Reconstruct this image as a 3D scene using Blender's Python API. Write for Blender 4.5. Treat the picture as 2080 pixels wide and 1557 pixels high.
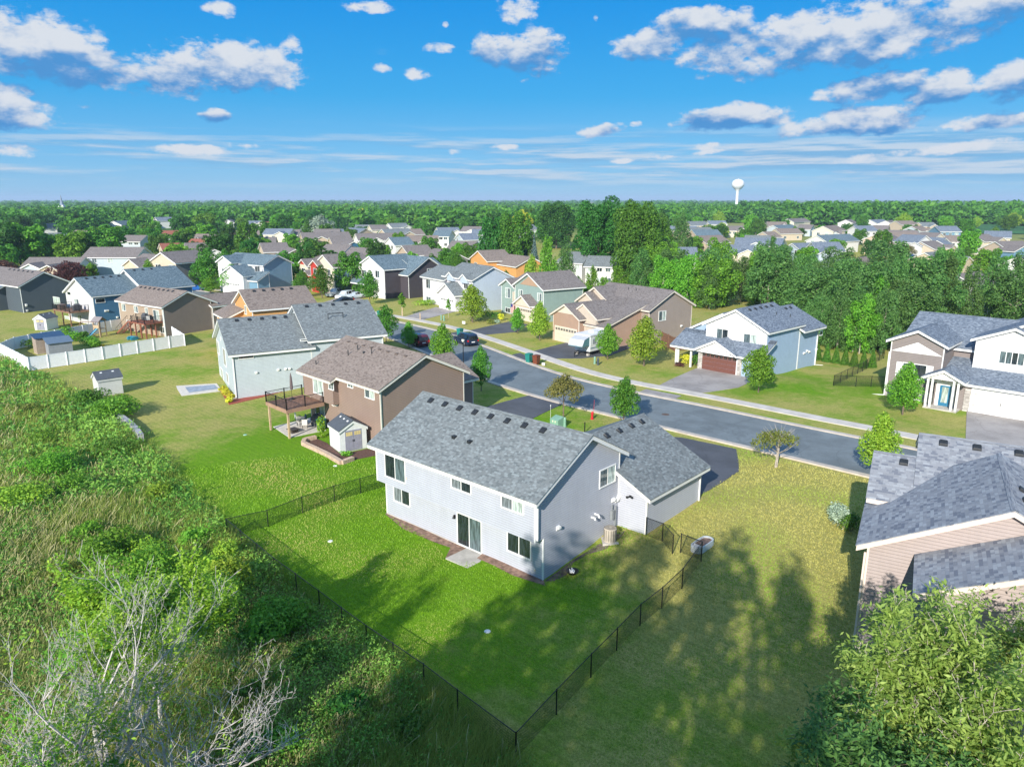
import bpy, bmesh, math, random
import numpy as np
from mathutils import Vector, Matrix, noise as mnoise
R = math.radians
scene = bpy.context.scene
C = scene.collection
for o in list(bpy.data.objects):
    bpy.data.objects.remove(o)

# ------------------------------------------------------------------ camera
CAM_H, CAM_F, CAM_P = 21.4, 1490.0, 0.246        # height above the back lawn, focal length (px of a 2080 wide picture), pitch
cam_d = bpy.data.cameras.new('camera'); cam = bpy.data.objects.new('camera', cam_d); C.objects.link(cam)
cam.location = (0, 0, CAM_H); cam.rotation_euler = (math.pi/2 - CAM_P, 0, 0)
cam_d.sensor_width = 36.0; cam_d.lens = CAM_F/2080*36.0
cam_d.clip_start = 0.5; cam_d.clip_end = 40000
scene.camera = cam

# ------------------------------------------------------------------ sun, sky, exposure
SUN_AZ, SUN_EL = 203.0, 26.0                      # clockwise from the view direction (+Y)
sun_d = bpy.data.lights.new('sun', 'SUN'); sun = bpy.data.objects.new('sun', sun_d); C.objects.link(sun)
sun_d.energy = 4.3; sun_d.angle = R(0.5); sun_d.color = (1.0, 0.94, 0.84)
sv = Vector((math.sin(R(SUN_AZ))*math.cos(R(SUN_EL)), math.cos(R(SUN_AZ))*math.cos(R(SUN_EL)), math.sin(R(SUN_EL))))
sun.rotation_euler = sv.to_track_quat('Z', 'Y').to_euler()
sun.location = (-60, -120, 90)
world = bpy.data.worlds.new('World'); scene.world = world; world.use_nodes = True
scene.view_settings.view_transform = 'Standard'; scene.view_settings.look = 'None'
scene.view_settings.exposure = 0.68; scene.view_settings.gamma = 1.0

class NX:
    """tiny expression builder for shader math nodes"""
    nt = None
    def __init__(s, sock): s.s = sock
    @staticmethod
    def op(kind, *a):
        n = NX.nt.nodes.new('ShaderNodeMath'); n.operation = kind
        for i, v in enumerate(a):
            if isinstance(v, NX): NX.nt.links.new(v.s, n.inputs[i])
            else: n.inputs[i].default_value = v
        return NX(n.outputs[0])
    def __add__(s, o): return NX.op('ADD', s, o)
    def __radd__(s, o): return NX.op('ADD', o, s)
    def __sub__(s, o): return NX.op('SUBTRACT', s, o)
    def __rsub__(s, o): return NX.op('SUBTRACT', o, s)
    def __mul__(s, o): return NX.op('MULTIPLY', s, o)
    def __rmul__(s, o): return NX.op('MULTIPLY', o, s)
    def __truediv__(s, o): return NX.op('DIVIDE', s, o)
def nmax(a, b): return NX.op('MAXIMUM', a, b)
def nmin(a, b): return NX.op('MINIMUM', a, b)
def nstep(x, lo, hi):
    n = NX.nt.nodes.new('ShaderNodeMapRange'); n.interpolation_type = 'SMOOTHSTEP'
    NX.nt.links.new(x.s, n.inputs['Value']); n.inputs['From Min'].default_value = lo; n.inputs['From Max'].default_value = hi
    return NX(n.outputs[0])
def nvec(x, y, z=0.0):
    n = NX.nt.nodes.new('ShaderNodeCombineXYZ')
    for i, v in enumerate((x, y, z)):
        if isinstance(v, NX): NX.nt.links.new(v.s, n.inputs[i])
        else: n.inputs[i].default_value = v
    return NX(n.outputs[0])
def nnoise(vec, scale, detail=5, rough=0.55):
    n = NX.nt.nodes.new('ShaderNodeTexNoise'); NX.nt.links.new(vec.s, n.inputs['Vector'])
    n.inputs['Scale'].default_value = scale; n.inputs['Detail'].default_value = detail; n.inputs['Roughness'].default_value = rough
    return NX(n.outputs['Fac'])
def nmix(f, a, b):
    n = NX.nt.nodes.new('ShaderNodeMix'); n.data_type = 'RGBA'
    for i, v in ((0, f), (6, a), (7, b)):
        if isinstance(v, NX): NX.nt.links.new(v.s, n.inputs[i])
        elif i == 0: n.inputs[i].default_value = v
        else: n.inputs[i].default_value = (*v, 1)
    return NX(n.outputs[2])

def build_sky():
    nt = world.node_tree; nt.nodes.clear(); NX.nt = nt
    out = nt.nodes.new('ShaderNodeOutputWorld'); bg = nt.nodes.new('ShaderNodeBackground')
    sky = nt.nodes.new('ShaderNodeTexSky'); sky.sky_type = 'NISHITA'; sky.sun_disc = False
    sky.sun_elevation = R(SUN_EL); sky.sun_rotation = R(SUN_AZ)
    sky.altitude = 300; sky.air_density = 1.0; sky.dust_density = 0.3; sky.ozone_density = 3.0
    hs = nt.nodes.new('ShaderNodeHueSaturation'); hs.inputs['Saturation'].default_value = 1.28; hs.inputs['Value'].default_value = 1.0
    hs.inputs['Hue'].default_value = 0.492
    nt.links.new(sky.outputs[0], hs.inputs['Color'])
    tc = nt.nodes.new('ShaderNodeTexCoord'); sp = nt.nodes.new('ShaderNodeSeparateXYZ'); nt.links.new(tc.outputs['Generated'], sp.inputs[0])
    x, y, z = (NX(sp.outputs[i]) for i in range(3))
    az = NX.op('ARCTAN2', x, y)                    # azimuth from the view direction
    el = NX.op('ARCSINE', z)
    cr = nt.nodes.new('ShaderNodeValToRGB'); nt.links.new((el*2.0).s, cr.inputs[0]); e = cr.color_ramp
    e.elements[0].position = 0.0; e.elements[0].color = (0.95,2.15,3.3,1); e.elements[1].position = 1.0; e.elements[1].color = (1.1,1.9,3.2,1)  # zenith end brightened, out of view, as added fill for the shadows
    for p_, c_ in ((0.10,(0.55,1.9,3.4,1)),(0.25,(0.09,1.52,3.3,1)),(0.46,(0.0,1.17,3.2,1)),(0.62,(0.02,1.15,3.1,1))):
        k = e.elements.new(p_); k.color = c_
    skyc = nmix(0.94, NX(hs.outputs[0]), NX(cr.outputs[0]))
    q = nvec(az, el*1.7)
    n1 = nnoise(q, 8.0, 8, 0.58); n2 = nnoise(nvec(az, (el+0.014)*1.7), 8.0, 7, 0.58)
    def vm(kind, *a):
        n = nt.nodes.new('ShaderNodeVectorMath'); n.operation = kind
        for i, v in enumerate(a):
            if isinstance(v, NX): nt.links.new(v.s, n.inputs[i])
            else: n.inputs[i].default_value = v
        return n
    els = el-nmax(az-0.10, 0.0)*0.10; P = nvec(az, els); field = None; fup = None
    for i, (a, e_, w, h) in enumerate(CLOUDS):
        a, e_, w, h = R(a), R(e_), R(w), R(h)
        v = vm('MULTIPLY_ADD', P, (1/w, 1/h, 0), (-a/w, -e_/h, 0)); d = NX(vm('DOT_PRODUCT', NX(v.outputs[0]), NX(v.outputs[0])).outputs['Value'])
        if i >= 24: d = d+0.42
        field = d if field is None else nmin(field, d)
        if i < 23:                                 # the same heap seen a little lower: its difference tells top from base
            v = vm('MULTIPLY_ADD', P, (1/w, 1/h, 0), (-a/w, -e_/h+0.55, 0)); d = NX(vm('DOT_PRODUCT', NX(v.outputs[0]), NX(v.outputs[0])).outputs['Value'])
            fup = d if fup is None else nmin(fup, d)
    inner = nmax(1.0-field, -1.2)
    n4 = nnoise(q, 34.0, 4, 0.6)
    n5 = nnoise(q, 80.0, 3, 0.6); dens = nmin(inner, 0.95)*1.0+(n1-0.5)*2.5+(n4-0.5)*2.3+(n5-0.5)*0.7
    mask = nstep(dens, 0.06, 0.72)
    side = nmin(nmax(fup-field, -1.2), 1.2)
    lit = nstep((n1-n2)*7.0+side*1.0-nmax(inner, 0.0)*0.20+(n4-0.5)*1.3, -0.70, 0.75)
    # long thin banks low over the horizon
    qb = nvec(az*2.2, el*34.0)
    nb = nnoise(qb, 1.55, 7, 0.62); nb2 = nnoise(nvec(az*2.2, (el+0.006)*34.0), 1.55, 5, 0.6)
    right = nstep(az, -0.55, 0.75)
    band = nstep(el, R(0.4), R(2.0))*(1.0-nstep(el, R(3.0), R(5.6)))
    bm = nstep(nb+right*0.16, 0.46, 0.66)*band*0.9
    blit = nstep((nb-nb2)*6.0, -0.45, 0.5)
    cloud = nmix(lit, (0.32, 1.25, 2.75), (2.95, 3.15, 3.45))
    cloudb = nmix(blit, (0.85, 1.9, 3.1), (2.5, 2.9, 3.35))
    wm = nstep(n2*0.6+nb*0.4, 0.60, 0.74)*nstep(el, R(3.0), R(7))*0.4
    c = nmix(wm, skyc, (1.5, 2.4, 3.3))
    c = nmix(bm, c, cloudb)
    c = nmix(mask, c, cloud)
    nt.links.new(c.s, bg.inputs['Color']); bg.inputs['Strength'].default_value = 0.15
    nt.links.new(bg.outputs[0], out.inputs[0])
    try: world.cycles.sampling_method = 'MANUAL'; world.cycles.sample_map_resolution = 512
    except Exception: pass
def px_dir(px, py):
    """azimuth/elevation in degrees of a point of the sky (only used to write down where clouds stand)"""
    xx, yy = (px-1040)/CAM_F, (py-778.5)/CAM_F
    X, Y, Z = xx, math.cos(CAM_P)-yy*math.sin(CAM_P), -yy*math.cos(CAM_P)-math.sin(CAM_P)
    return math.degrees(math.atan2(X, Y)), math.degrees(math.atan2(Z, math.hypot(X, Y)))
CLOUDS = []
for (px, py, w, h) in [(75,100,150,62),(190,140,130,48),(10,215,85,45),(470,130,150,46),(350,150,110,38),(1080,110,80,48),(1010,100,60,36),
        (1500,95,120,55),(1620,85,170,62),(1780,70,180,62),(1930,45,160,55),(1330,85,90,30),(1420,50,110,32),(1775,180,125,28),(1905,182,60,34),(2060,165,60,42),(1470,240,110,26),(1570,240,60,20),
        (1700,248,120,26),(1810,240,90,28),(2030,243,90,18),(1228,264,55,15),(440,236,32,14),(400,305,80,12),(480,296,50,10),(1050,25,60,36),(895,98,44,15),(850,150,38,16),(775,142,28,14),(445,18,46,18),
        (750,14,66,14),(25,305,60,18),(170,218,26,10),(590,95,34,30),(540,128,34,14),(1025,299,50,10),(925,308,24,10),(1430,298,42,11),(1900,305,200,14),(1350,318,170,9),(1290,252,24,9),(905,50,10,8),(1210,40,10,10)]:
    a, e = px_dir(px, py); e -= max(a-math.degrees(0.10), 0)*0.10; CLOUDS.append((a, e, w/27.0, h/27.0))
build_sky()

# ------------------------------------------------------------------ object bookkeeping
def tag(o, label=None, cat=None, group=None, kind=None):
    if label: o['label'] = label
    if cat: o['category'] = cat
    if group: o['group'] = group
    if kind: o['kind'] = kind
    return o
def empty(name, loc=(0,0,0), yaw=0.0, label=None, cat=None, group=None):
    """yaw: azimuth, clockwise from +Y, of the thing's local +X"""
    o = bpy.data.objects.new(name, None); C.objects.link(o); o.empty_display_size = 0.3
    o.location = loc; o.rotation_euler = (0, 0, math.pi/2-R(yaw))
    return tag(o, label, cat, group)
def copy_tree(o, parent=None):
    c = o.copy(); C.objects.link(c)
    if parent is not None: c.parent = parent
    for ch in list(o.children): copy_tree(ch, c)
    return c

class MB:
    """collects shapes with a UV in metres and links them as ONE mesh object"""
    def __init__(s): s.v = []; s.f = []; s.uv = []; s.mi = []
    def poly(s, pts, mi=0, uv=None):
        i = len(s.v); s.v.extend([tuple(p) for p in pts]); s.f.append(list(range(i, i+len(pts)))); s.mi.append(mi)
        if uv is None:
            a = Vector(pts[0]); e1 = (Vector(pts[1])-a)
            nrm = e1.cross(Vector(pts[2])-a)
            if nrm.length < 1e-9 and len(pts) > 3: nrm = e1.cross(Vector(pts[3])-a)
            nrm.normalize()
            if abs(nrm.z) > 0.98: ux = Vector((1,0,0)); uy = Vector((0,1,0))
            else:
                ux = Vector((0,0,1)).cross(nrm).normalized(); uy = nrm.cross(ux)
            uv = [(Vector(p).dot(ux), Vector(p).dot(uy)) for p in pts]
        s.uv.extend(uv)
    def box(s, x0, x1, y0, y1, z0, z1, mi=0, M=None, skip=()):
        p = [Vector(q) for q in ((x0,y0,z0),(x1,y0,z0),(x1,y1,z0),(x0,y1,z0),(x0,y0,z1),(x1,y0,z1),(x1,y1,z1),(x0,y1,z1))]
        if M is not None: p = [M@q for q in p]
        for k, f in enumerate(((0,3,2,1),(4,5,6,7),(0,1,5,4),(1,2,6,5),(2,3,7,6),(3,0,4,7))):
            if k not in skip: s.poly([p[i] for i in f], mi)
    def prism(s, pts, z0, z1, mi=0):
        """outline (ccw) pulled from z0 to z1"""
        n = len(pts); s.poly([(p[0],p[1],z1) for p in pts], mi); s.poly([(p[0],p[1],z0) for p in reversed(pts)], mi)
        for i in range(n):
            a, b = pts[i], pts[(i+1)%n]; s.poly([(a[0],a[1],z0),(b[0],b[1],z0),(b[0],b[1],z1),(a[0],a[1],z1)], mi)
    def tube(s, a, b, r0, r1=None, n=6, mi=0, cap=True):
        a, b = Vector(a), Vector(b); r1 = r0 if r1 is None else r1; d = (b-a)
        if d.length < 1e-6: return
        d.normalize(); x = d.orthogonal().normalized(); y = d.cross(x)
        A = [a+(x*math.cos(t)+y*math.sin(t))*r0 for t in (2*math.pi*k/n for k in range(n))]
        B = [b+(x*math.cos(t)+y*math.sin(t))*r1 for t in (2*math.pi*k/n for k in range(n))]
        for k in range(n): s.poly([A[k],A[(k+1)%n],B[(k+1)%n],B[k]], mi)
        if cap: s.poly(B, mi); s.poly(list(reversed(A)), mi)
    def lathe(s, prof, n=24, mi=0, c=(0,0,0)):
        for (r0,z0),(r1,z1) in zip(prof[:-1], prof[1:]):
            for k in range(n):
                t0, t1 = 2*math.pi*k/n, 2*math.pi*(k+1)/n
                q = [(c[0]+r*math.cos(t), c[1]+r*math.sin(t), c[2]+z) for r, z, t in ((r0,z0,t0),(r0,z0,t1),(r1,z1,t1),(r1,z1,t0))]
                if r0 < 1e-6: q = [q[0],q[2],q[3]]
                elif r1 < 1e-6: q = q[:3]
                s.poly(q, mi)
    def build(s, name, mats, parent=None, smooth=False, weld=False):
        me = bpy.data.meshes.new(name); me.from_pydata(s.v, [], s.f)
        if not isinstance(mats, (list, tuple)): mats = [mats]
        for m in mats: me.materials.append(m)
        me.polygons.foreach_set('material_index', s.mi)
        uvl = me.uv_layers.new(name='UVMap'); uvl.data.foreach_set('uv', [c for t in s.uv for c in t])
        if weld or smooth:
            bm = bmesh.new(); bm.from_mesh(me); bmesh.ops.remove_doubles(bm, verts=bm.verts, dist=1e-4); bm.to_mesh(me); bm.free()
        if smooth:
            me.polygons.foreach_set('use_smooth', [True]*len(me.polygons)); 
            try: me.set_sharp_from_angle(angle=R(40))
            except Exception: pass
        me.update()
        o = bpy.data.objects.new(name, me); C.objects.link(o)
        if parent is not None: o.parent = parent
        return o

def np_mesh(name, verts, quads, mat, parent=None, attr=None, tri=False, smooth=False):
    """fast mesh from numpy arrays; quads (n,4) or (n,3); attr: dict name -> per-face float"""
    k = quads.shape[1]; me = bpy.data.meshes.new(name)
    me.vertices.add(len(verts)); me.vertices.foreach_set('co', np.ascontiguousarray(verts, dtype=np.float32).ravel())
    me.loops.add(quads.size); me.loops.foreach_set('vertex_index', np.ascontiguousarray(quads, dtype=np.int32).ravel())
    me.polygons.add(len(quads)); me.polygons.foreach_set('loop_start', np.arange(len(quads), dtype=np.int32)*k)
    try: me.polygons.foreach_set('loop_total', np.full(len(quads), k, dtype=np.int32))
    except Exception: pass
    if smooth: me.polygons.foreach_set('use_smooth', np.ones(len(quads), dtype=bool))
    for nme, arr in (attr or {}).items():
        dom = 'FACE' if len(arr) == len(quads) else 'POINT'
        at = me.attributes.new(nme, 'FLOAT', dom); at.data.foreach_set('value', np.ascontiguousarray(arr, dtype=np.float32))
    me.update(calc_edges=True); me.validate()
    if mat is not None: me.materials.append(mat)
    if name is None: return me
    o = bpy.data.objects.new(name, me); C.objects.link(o)
    if parent is not None: o.parent = parent
    return o

# ------------------------------------------------------------------ materials
MATS = {}
def mk(name):
    m = bpy.data.materials.new(name); m.use_nodes = True; nt = m.node_tree; NX.nt = nt
    b = nt.nodes['Principled BSDF']; return m, nt, b
def setc(b, col): b.inputs['Base Color'].default_value = (*col, 1)
def plain(name, col, rough=0.6, metal=0.0, var=0.06, vs=3.0, spec=0.5, bump=0.0, coat=0.0):
    key = ('plain', name)
    if key in MATS: return MATS[key]
    m, nt, b = mk(name); b.inputs['Roughness'].default_value = rough; b.inputs['Metallic'].default_value = metal
    b.inputs['Specular IOR Level'].default_value = spec
    if coat: b.inputs['Coat Weight'].default_value = coat
    tc = nt.nodes.new('ShaderNodeTexCoord'); n = nnoise(NX(tc.outputs['Object']), vs, 5, 0.6)
    lo = tuple(max(c*(1-var*2.2), 0) for c in col); hi = tuple(min(c*(1+var*2.2), 1) for c in col)
    nt.links.new(nmix(nstep(n, 0.25, 0.75), lo, hi).s, b.inputs['Base Color'])
    if bump:
        bu = nt.nodes.new('ShaderNodeBump'); bu.inputs['Strength'].default_value = bump; bu.inputs['Distance'].default_value = 0.02
        n2 = nnoise(NX(tc.outputs['Object']), vs*12, 3); nt.links.new(n2.s, bu.inputs['Height']); nt.links.new(bu.outputs[0], b.inputs['Normal'])
    MATS[key] = m; return m
def siding(name, col, lap=0.15, vert=False):
    """lap siding: each board is a saw tooth in height, with slight fading and dust"""
    key = ('siding', name)
    if key in MATS: return MATS[key]
    m, nt, b = mk(name); b.inputs['Roughness'].default_value = 0.55; b.inputs['Specular IOR Level'].default_value = 0.35
    tc = nt.nodes.new('ShaderNodeTexCoord'); uvn = nt.nodes.new('ShaderNodeSeparateXYZ'); nt.links.new(tc.outputs['UV'], uvn.inputs[0])
    u = NX(uvn.outputs[0]); v = NX(uvn.outputs[1])
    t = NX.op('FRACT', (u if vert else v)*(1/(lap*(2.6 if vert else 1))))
    gap = nstep(t, 0.0, 0.30)                        # lap shadow painted into the colour along the butt of each board
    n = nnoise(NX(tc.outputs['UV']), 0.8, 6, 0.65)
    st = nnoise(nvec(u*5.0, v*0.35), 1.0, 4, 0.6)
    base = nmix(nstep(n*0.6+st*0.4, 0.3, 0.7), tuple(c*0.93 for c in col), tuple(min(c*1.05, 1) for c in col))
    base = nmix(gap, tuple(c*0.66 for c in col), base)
    nt.links.new(base.s, b.inputs['Base Color'])
    bu = nt.nodes.new('ShaderNodeBump'); bu.inputs['Strength'].default_value = 0.5; bu.inputs['Distance'].default_value = 0.02
    nt.links.new((1.0-t).s, bu.inputs['Height']); nt.links.new(bu.outputs[0], b.inputs['Normal'])
    MATS[key] = m; return m
def shingle(name, dark, mid, light, w=0.27, h=0.135, amt=0.5, con=0.6):
    key = ('shingle', name)
    if key in MATS: return MATS[key]
    dark = tuple(m_+(d_-m_)*con for d_, m_ in zip(dark, mid)); light = tuple(m_+(d_-m_)*con for d_, m_ in zip(light, mid))
    m, nt, b = mk(name); b.inputs['Roughness'].default_value = 0.9; b.inputs['Specular IOR Level'].default_value = 0.2
    tc = nt.nodes.new('ShaderNodeTexCoord'); mp = nt.nodes.new('ShaderNodeMapping'); nt.links.new(tc.outputs['UV'], mp.inputs[0])
    br = nt.nodes.new('ShaderNodeTexBrick'); nt.links.new(mp.outputs[0], br.inputs['Vector'])
    br.offset = 0.37; br.offset_frequency = 2; br.squash = 0.7; br.squash_frequency = 3
    br.inputs['Color1'].default_value = (0,0,0,1); br.inputs['Color2'].default_value = (1,1,1,1); br.inputs['Mortar'].default_value = (0.42,0.42,0.42,1)
    br.inputs['Scale'].default_value = 1.0; br.inputs['Brick Width'].default_value = w; br.inputs['Row Height'].default_value = h
    br.inputs['Mortar Size'].default_value = 0.006; br.inputs['Bias'].default_value = 0.0
    br2 = nt.nodes.new('ShaderNodeTexBrick'); nt.links.new(mp.outputs[0], br2.inputs['Vector'])
    br2.offset = 0.61; br2.inputs['Color1'].default_value = (0,0,0,1); br2.inputs['Color2'].default_value = (1,1,1,1); br2.inputs['Mortar'].default_value = (0.5,0.5,0.5,1)
    br2.inputs['Scale'].default_value = 1.0; br2.inputs['Brick Width'].default_value = w*0.63; br2.inputs['Row Height'].default_value = h
    br2.inputs['Mortar Size'].default_value = 0.0
    cr = nt.nodes.new('ShaderNodeValToRGB'); nt.links.new(br.outputs['Color'], cr.inputs[0]); e = cr.color_ramp; e.interpolation = 'CONSTANT'
    e.elements[0].position = 0.0; e.elements[0].color = (*dark, 1); e.elements[1].position = 0.16+0.1*(1-amt); e.elements[1].color = (*mid, 1)
    x = e.elements.new(0.5); x.color = (*[c*1.12 for c in mid], 1); x = e.elements.new(0.80+0.08*(1-amt)); x.color = (*light, 1)
    big = nnoise(NX(tc.outputs['UV']), 0.35, 4, 0.6)
    c = NX(cr.outputs[0]); f = NX(br2.outputs['Color'])
    c = nmix(nstep(f, 0.7, 0.9)*0.6, c, light); c = nmix((1.0-nstep(f, 0.08, 0.2))*0.5, c, dark)
    c = nmix(nstep(big, 0.3, 0.7)*0.22, c, tuple(q*0.72 for q in mid))
    nt.links.new(c.s, b.inputs['Base Color'])
    bu = nt.nodes.new('ShaderNodeBump'); bu.inputs['Strength'].default_value = 0.6; bu.inputs['Distance'].default_value = 0.015
    nt.links.new(br.outputs['Color'], bu.inputs['Height']); nt.links.new(bu.outputs[0], b.inputs['Normal'])
    MATS[key] = m; return m
def leafmat(name, a, bcol, trans=0.35):
    """leaf: varies from a to b per leaf (face attribute 'var'), lets light through"""
    key = ('leaf', name)
    if key in MATS: return MATS[key]
    m = bpy.data.materials.new(name); m.use_nodes = True; nt = m.node_tree; NX.nt = nt; nt.nodes.clear()
    out = nt.nodes.new('ShaderNodeOutputMaterial'); at = nt.nodes.new('ShaderNodeAttribute'); at.attribute_name = 'var'
    oi = nt.nodes.new('ShaderNodeObjectInfo')
    c = nmix(NX(at.outputs['Fac']), a, bcol)
    hs = nt.nodes.new('ShaderNodeHueSaturation'); nt.links.new(c.s, hs.inputs['Color'])
    rv = NX(oi.outputs['Random']); nt.links.new((0.485+rv*0.03).s, hs.inputs['Hue']); nt.links.new((0.78+rv*0.42).s, hs.inputs['Value'])
    d = nt.nodes.new('ShaderNodeBsdfPrincipled'); d.inputs['Roughness'].default_value = 0.55; d.inputs['Specular IOR Level'].default_value = 0.3
    t = nt.nodes.new('ShaderNodeBsdfTranslucent'); nt.links.new(hs.outputs[0], d.inputs['Base Color']); nt.links.new(hs.outputs[0], t.inputs[0])
    mx = nt.nodes.new('ShaderNodeMixShader'); mx.inputs[0].default_value = trans
    nt.links.new(d.outputs[0], mx.inputs[1]); nt.links.new(t.outputs[0], mx.inputs[2]); nt.links.new(mx.outputs[0], out.inputs[0])
    MATS[key] = m; return m
WHITE = plain('white_trim', (0.80,0.80,0.78), 0.45, var=0.02)
CONC = plain('concrete', (0.46,0.43,0.39), 0.85, var=0.10, vs=1.2, bump=0.2)
BLACK = plain('black_metal', (0.012,0.013,0.015), 0.4, var=0.1)
DARKP = plain('dark_plastic', (0.02,0.022,0.025), 0.5, var=0.1)
BARK = plain('bark', (0.16,0.12,0.09), 0.9, var=0.22, vs=5, bump=0.6)
BIRCH = plain('pale_bark', (0.42,0.37,0.32), 0.85, var=0.2, vs=5, bump=0.4)
def glass_mat(name, col, rough=0.06):
    key = ('glass', name)
    if key in MATS: return MATS[key]
    m, nt, b = mk(name); b.inputs['Roughness'].default_value = rough; b.inputs['IOR'].default_value = 1.5; b.inputs['Specular IOR Level'].default_value = 0.8
    tc = nt.nodes.new('ShaderNodeTexCoord'); sp = nt.nodes.new('ShaderNodeSeparateXYZ'); nt.links.new(tc.outputs['UV'], sp.inputs[0])
    n = nnoise(nvec(NX(sp.outputs[0])*6.0, NX(sp.outputs[1])*0.8), 1.0, 3)
    c = nmix(nstep(n, 0.42, 0.6), tuple(q*0.6 for q in col), tuple(min(q*1.25, 1) for q in col)); nt.links.new(c.s, b.inputs['Base Color'])
    MATS[key] = m; return m
G_DARK = glass_mat('window_glass_dark', (0.025,0.035,0.04))
G_MID = glass_mat('window_glass_grey', (0.10,0.14,0.15))
G_CURT = glass_mat('window_glass_curtained', (0.42,0.50,0.46), 0.15)
G_SCREEN = glass_mat('window_glass_screened', (0.20,0.23,0.25), 0.3)
# ------------------------------------------------------------------ terrain
CTRL = np.array([(-8.8,47.7,0),(1,38,0),(-4,43,0),(-14,50,0),(0.2,24.4,0),(-8.5,33.5,-.1),(3,30,.2),(6.5,33.5,.5),(-17.6,43.9,0),(-10,53,.1),(-30,30,-.4),(-40,60,-.3),(-15,20,-.3),(0,12,0),
 (-44.5,80,0),(-62,92,0),(-72,101,0),(-49,108,.1),(-19.7,69.2,.2),(-14,62,.15),(-12.5,64,.3),(-9,58,.2),(-31,78,0),(-26,73,0),(-100,120,0),(-110,150,.2),(-66,123,0),(-72,127,0),
 (-5,60,.8),(1,58,1.1),(-9,66,.9),(-22,88,.7),(-16,92,.9),(-13,78,.8),
 (10.7,38.4,.95),(6.8,43.8,1.0),(8.4,42.4,1.0),(3.9,40.6,.5),(2.3,39.2,.2),(11.1,44,1.1),(13,47.5,1.2),(5,50,1.1),(16,49,1.1),(18.9,58,.95),(27.4,53,.95),(12,62,.95),(6,68,.95),
 (14.5,28,.9),(20,36,1.0),(9,27,.6),(9,15,.5),(16,15,.8),(24,24,1.0),(14,34,.9),(22,44,1.0),
 (2,76,.95),(-6,100,.95),(-12,108,.9),(-28,129,.9),(24,74,1),(36,62,1),(48,58,1),(12,114,1.0),(5,124,1.0),(13,100,1.0),(18,105,1.0),(29,84,1.0),(36,88,.6),(41,97,.3),(39,76,1.0),(48,70,1.0),(60,90,.8),
 (-13,140,1.0),(0,160,.8),(-60,150,.6),(60,140,.6),(-60,200,.5),(60,220,.5),(0,220,.5),(-150,200,.4),(120,150,.6),(150,80,.8),(90,60,1.0),(-80,40,-.5),(-60,10,-.6)], float)
def H(x, y):
    x = np.asarray(x, float); y = np.asarray(y, float)
    w = np.zeros_like(x); s = np.zeros_like(x)
    for cx, cy, cz in CTRL:
        k = 1.0/((x-cx)**2+(y-cy)**2+2.5)**1.7
        w = w+k; s = s+k*cz
    r = np.hypot(x, y-60); far = np.clip((r-170)/150, 0, 1); far = far*far*(3-2*far)
    return s/w*(1-far)+0.5*far
def axis(lo, hi, a, b, step, g=1.16):
    m = list(np.arange(a, b+0.01, step)); d = step; x = a; left = []
    while x > lo: d *= g; x -= d; left.append(x)
    d = step; x = b; right = []
    while x < hi: d *= g; x += d; right.append(x)
    return np.array(left[::-1]+m+right)
GX = axis(-9000, 9000, -110, 80, 1.0); GY = axis(-600, 16000, -6, 170, 1.0)
gxx, gyy = np.meshgrid(GX, GY); GZ = H(gxx, gyy)
def hz(x, y):
    """height of the built ground sheet (bilinear)"""
    i = int(np.clip(np.searchsorted(GX, x)-1, 0, len(GX)-2)); j = int(np.clip(np.searchsorted(GY, y)-1, 0, len(GY)-2))
    a = (x-GX[i])/(GX[i+1]-GX[i]); b = (y-GY[j])/(GY[j+1]-GY[j])
    return float(GZ[j,i]*(1-a)*(1-b)+GZ[j,i+1]*a*(1-b)+GZ[j+1,i]*(1-a)*b+GZ[j+1,i+1]*a*b)
def on(px, py, z=None):
    """where the line of sight of a point of the photograph meets the ground (or height z)"""
    a = (px-1040)/CAM_F; b = (py-778.5)/CAM_F; c, s = math.cos(CAM_P), math.sin(CAM_P)
    zz = 0.5 if z is None else z
    for _ in range(1 if z is not None else 25):
        k = (CAM_H-zz)/(b*c+s); x, y = a*k, (c-b*s)*k
        if z is None: zz = 0.5*zz+0.5*hz(x, y)
    return Vector((x, y, zz))
def inside(poly, x, y):
    r = np.zeros(np.shape(x), bool); n = len(poly)
    for i in range(n):
        x0, y0 = poly[i]; x1, y1 = poly[(i+1) % n]
        c = ((y0 > y) != (y1 > y)) & (x < (x1-x0)*(y-y0)/((y1-y0) if y1 != y0 else 1e-9)+x0); r = r ^ c
    return r
MEADOW_EDGE = [on(*p) for p in [(-200,600),(-60,655),(0,705),(45,752),(95,768),(125,792),(195,815),(212,838),(285,885),(325,925),(370,990),(440,1060),(462,1088),(560,1170),(680,1262),(880,1412),(1048,1541)]]
MEADOW = [(p.x, p.y) for p in MEADOW_EDGE]+[(2.5, 20.0), (6, 14), (40, 6), (40, -60), (-200, -60), (-200, 140)]
def seg_dist(poly, x, y):
    d = np.full(np.shape(x), 1e9)
    for (x0,y0),(x1,y1) in zip(poly[:-1], poly[1:]):
        dx, dy = x1-x0, y1-y0; t = np.clip(((x-x0)*dx+(y-y0)*dy)/(dx*dx+dy*dy), 0, 1)
        d = np.minimum(d, np.hypot(x-x0-t*dx, y-y0-t*dy))
    return d
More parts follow.
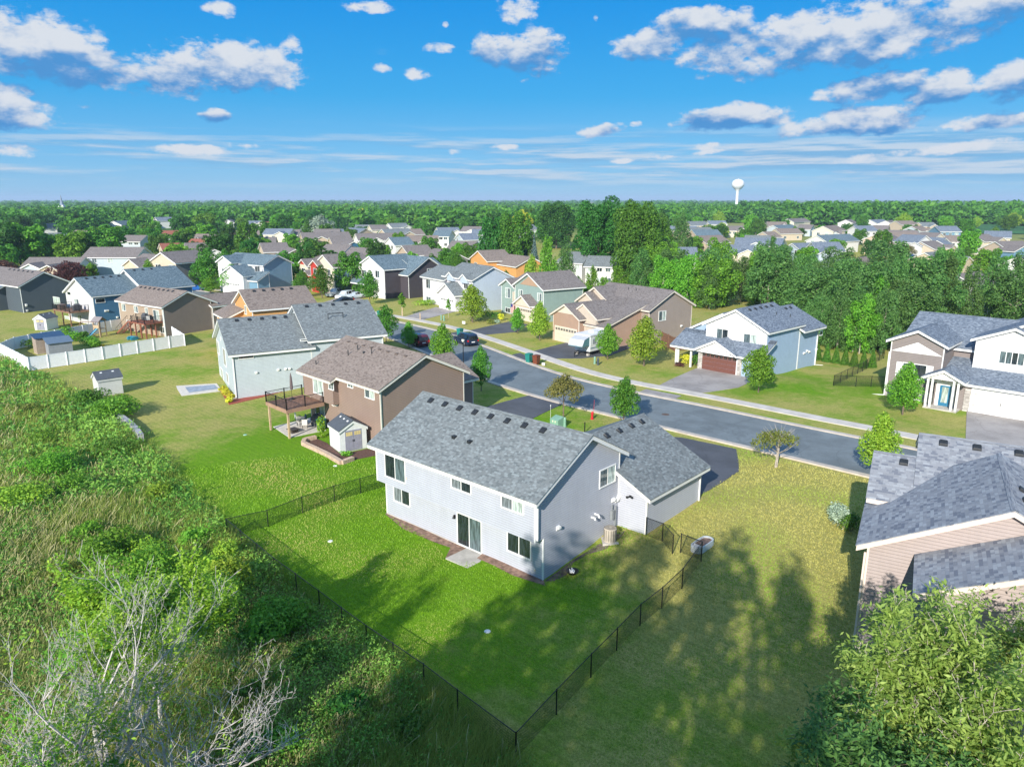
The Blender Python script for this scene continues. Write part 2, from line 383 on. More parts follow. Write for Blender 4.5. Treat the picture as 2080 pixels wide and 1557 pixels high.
def ground():
    ny, nx = gxx.shape; V = np.stack([gxx, gyy, GZ], -1).reshape(-1, 3)
    i = np.arange(nx-1)[None]+np.arange(ny-1)[:, None]*nx; Q = np.stack([i, i+1, i+nx+1, i+nx], -1).reshape(-1, 4)
    X, Y = V[:,0], V[:,1]
    me = inside(MEADOW, X, Y); d = seg_dist([(p.x,p.y) for p in MEADOW_EDGE], X, Y)
    mead = np.clip(0.5+np.where(me, 1, -1)*d/1.6, 0, 1)
    lush = np.zeros(len(V))+0.30
    for (cx, cy, r, a) in [(-4,38,10,.62),(-10,46,9,.55),(-14,56,11,.62),(-22,60,12,.5),(4,28,10,.18),(14,40,9,-.30),(16,47,8,-.45),(9,32,6,-.22),(-33,66,9,-.10),(-36,74,12,-.12),(26,84,9,.35),(36,76,9,.30),(-45,92,18,.12),(15,96,8,-.25),(-14,122,14,-.28),(2,67,7,.55),(28,58,7,-.1)]:
        lush += a*np.exp(-((X-cx)**2+(Y-cy)**2)/(r*r))
    far = np.clip((np.hypot(X, Y-60)-260)/300, 0, 1)
    m = bpy.data.materials.new('lawn_and_meadow_soil'); m.use_nodes = True; nt = m.node_tree; NX.nt = nt; b = nt.nodes['Principled BSDF']
    b.inputs['Roughness'].default_value = 0.95; b.inputs['Specular IOR Level'].default_value = 0.1
    def A(n):
        a = nt.nodes.new('ShaderNodeAttribute'); a.attribute_name = n; return NX(a.outputs['Fac'])
    tc = nt.nodes.new('ShaderNodeTexCoord'); P = NX(tc.outputs['Object']); sp = nt.nodes.new('ShaderNodeSeparateXYZ'); nt.links.new(P.s, sp.inputs[0])
    x, y = NX(sp.outputs[0]), NX(sp.outputs[1])
    n1 = nnoise(P, 0.16, 6, 0.62); n2 = nnoise(P, 0.9, 5, 0.65); n3 = nnoise(P, 9.0, 4, 0.7); n4 = nnoise(P, 38.0, 2, 0.6)
    # the mower's narrow passes, each a little lighter or darker
    ang = R(47); s1 = x*math.cos(ang)+y*math.sin(ang); lines = NX.op('SINE', s1*11.0+n2*3.0)
    s2 = x*math.sin(ang)-y*math.cos(ang); blades = nnoise(nvec(s1*9.0, s2*1.6), 1.0, 3, 0.6)
    L = nstep(A('lush')+(n1-0.5)*1.7+(n2-0.5)*1.0, 0.10, 0.92)
    lawn = nmix(L, (0.47,0.41,0.13), (0.165,0.33,0.012))
    lawn = nmix(nstep(n2*0.5+n3*0.5, 0.52, 0.72)*0.5, lawn, (0.40,0.34,0.10))
    lawn = nmix(nstep(n3*0.45+n4*0.3+blades*0.25+lines*0.016, 0.43, 0.57), nmix(0.46, lawn, (0.03,0.10,0.008)), lawn)
    soil = nmix(nstep(n3, 0.3, 0.7), (0.05,0.09,0.015), (0.16,0.20,0.04))
    fld = nnoise(nvec(x*0.0011, y*0.0021), 1.0, 3, 0.5)
    farc = nmix(nstep(fld, 0.5, 0.56), (0.06,0.15,0.03), (0.28,0.29,0.11))
    c = nmix(A('meadow'), lawn, soil); c = nmix(A('far'), c, farc)
    nt.links.new(c.s, b.inputs['Base Color'])
    bu = nt.nodes.new('ShaderNodeBump'); bu.inputs['Strength'].default_value = 0.9; bu.inputs['Distance'].default_value = 0.06
    nt.links.new((n3*0.6+n4*0.4).s, bu.inputs['Height']); nt.links.new(bu.outputs[0], b.inputs['Normal'])
    o = np_mesh('ground', V, Q, m, attr={'meadow': mead, 'lush': lush, 'far': far}, smooth=True); tag(o, kind='structure')
ground()

def drape(name, poly, dz, mats, skirt=0.0, kind='structure', parent=None, step=1.0):
    """a flat outline laid over the ground sheet, dz above it; skirt closes the sides downwards"""
    bm = bmesh.new(); vs = [bm.verts.new((p[0], p[1], 0)) for p in poly]; f = bm.faces.new(vs); f.normal_update()
    if f.normal.z < 0: bmesh.ops.reverse_faces(bm, faces=[f])
    bmesh.ops.triangulate(bm, faces=bm.faces[:])
    xs = [p[0] for p in poly]; ys = [p[1] for p in poly]
    for ax, lo, hi in ((0, min(xs), max(xs)), (1, min(ys), max(ys))):
        k = math.ceil(lo/step)*step
        while k < hi:
            co = (k,0,0) if ax == 0 else (0,k,0); no = (1,0,0) if ax == 0 else (0,1,0)
            bmesh.ops.bisect_plane(bm, geom=bm.verts[:]+bm.edges[:]+bm.faces[:], plane_co=co, plane_no=no, dist=1e-5); k += step
    for v in bm.verts: v.co.z = hz(v.co.x, v.co.y)+dz
    if skirt:
        be = [e for e in bm.edges if e.is_boundary]; r = bmesh.ops.extrude_edge_only(bm, edges=be)
        for g in r['geom']:
            if isinstance(g, bmesh.types.BMVert): g.co.z -= skirt
        bmesh.ops.recalc_face_normals(bm, faces=bm.faces[:])
    me = bpy.data.meshes.new(name); 
    uv = bm.loops.layers.uv.new('UVMap')
    for f in bm.faces:
        for l in f.loops: l[uv].uv = (l.vert.co.x, l.vert.co.y)
    bm.to_mesh(me); bm.free(); me.materials.append(mats)
    o = bpy.data.objects.new(name, me); C.objects.link(o)
    if parent: o.parent = parent
    return tag(o, kind=kind) if kind else o

# ------------------------------------------------------------------ street
def asphalt(name, col, crack=0.0):
    m, nt, b = mk(name); b.inputs['Roughness'].default_value = 0.85
    tc = nt.nodes.new('ShaderNodeTexCoord'); P = NX(tc.outputs['Object'])
    n = nnoise(P, 0.35, 6, 0.65); g = nnoise(P, 14.0, 3, 0.7)
    c = nmix(nstep(n*0.7+g*0.3, 0.35, 0.65), tuple(q*0.78 for q in col), tuple(q*1.18 for q in col))
    if crack:
        vo = nt.nodes.new('ShaderNodeTexVoronoi'); vo.feature = 'DISTANCE_TO_EDGE'; vo.inputs['Scale'].default_value = 0.22
        wv = nt.nodes.new('ShaderNodeVectorMath'); wv.operation = 'ADD'; nn = nt.nodes.new('ShaderNodeTexNoise'); nn.inputs['Scale'].default_value = 0.9
        nt.links.new(P.s, nn.inputs['Vector']); nt.links.new(P.s, wv.inputs[0]); nt.links.new(nn.outputs['Color'], wv.inputs[1]); nt.links.new(wv.outputs[0], vo.inputs['Vector'])
        c = nmix((1.0-nstep(NX(vo.outputs['Distance']), 0.0, 0.02))*crack, c, tuple(q*0.45 for q in col))
    nt.links.new(c.s, b.inputs['Base Color']); return m
ROAD = asphalt('street_asphalt', (0.165,0.192,0.205), 0.30)
DRIVE_DARK = asphalt('driveway_asphalt_dark', (0.085,0.09,0.105), 0.3)
DRIVE_GREY = asphalt('driveway_asphalt_grey', (0.33,0.30,0.285), 0.35)
WALKM = plain('sidewalk_concrete', (0.56,0.51,0.46), 0.9, var=0.07, vs=0.8)
CURBM = plain('curb_concrete', (0.50,0.44,0.38), 0.9, var=0.08, vs=0.9)
FAR_CURB = [on(*p) for p in [(300,580),(400,590),(520,606),(620,622),(713,638.7),(767,647),(823,657.8),(868,667.5),(913,680),(982,704),(1058.7,734.5),(1123.5,758),(1199,780),(1312,803),(1480,837),(1640,870),(1868,917)]]
d = (FAR_CURB[-1]-FAR_CURB[-3]).normalized(); FAR_CURB.append(FAR_CURB[-1]+d*30)
def catmull(P, n=6):
    out = []
    for i in range(len(P)-1):
        p0 = P[max(i-1,0)]; p1 = P[i]; p2 = P[i+1]; p3 = P[min(i+2,len(P)-1)]
        for k in range(n):
            t = k/n; out.append(0.5*((2*p1)+(p2-p0)*t+(2*p0-5*p1+4*p2-p3)*t*t+(3*p1-p0-3*p2+p3)*t**3))
    out.append(P[-1]); return out
CURVE = catmull([Vector((p.x,p.y,0)) for p in FAR_CURB], 4)
# even the digitising out
for _ in range(12):
    CURVE = [CURVE[0]]+[(CURVE[i-1]+CURVE[i]*2+CURVE[i+1])/4 for i in range(1,len(CURVE)-1)]+[CURVE[-1]]
def offset(P, d):
    """d > 0: to the left of travel (away from the near side)"""
    out = []
    for i, p in enumerate(P):
        t = (P[min(i+1,len(P)-1)]-P[max(i-1,0)]).normalized(); out.append(p+Vector((-t.y, t.x, 0))*d)
    return out
def strip(name, d0, d1, dz, mat, skirt=0.0):
    a, b = offset(CURVE, d0), offset(CURVE, d1)
    # built piece by piece so that the outline stays simple, then welded
    bm = bmesh.new()
    for i in range(len(a)-1):
        vs = [bm.verts.new(q) for q in (a[i], a[i+1], b[i+1], b[i])]; bm.faces.new(vs)
    bmesh.ops.remove_doubles(bm, verts=bm.verts, dist=1e-4)
    bmesh.ops.subdivide_edges(bm, edges=bm.edges[:], cuts=2, use_grid_fill=True)
    for ax in (0, 1):
        lo = min(v.co[ax] for v in bm.verts); hi = max(v.co[ax] for v in bm.verts); k = math.ceil(lo)
        while k < hi:
            no = (1,0,0) if ax == 0 else (0,1,0); bmesh.ops.bisect_plane(bm, geom=bm.verts[:]+bm.edges[:]+bm.faces[:], plane_co=tuple(k*q for q in no), plane_no=no, dist=1e-5); k += 1
    bmesh.ops.recalc_face_normals(bm, faces=bm.faces[:])
    if bm.faces[0].normal.z < 0: bmesh.ops.reverse_faces(bm, faces=bm.faces[:])
    for v in bm.verts: v.co.z = hz(v.co.x, v.co.y)+dz
    if skirt:
        be = [e for e in bm.edges if e.is_boundary]; r = bmesh.ops.extrude_edge_only(bm, edges=be)
        for g in r['geom']:
            if isinstance(g, bmesh.types.BMVert): g.co.z -= skirt
    me = bpy.data.meshes.new(name); bm.to_mesh(me); bm.free(); me.materials.append(mat)
    o = bpy.data.objects.new(name, me); C.objects.link(o); return tag(o, kind='structure')
CURVE_DIR = 1
strip('street', -8.6, 0.0, 0.03, ROAD)
strip('kerb', 0.0, 0.55, 0.13, CURBM, 0.13)
strip('kerb', -9.15, -8.6, 0.13, CURBM, 0.13)
strip('sidewalk', 3.1, 4.65, 0.07, WALKM, 0.07)
def px_poly(name, pts, dz, mat, skirt=0.0):
    return drape(name, [tuple(on(*p))[:2] for p in pts], dz, mat, skirt)
px_poly('driveway', [(1418,1008),(1470,978),(1501,957),(1500,935),(1495,912),(1385,889),(1340,885),(1330,950)], 0.045, DRIVE_DARK, 0.05)
px_poly('driveway', [(948,838),(1075,803),(1142,821),(1110,836),(1060,862),(960,880)], 0.045, DRIVE_DARK, 0.05)
px_poly('driveway', [(1430,742),(1521,765),(1524,776),(1500,787),(1450,795),(1415,799.5),(1337,784),(1360,772)], 0.05, DRIVE_GREY, 0.05)
px_poly('driveway', [(1297,797),(1366,813),(1384,804),(1312,790.5)], 0.05, DRIVE_GREY, 0.05)
px_poly('driveway', [(1081,714),(1150,696),(1230,688),(1292,702),(1240,722),(1180,728),(1124,728)], 0.05, DRIVE_DARK, 0.05)
px_poly('driveway', [(1040,720.5),(1057,717),(1080,728),(1072,736)], 0.05, DRIVE_DARK, 0.05)
px_poly('driveway', [(950,672),(1036,653),(1072,659),(1050,674),(985,680)], 0.05, DRIVE_DARK, 0.05)
px_poly('driveway', [(913,677),(934,673),(948,680),(935,686)], 0.05, DRIVE_DARK, 0.05)
px_poly('driveway', [(824,643),(886,624),(934,631),(860,649)], 0.05, DRIVE_GREY, 0.05)
px_poly('driveway', [(655,615),(700,600),(738,608),(703,622),(668,620)], 0.05, DRIVE_GREY, 0.05)
px_poly('driveway', [(1964,826),(2090,842),(2300,868),(2300,945),(1961,897)], 0.05, DRIVE_GREY, 0.05)
px_poly('driveway', [(444,577),(500,571),(500,585),(456,598)], 0.05, plain('pale_concrete', (0.5,0.48,0.46), 0.9), 0.05)
# ------------------------------------------------------------------ houses
SH_GREY = shingle('shingles_grey', (0.09,0.11,0.118), (0.172,0.190,0.195), (0.34,0.39,0.40), amt=.25, con=.5)
SH_SLATE = shingle('shingles_slate_blue', (0.07,0.095,0.13), (0.155,0.185,0.23), (0.33,0.38,0.44))
SH_DKMIX = shingle('shingles_dark_mixed', (0.07,0.09,0.14), (0.25,0.26,0.285), (0.44,0.47,0.50), con=0.5, w=0.31, h=0.15)
SH_BROWN = shingle('shingles_weathered_brown', (0.12,0.095,0.08), (0.235,0.19,0.165), (0.33,0.28,0.245), amt=0.2)
SH_TAUPE = shingle('shingles_taupe', (0.11,0.095,0.09), (0.20,0.175,0.165), (0.29,0.26,0.25), amt=0.2)
SH_NAVY = shingle('shingles_blue_grey', (0.05,0.085,0.11), (0.12,0.17,0.20), (0.26,0.33,0.37), amt=0.7)
SH_RED = shingle('shingles_red_brown', (0.2,0.07,0.05), (0.30,0.11,0.075), (0.38,0.17,0.12), amt=0.2)
PIPE = plain('vent_pipe', (0.03,0.035,0.04), 0.5)
CREAM = plain('cream_trim', (0.62,0.55,0.45), 0.5, var=0.02)

class House:
    def __init__(s, name, label, x, y, yaw, zb, cat='house', group=None, trim=None):
        s.root = empty(name, (x, y, zb), yaw, label, cat, group); s.x, s.y, s.yaw, s.zb = x, y, yaw, zb; s.trim = trim or WHITE
        s.last_roof = None
    def w2l(s, p):
        a = R(s.yaw); dx, dy = p[0]-s.x, p[1]-s.y
        return Vector((dx*math.sin(a)+dy*math.cos(a), -dx*math.cos(a)+dy*math.sin(a), p[2]-s.zb))
    def l2w(s, u, v, z=0):
        a = R(s.yaw); return Vector((s.x+u*math.sin(a)-v*math.cos(a), s.y+u*math.cos(a)+v*math.sin(a), s.zb+z))
    def at(s, face, plane, px, py):
        """(position along the face, height) where the line of sight of a photo point meets a wall plane"""
        a = (px-1040)/CAM_F; b = (py-778.5)/CAM_F; c, q = math.cos(CAM_P), math.sin(CAM_P)
        o = s.w2l((0,0,CAM_H)); d = s.w2l((a, c-b*q, CAM_H-b*c-q))-o
        ax = 1 if face in 'FB' else 0; t = (plane-o[ax])/d[ax]; p = o+d*t
        return (p.x if ax else p.y), p.z
    def M(s, face, plane, a, z):
        """local frame on a wall: x along the wall, y outwards, z up"""
        if face == 'F': return Matrix(((1,0,0,a),(0,-1,0,plane),(0,0,1,z),(0,0,0,1)))
        if face == 'B': return Matrix(((-1,0,0,a),(0,1,0,plane),(0,0,1,z),(0,0,0,1)))
        if face == 'R': return Matrix(((0,1,0,plane),(1,0,0,a),(0,0,1,z),(0,0,0,1)))
        return Matrix(((0,-1,0,plane),(-1,0,0,a),(0,0,1,z),(0,0,0,1)))
    def put(s, o, face, plane, a, z):
        o.matrix_basis = s.M(face, plane, a, z)@Matrix.Identity(4) if face in 'XY' else s.M(face, plane, a, z); return o
    def block(s, u0, u1, v0, v1, zr, slope, wall, roof, axis='u', vr=None, z0=-1.2, ov=0.42, eave=0.45, e0=None, e1=None, g0=True, g1=True, o0=None, o1=None,
              vents=(), vside=-1, fascia=None, corners=True, gable=None, belly=None, lab=None):
        """walls + gable roof. axis: direction of the ridge; vr: its cross position; e0/e1: overrun of the two eaves; o0/o1: of the two rakes"""
        sw = axis == 'v'
        A0, A1, B0, B1 = (u0,u1,v0,v1) if not sw else (v0,v1,u0,u1)        # A along the ridge, B across
        vr = (B0+B1)/2 if vr is None else vr
        e0 = eave if e0 is None else e0; e1 = eave if e1 is None else e1; o0 = ov if o0 is None else o0; o1 = ov if o1 is None else o1
        T = (lambda a, b, z: (a, b, z)) if not sw else (lambda a, b, z: (b, a, z))
        zt = lambda b: zr-slope*abs(b-vr)
        w = MB(); t = 0.10
        def P(*pts):
            pts = [T(*p) for p in pts]
            if sw: pts = pts[::-1]
            w.poly(pts)
        P((A0,B0,z0),(A1,B0,z0),(A1,B0,zt(B0)-t),(A0,B0,zt(B0)-t)); P((A1,B1,z0),(A0,B1,z0),(A0,B1,zt(B1)-t),(A1,B1,zt(B1)-t))
        P((A0,B1,z0),(A0,B0,z0),(A0,B0,zt(B0)-t),(A0,vr,zr-t),(A0,B1,zt(B1)-t)); P((A1,B0,z0),(A1,B1,z0),(A1,B1,zt(B1)-t),(A1,vr,zr-t),(A1,B0,zt(B0)-t))
        if belly is not None: P((A0,B0,belly),(A0,B1,belly),(A1,B1,belly),(A1,B0,belly))
        wo = w.build('wall', wall, s.root)
        if lab: wo['label'] = lab
        r = MB(); f = MB(); a0, a1, b0, b1 = A0-o0, A1+o1, B0-e0, B1+e1; th = 0.05; fh = 0.25
        def slab(m, bb, da, zo, h, mi):
            zb_ = zt(bb); lo = (a0-da, a1+da)
            sgn = 1 if bb > vr else -1; bb2 = bb+sgn*da; zb2 = zt(bb2)
            top = [T(lo[0],bb2,zb2+zo+h), T(lo[1],bb2,zb2+zo+h), T(lo[1],vr,zr+zo+h), T(lo[0],vr,zr+zo+h)]
            bot = [T(lo[0],bb2,zb2+zo), T(lo[1],bb2,zb2+zo), T(lo[1],vr,zr+zo), T(lo[0],vr,zr+zo)]
            if (sgn > 0) != sw: top = top[::-1]; bot = bot[::-1]
            # uv: metres along the eave and up the slope
            k = math.sqrt(1+slope*slope)
            def uvp(p):
                q = p if not sw else (p[1],p[0],p[2]); return (q[0], abs(q[1]-vr)*-k)
            m.poly(top, mi, [uvp(p) for p in top]); m.poly(bot[::-1], mi, [uvp(p) for p in bot[::-1]])
            n = 4
            for i in range(n):
                j = (i+1) % n; q = [bot[i], bot[j], top[j], top[i]]; m.poly(q, mi, [uvp(p) for p in q])
        for bb in (b0, b1):
            slab(f, bb, 0.0, -fh, fh-0.001, 0); slab(r, bb, 0.035, 0.0, th, 0)
        # ridge cap
        cap = MB(); kk = 0.14
        for sg in (-1, 1):
            q = [T(a0-.03,vr,zr+th+.03),T(a1+.03,vr,zr+th+.03),T(a1+.03,vr+sg*kk,zr+th+.025-slope*kk),T(a0-.03,vr+sg*kk,zr+th+.025-slope*kk)]
            if (sg > 0) != sw: pass
            else: q = q[::-1]
            r.poly(q, 0, [(p[0]*.6+p[1]*.6, i*.2) for i, p in enumerate(q)])
        ro = r.build('roof', roof, s.root); s.last_roof = ro
        f.build('fascia', fascia or s.trim, ro)
        for vpos in vents:
            b = vr+vside*0.62; z = zt(b)+th; m = MB()
            sl = -slope*vside
            x0, x1, y0, y1 = vpos-.2, vpos+.2, b-.17, b+.17
            pts = [(x0,y0),(x1,y0),(x1,y1),(x0,y1)]; zb_ = [z+sl*(p[1]-b)+0.0 for p in pts]; zz = [q+.13 for q in zb_]
            ins = [(p[0]+(-.05 if p[0] > vpos else .05), p[1]+(-.04 if p[1] > b else .04)) for p in pts]
            lo = [T(p[0],p[1],q) for p, q in zip(pts, zb_)]; hi = [T(p[0],p[1],q) for p, q in zip(ins, zz)]; mid = [T(p[0],p[1],q+.07) for p, q in zip(pts, zb_)]
            if sw: lo, hi, mid = lo[::-1], hi[::-1], mid[::-1]
            m.poly(hi); m.poly(lo[::-1])
            for i in range(4):
                j = (i+1) % 4; m.poly([lo[i],lo[j],mid[j],mid[i]]); m.poly([mid[i],mid[j],hi[j],hi[i]])
            m.build('roof_vent', DARKP, ro)
        if corners:
            k = 0.07; p = 0.022
            for (a, b, sa, sb) in ((A0,B0,-1,-1),(A1,B0,1,-1),(A0,B1,-1,1),(A1,B1,1,1)):
                c = MB(); xs = sorted((a+sa*p, a-sa*k)); ys = sorted((b+sb*p, b-sb*k)); zz = zt(b)-t-.12
                if sw: c.box(ys[0],ys[1],xs[0],xs[1],belly if belly is not None else z0,zz)
                else: c.box(xs[0],xs[1],ys[0],ys[1],belly if belly is not None else z0,zz)
                c.build('corner_board', s.trim, s.root)
        return ro
    def pipe(s, u, v, z, h=0.35, r=0.045):
        m = MB(); m.tube((u,v,z-.15),(u,v,z+h),r,r,8); m.tube((u,v,z-.1),(u,v,z+.06),r*2.4,r*1.2,8)
        return m.build('vent_pipe', PIPE, s.last_roof)
    def window(s, face, plane, a, z, w, h, glass=None, panes=2, door=False, grid=False, sill=True, name=None):
        glass = glass or G_MID; m = MB(); fw = 0.075; d = 0.045
        m.box(-w/2-fw, w/2+fw, -.01, d, h, h+fw); m.box(-w/2-fw, w/2+fw, -.01, d+(.03 if sill else 0), -fw, 0)
        for sx in (-1, 1): m.box(*sorted((sx*w/2, sx*(w/2+fw))), -.01, d, 0, h)
        for k in range(1, panes): x = -w/2+w*k/panes; m.box(x-.03, x+.03, -.01, d-.012, 0, h)
        if grid:
            for k in range(1, 4): x = -w/2+w*k/4; m.box(x-.012, x+.012, -.01, d-.02, 0, h)
            m.box(-w/2, w/2, -.01, d-.02, h*.5-.012, h*.5+.012)
        o = m.build(name or ('patio_door' if door else 'window'), WHITE, s.root); o.matrix_basis = s.M(face, plane, a, z)
        if isinstance(glass, tuple): gl = glass
        else: gl = (glass,)*panes
        for k in range(panes):
            g = MB(); x0 = -w/2+w*k/panes; x1 = x0+w/panes; g.box(x0+.001, x1-.001, 0, .016, 0, h)
            go = g.build('pane', gl[k % len(gl)], o)
        return o
    def garage_door(s, face, plane, a, z, w, h, mat, glassrow=True, hinge=False):
        m = MB(); n = 4; fr = MB()
        fr.box(-w/2-.1, w/2+.1, -.01, .05, h, h+.12); fr.box(-w/2-.1, -w/2, -.01, .05, 0, h); fr.box(w/2, w/2+.1, -.01, .05, 0, h)
        for k in range(n):
            z0 = h*k/n; z1 = h*(k+1)/n-.012; m.box(-w/2, w/2, -.005, .012, z0, z1)
            c = 8 if w > 3 else 4
            for j in range(c):
                x0 = -w/2+w*j/c+.05; x1 = -w/2+w*(j+1)/c-.05; m.box(x0, x1, .012, .022, z0+.08, z1-.08)
        o = m.build('garage_door', mat, s.root); o.matrix_basis = s.M(face, plane, a, z); fr.build('frame', s.trim, o)
        if glassrow:
            c = 8 if w > 3 else 4; g = MB()
            for j in range(c):
                x0 = -w/2+w*j/c+.07; x1 = -w/2+w*(j+1)/c-.07
                for q in range(2):
                    for r_ in range(2):
                        dx = (x1-x0)/2; g.box(x0+q*dx+.015, x0+(q+1)*dx-.015, .022, .03, h*.79+r_*h*.075, h*.79+(r_+1)*h*.075-.02)
            g.build('pane', G_DARK, o)
        if hinge:
            g = MB()
            for sx in (-1, 1):
                for zz in (h*.3, h*.8): g.box(*sorted((sx*(w/2-.02), sx*(w/2-.42))), .022, .035, zz-.02, zz+.02)
            g.box(-.03,.03,.022,.05,h*.4,h*.55); g.build('hardware', BLACK, o)
        return o
    def mesh(s, name, m, mat, parent=None): return m.build(name, mat, parent or s.root)
    def vent_hood(s, face, plane, a, z, k=1.0):
        m = MB(); m.box(-.11*k,.11*k,0,.05,-.11*k,.11*k); m.box(-.09*k,.09*k,.05,.16*k,-.02,.1*k); o = m.build('wall_vent', WHITE, s.root); o.matrix_basis = s.M(face, plane, a, z); return o
    def downspout(s, u, v, zt, zb, out=(0,0)):
        m = MB(); m.box(u-.045,u+.045,v-.045,v+.045,zb+.15,zt); m.tube((u,v,zb+.18),(u+out[0],v+out[1],zb+.06),.05,.05,4)
        return m.build('downspout', s.trim, s.root)

# ---- the grey house in the middle of the picture (walk-out at the back)
S_GREY = siding('siding_light_grey', (0.45,0.47,0.53))
h = House('grey_house', 'light grey house with grey shingle roof and rear patio door, largest in the centre', -8.759, 47.722, 132.1, 0.0)
A = h; sl = .526; BH_SAND = None
h.block(0, 14.2, -.72, 7.5, 7.99, sl, S_GREY, SH_GREY, vr=3.97, z0=2.72, e0=.40, e1=.45, vents=[1.1,2.55,4.0,5.45,6.9,8.35,9.8,11.3], vside=-1, belly=2.72, ov=.40)
m = MB(); m.box(0, 14.2, 0, 7.5, -.6, 2.72, skip=(0,1)); h.mesh('wall', m, S_GREY)
m = MB(); m.box(-.03,14.23,-.03,7.53,-.6,.10); h.mesh('foundation', m, CONC)
for u in (0, 14.2):
    m = MB(); m.box(*sorted((u+(.022 if u else -.022), u-(.07 if u else -.07))), -.022, .07, .1, 2.72); h.mesh('corner_board', m, WHITE)
h.block(6.1, 16.33, 7.5, 14.4, 6.28, .49, S_GREY, SH_GREY, axis='v', vr=11.27, e1=.45, e0=.45, vents=[9.4,10.9,12.4,13.7], vside=1)
for (px, py) in ((964,897),(998,906)):
    m = MB(); v = 1.2; z = 7.99-sl*(3.97-v)+.05
    u = (px-857)/(1200-857)*14.2+1.3; m.box(u-.14,u+.14,v-.12,v+.12,z-.1,z+.14); h.mesh('roof_vent', m, DARKP, h.last_roof)
def wpx(hh, face, plane, x, y0, y1, w, hgt=None, **k):
    a, zb = hh.at(face, plane, x, y1); _, zt = hh.at(face, plane, x, y0)
    return hh.window(face, plane, a, zb, w, hgt or (zt-zb), **k)
z2 = lambda x, y: (720+x*.26975, 780+y*.26975)
def wz(hh, face, plane, x, y0, y1, w, **k):
    (a, b), (_, c) = z2(x, y0), z2(x, y1); return wpx(hh, face, plane, a, b, c, w, **k)
wz(h, 'F', -.72, 310, 522, 712, 2.0, glass=(G_DARK,G_MID), door=True)
wz(h, 'F', -.72, 805, 688, 796, 1.62, glass=(G_SCREEN,G_DARK))
wz(h, 'F', -.72, 1190, 824, 946, 1.62, glass=(G_SCREEN,G_CURT))
wz(h, 'F', 0, 360, 778, 892, 1.6, glass=(G_SCREEN,G_DARK))
wz(h, 'F', 0, 868, 1002, 1228, 2.05, glass=(G_DARK,G_MID), door=True)
wz(h, 'F', 0, 1240, 1142, 1278, 1.75, glass=(G_DARK,G_DARK))
wz(h, 'R', 14.2, 1903, 632, 750, 1.6, glass=(G_MID,G_CURT))
for (x, y) in ((1530,1080),(1945,870),(1970,872),(1985,850)):
    a, z = h.at('R', 14.2, *z2(x, y)); h.vent_hood('R', 14.2, a, z, 1.2)
a, z = h.at('R', 14.2, *z2(1785,1000))
m = MB(); m.tube((0,0,0),(0,.28,0),.06,.06,8); m.tube((0,.28,0),(0,.28,-.12),.06,.06,8); m.tube((.35,0,.1),(.35,.28,.1),.06,.06,8); m.tube((.35,.28,.1),(.35,.34,-.06),.06,.06,8)
o = m.build('exhaust_pipe', WHITE, h.root); o.matrix_basis = h.M('R', 14.2, a, z)
for (x, y, pl) in ((382,560,-.72),(758,992,0)):
    a, z = h.at('F', pl, *z2(x, y)); m = MB(); m.box(-.06,.06,0,.05,-.1,.1); m.tube((0,.1,.1),(0,.14,-.12),.05,.09,8); o = m.build('wall_lamp', BLACK, h.root); o.matrix_basis = h.M('F', pl, a, z)
for (x, y, pl) in ((391,708,-.72),(1358,1400,0)):
    a, z = h.at('F', pl, *z2(x, y)); m = MB(); m.box(-.05,.05,0,.03,-.08,.08); o = m.build('outlet_cover', CREAM, h.root); o.matrix_basis = h.M('F', pl, a, z)
h.garage_door('B', 14.4, 11.3, .1, 4.9, 2.2, WHITE)
m = MB(); m.box(8.05,9.95,-1.9,-.03,-.3,.13); h.mesh('patio_slab', m, CONC)
h.downspout(16.40, 14.2, 3.5, 0.9); h.downspout(14.28, -.62, 5.1, 2.8)
# floodlight pair on the garage's back wall
a, z = h.at('F', 7.5, *[1080+745*.26975, 780+845*.26975]); m = MB(); m.box(-.08,.08,0,.04,-.08,.08)
m.tube((-.05,.05,0),(-.22,.2,-.05),.05,.08,8); m.tube((.05,.05,0),(.22,.2,.05),.05,.08,8); o = m.build('floodlight', BLACK, h.root); o.matrix_basis = h.M('F', 7.5, a, z)
# electric meter riser
m = MB(); m.tube((14.32,7.05,.9),(14.32,7.05,2.5),.05,.05,6); m.box(14.22,14.4,6.6,6.85,1.7,2.3); m.tube((14.3,6.7,2.3),(14.3,6.7,2.7),.03,.03,6); h.mesh('utility_meter', m, plain('meter_grey',(0.22,0.24,0.25),0.5))

# ---- brown house behind it
S_BROWN = siding('siding_warm_brown', (0.29,0.21,0.172))
h = House('brown_house', 'brown sided two storey house with brown roof, raised rear deck and white shed beside it', -19.71, 69.18, 135.8, 0.30, trim=plain('cream_white_trim',(0.72,0.68,0.60),0.5,var=.02))
B = h; s3 = lambda x, y: (400+x*.26975, 580+y*.26975)
slb = 2.35/5.1
h.block(0, 12.2, 0, 9.3, 7.78, slb, S_BROWN, SH_BROWN, e0=.45, ov=.40, vents=[], belly=None)
h.block(-.02, 5.4, -.62, 4.6, 7.75, slb, S_BROWN, SH_BROWN, vr=4.66, e0=.45, e1=-.0, o1=.35, z0=2.75, belly=2.75, ov=.40, corners=False)
h.block(3.0, 10.4, 9.3, 12.0, 6.0, .46, S_BROWN, SH_BROWN, axis='v')
zz = lambda v: 7.78-slb*abs(v-4.65)+.05
for k in range(8):
    u = 1.2+k*1.35; v = 3.9; m = MB(); m.box(u-.17,u+.17,v-.13,v+.13,zz(v)-.08,zz(v)+.07); m.build('roof_vent', plain('brown_vent',(0.13,0.10,0.085),.8), h.last_roof)
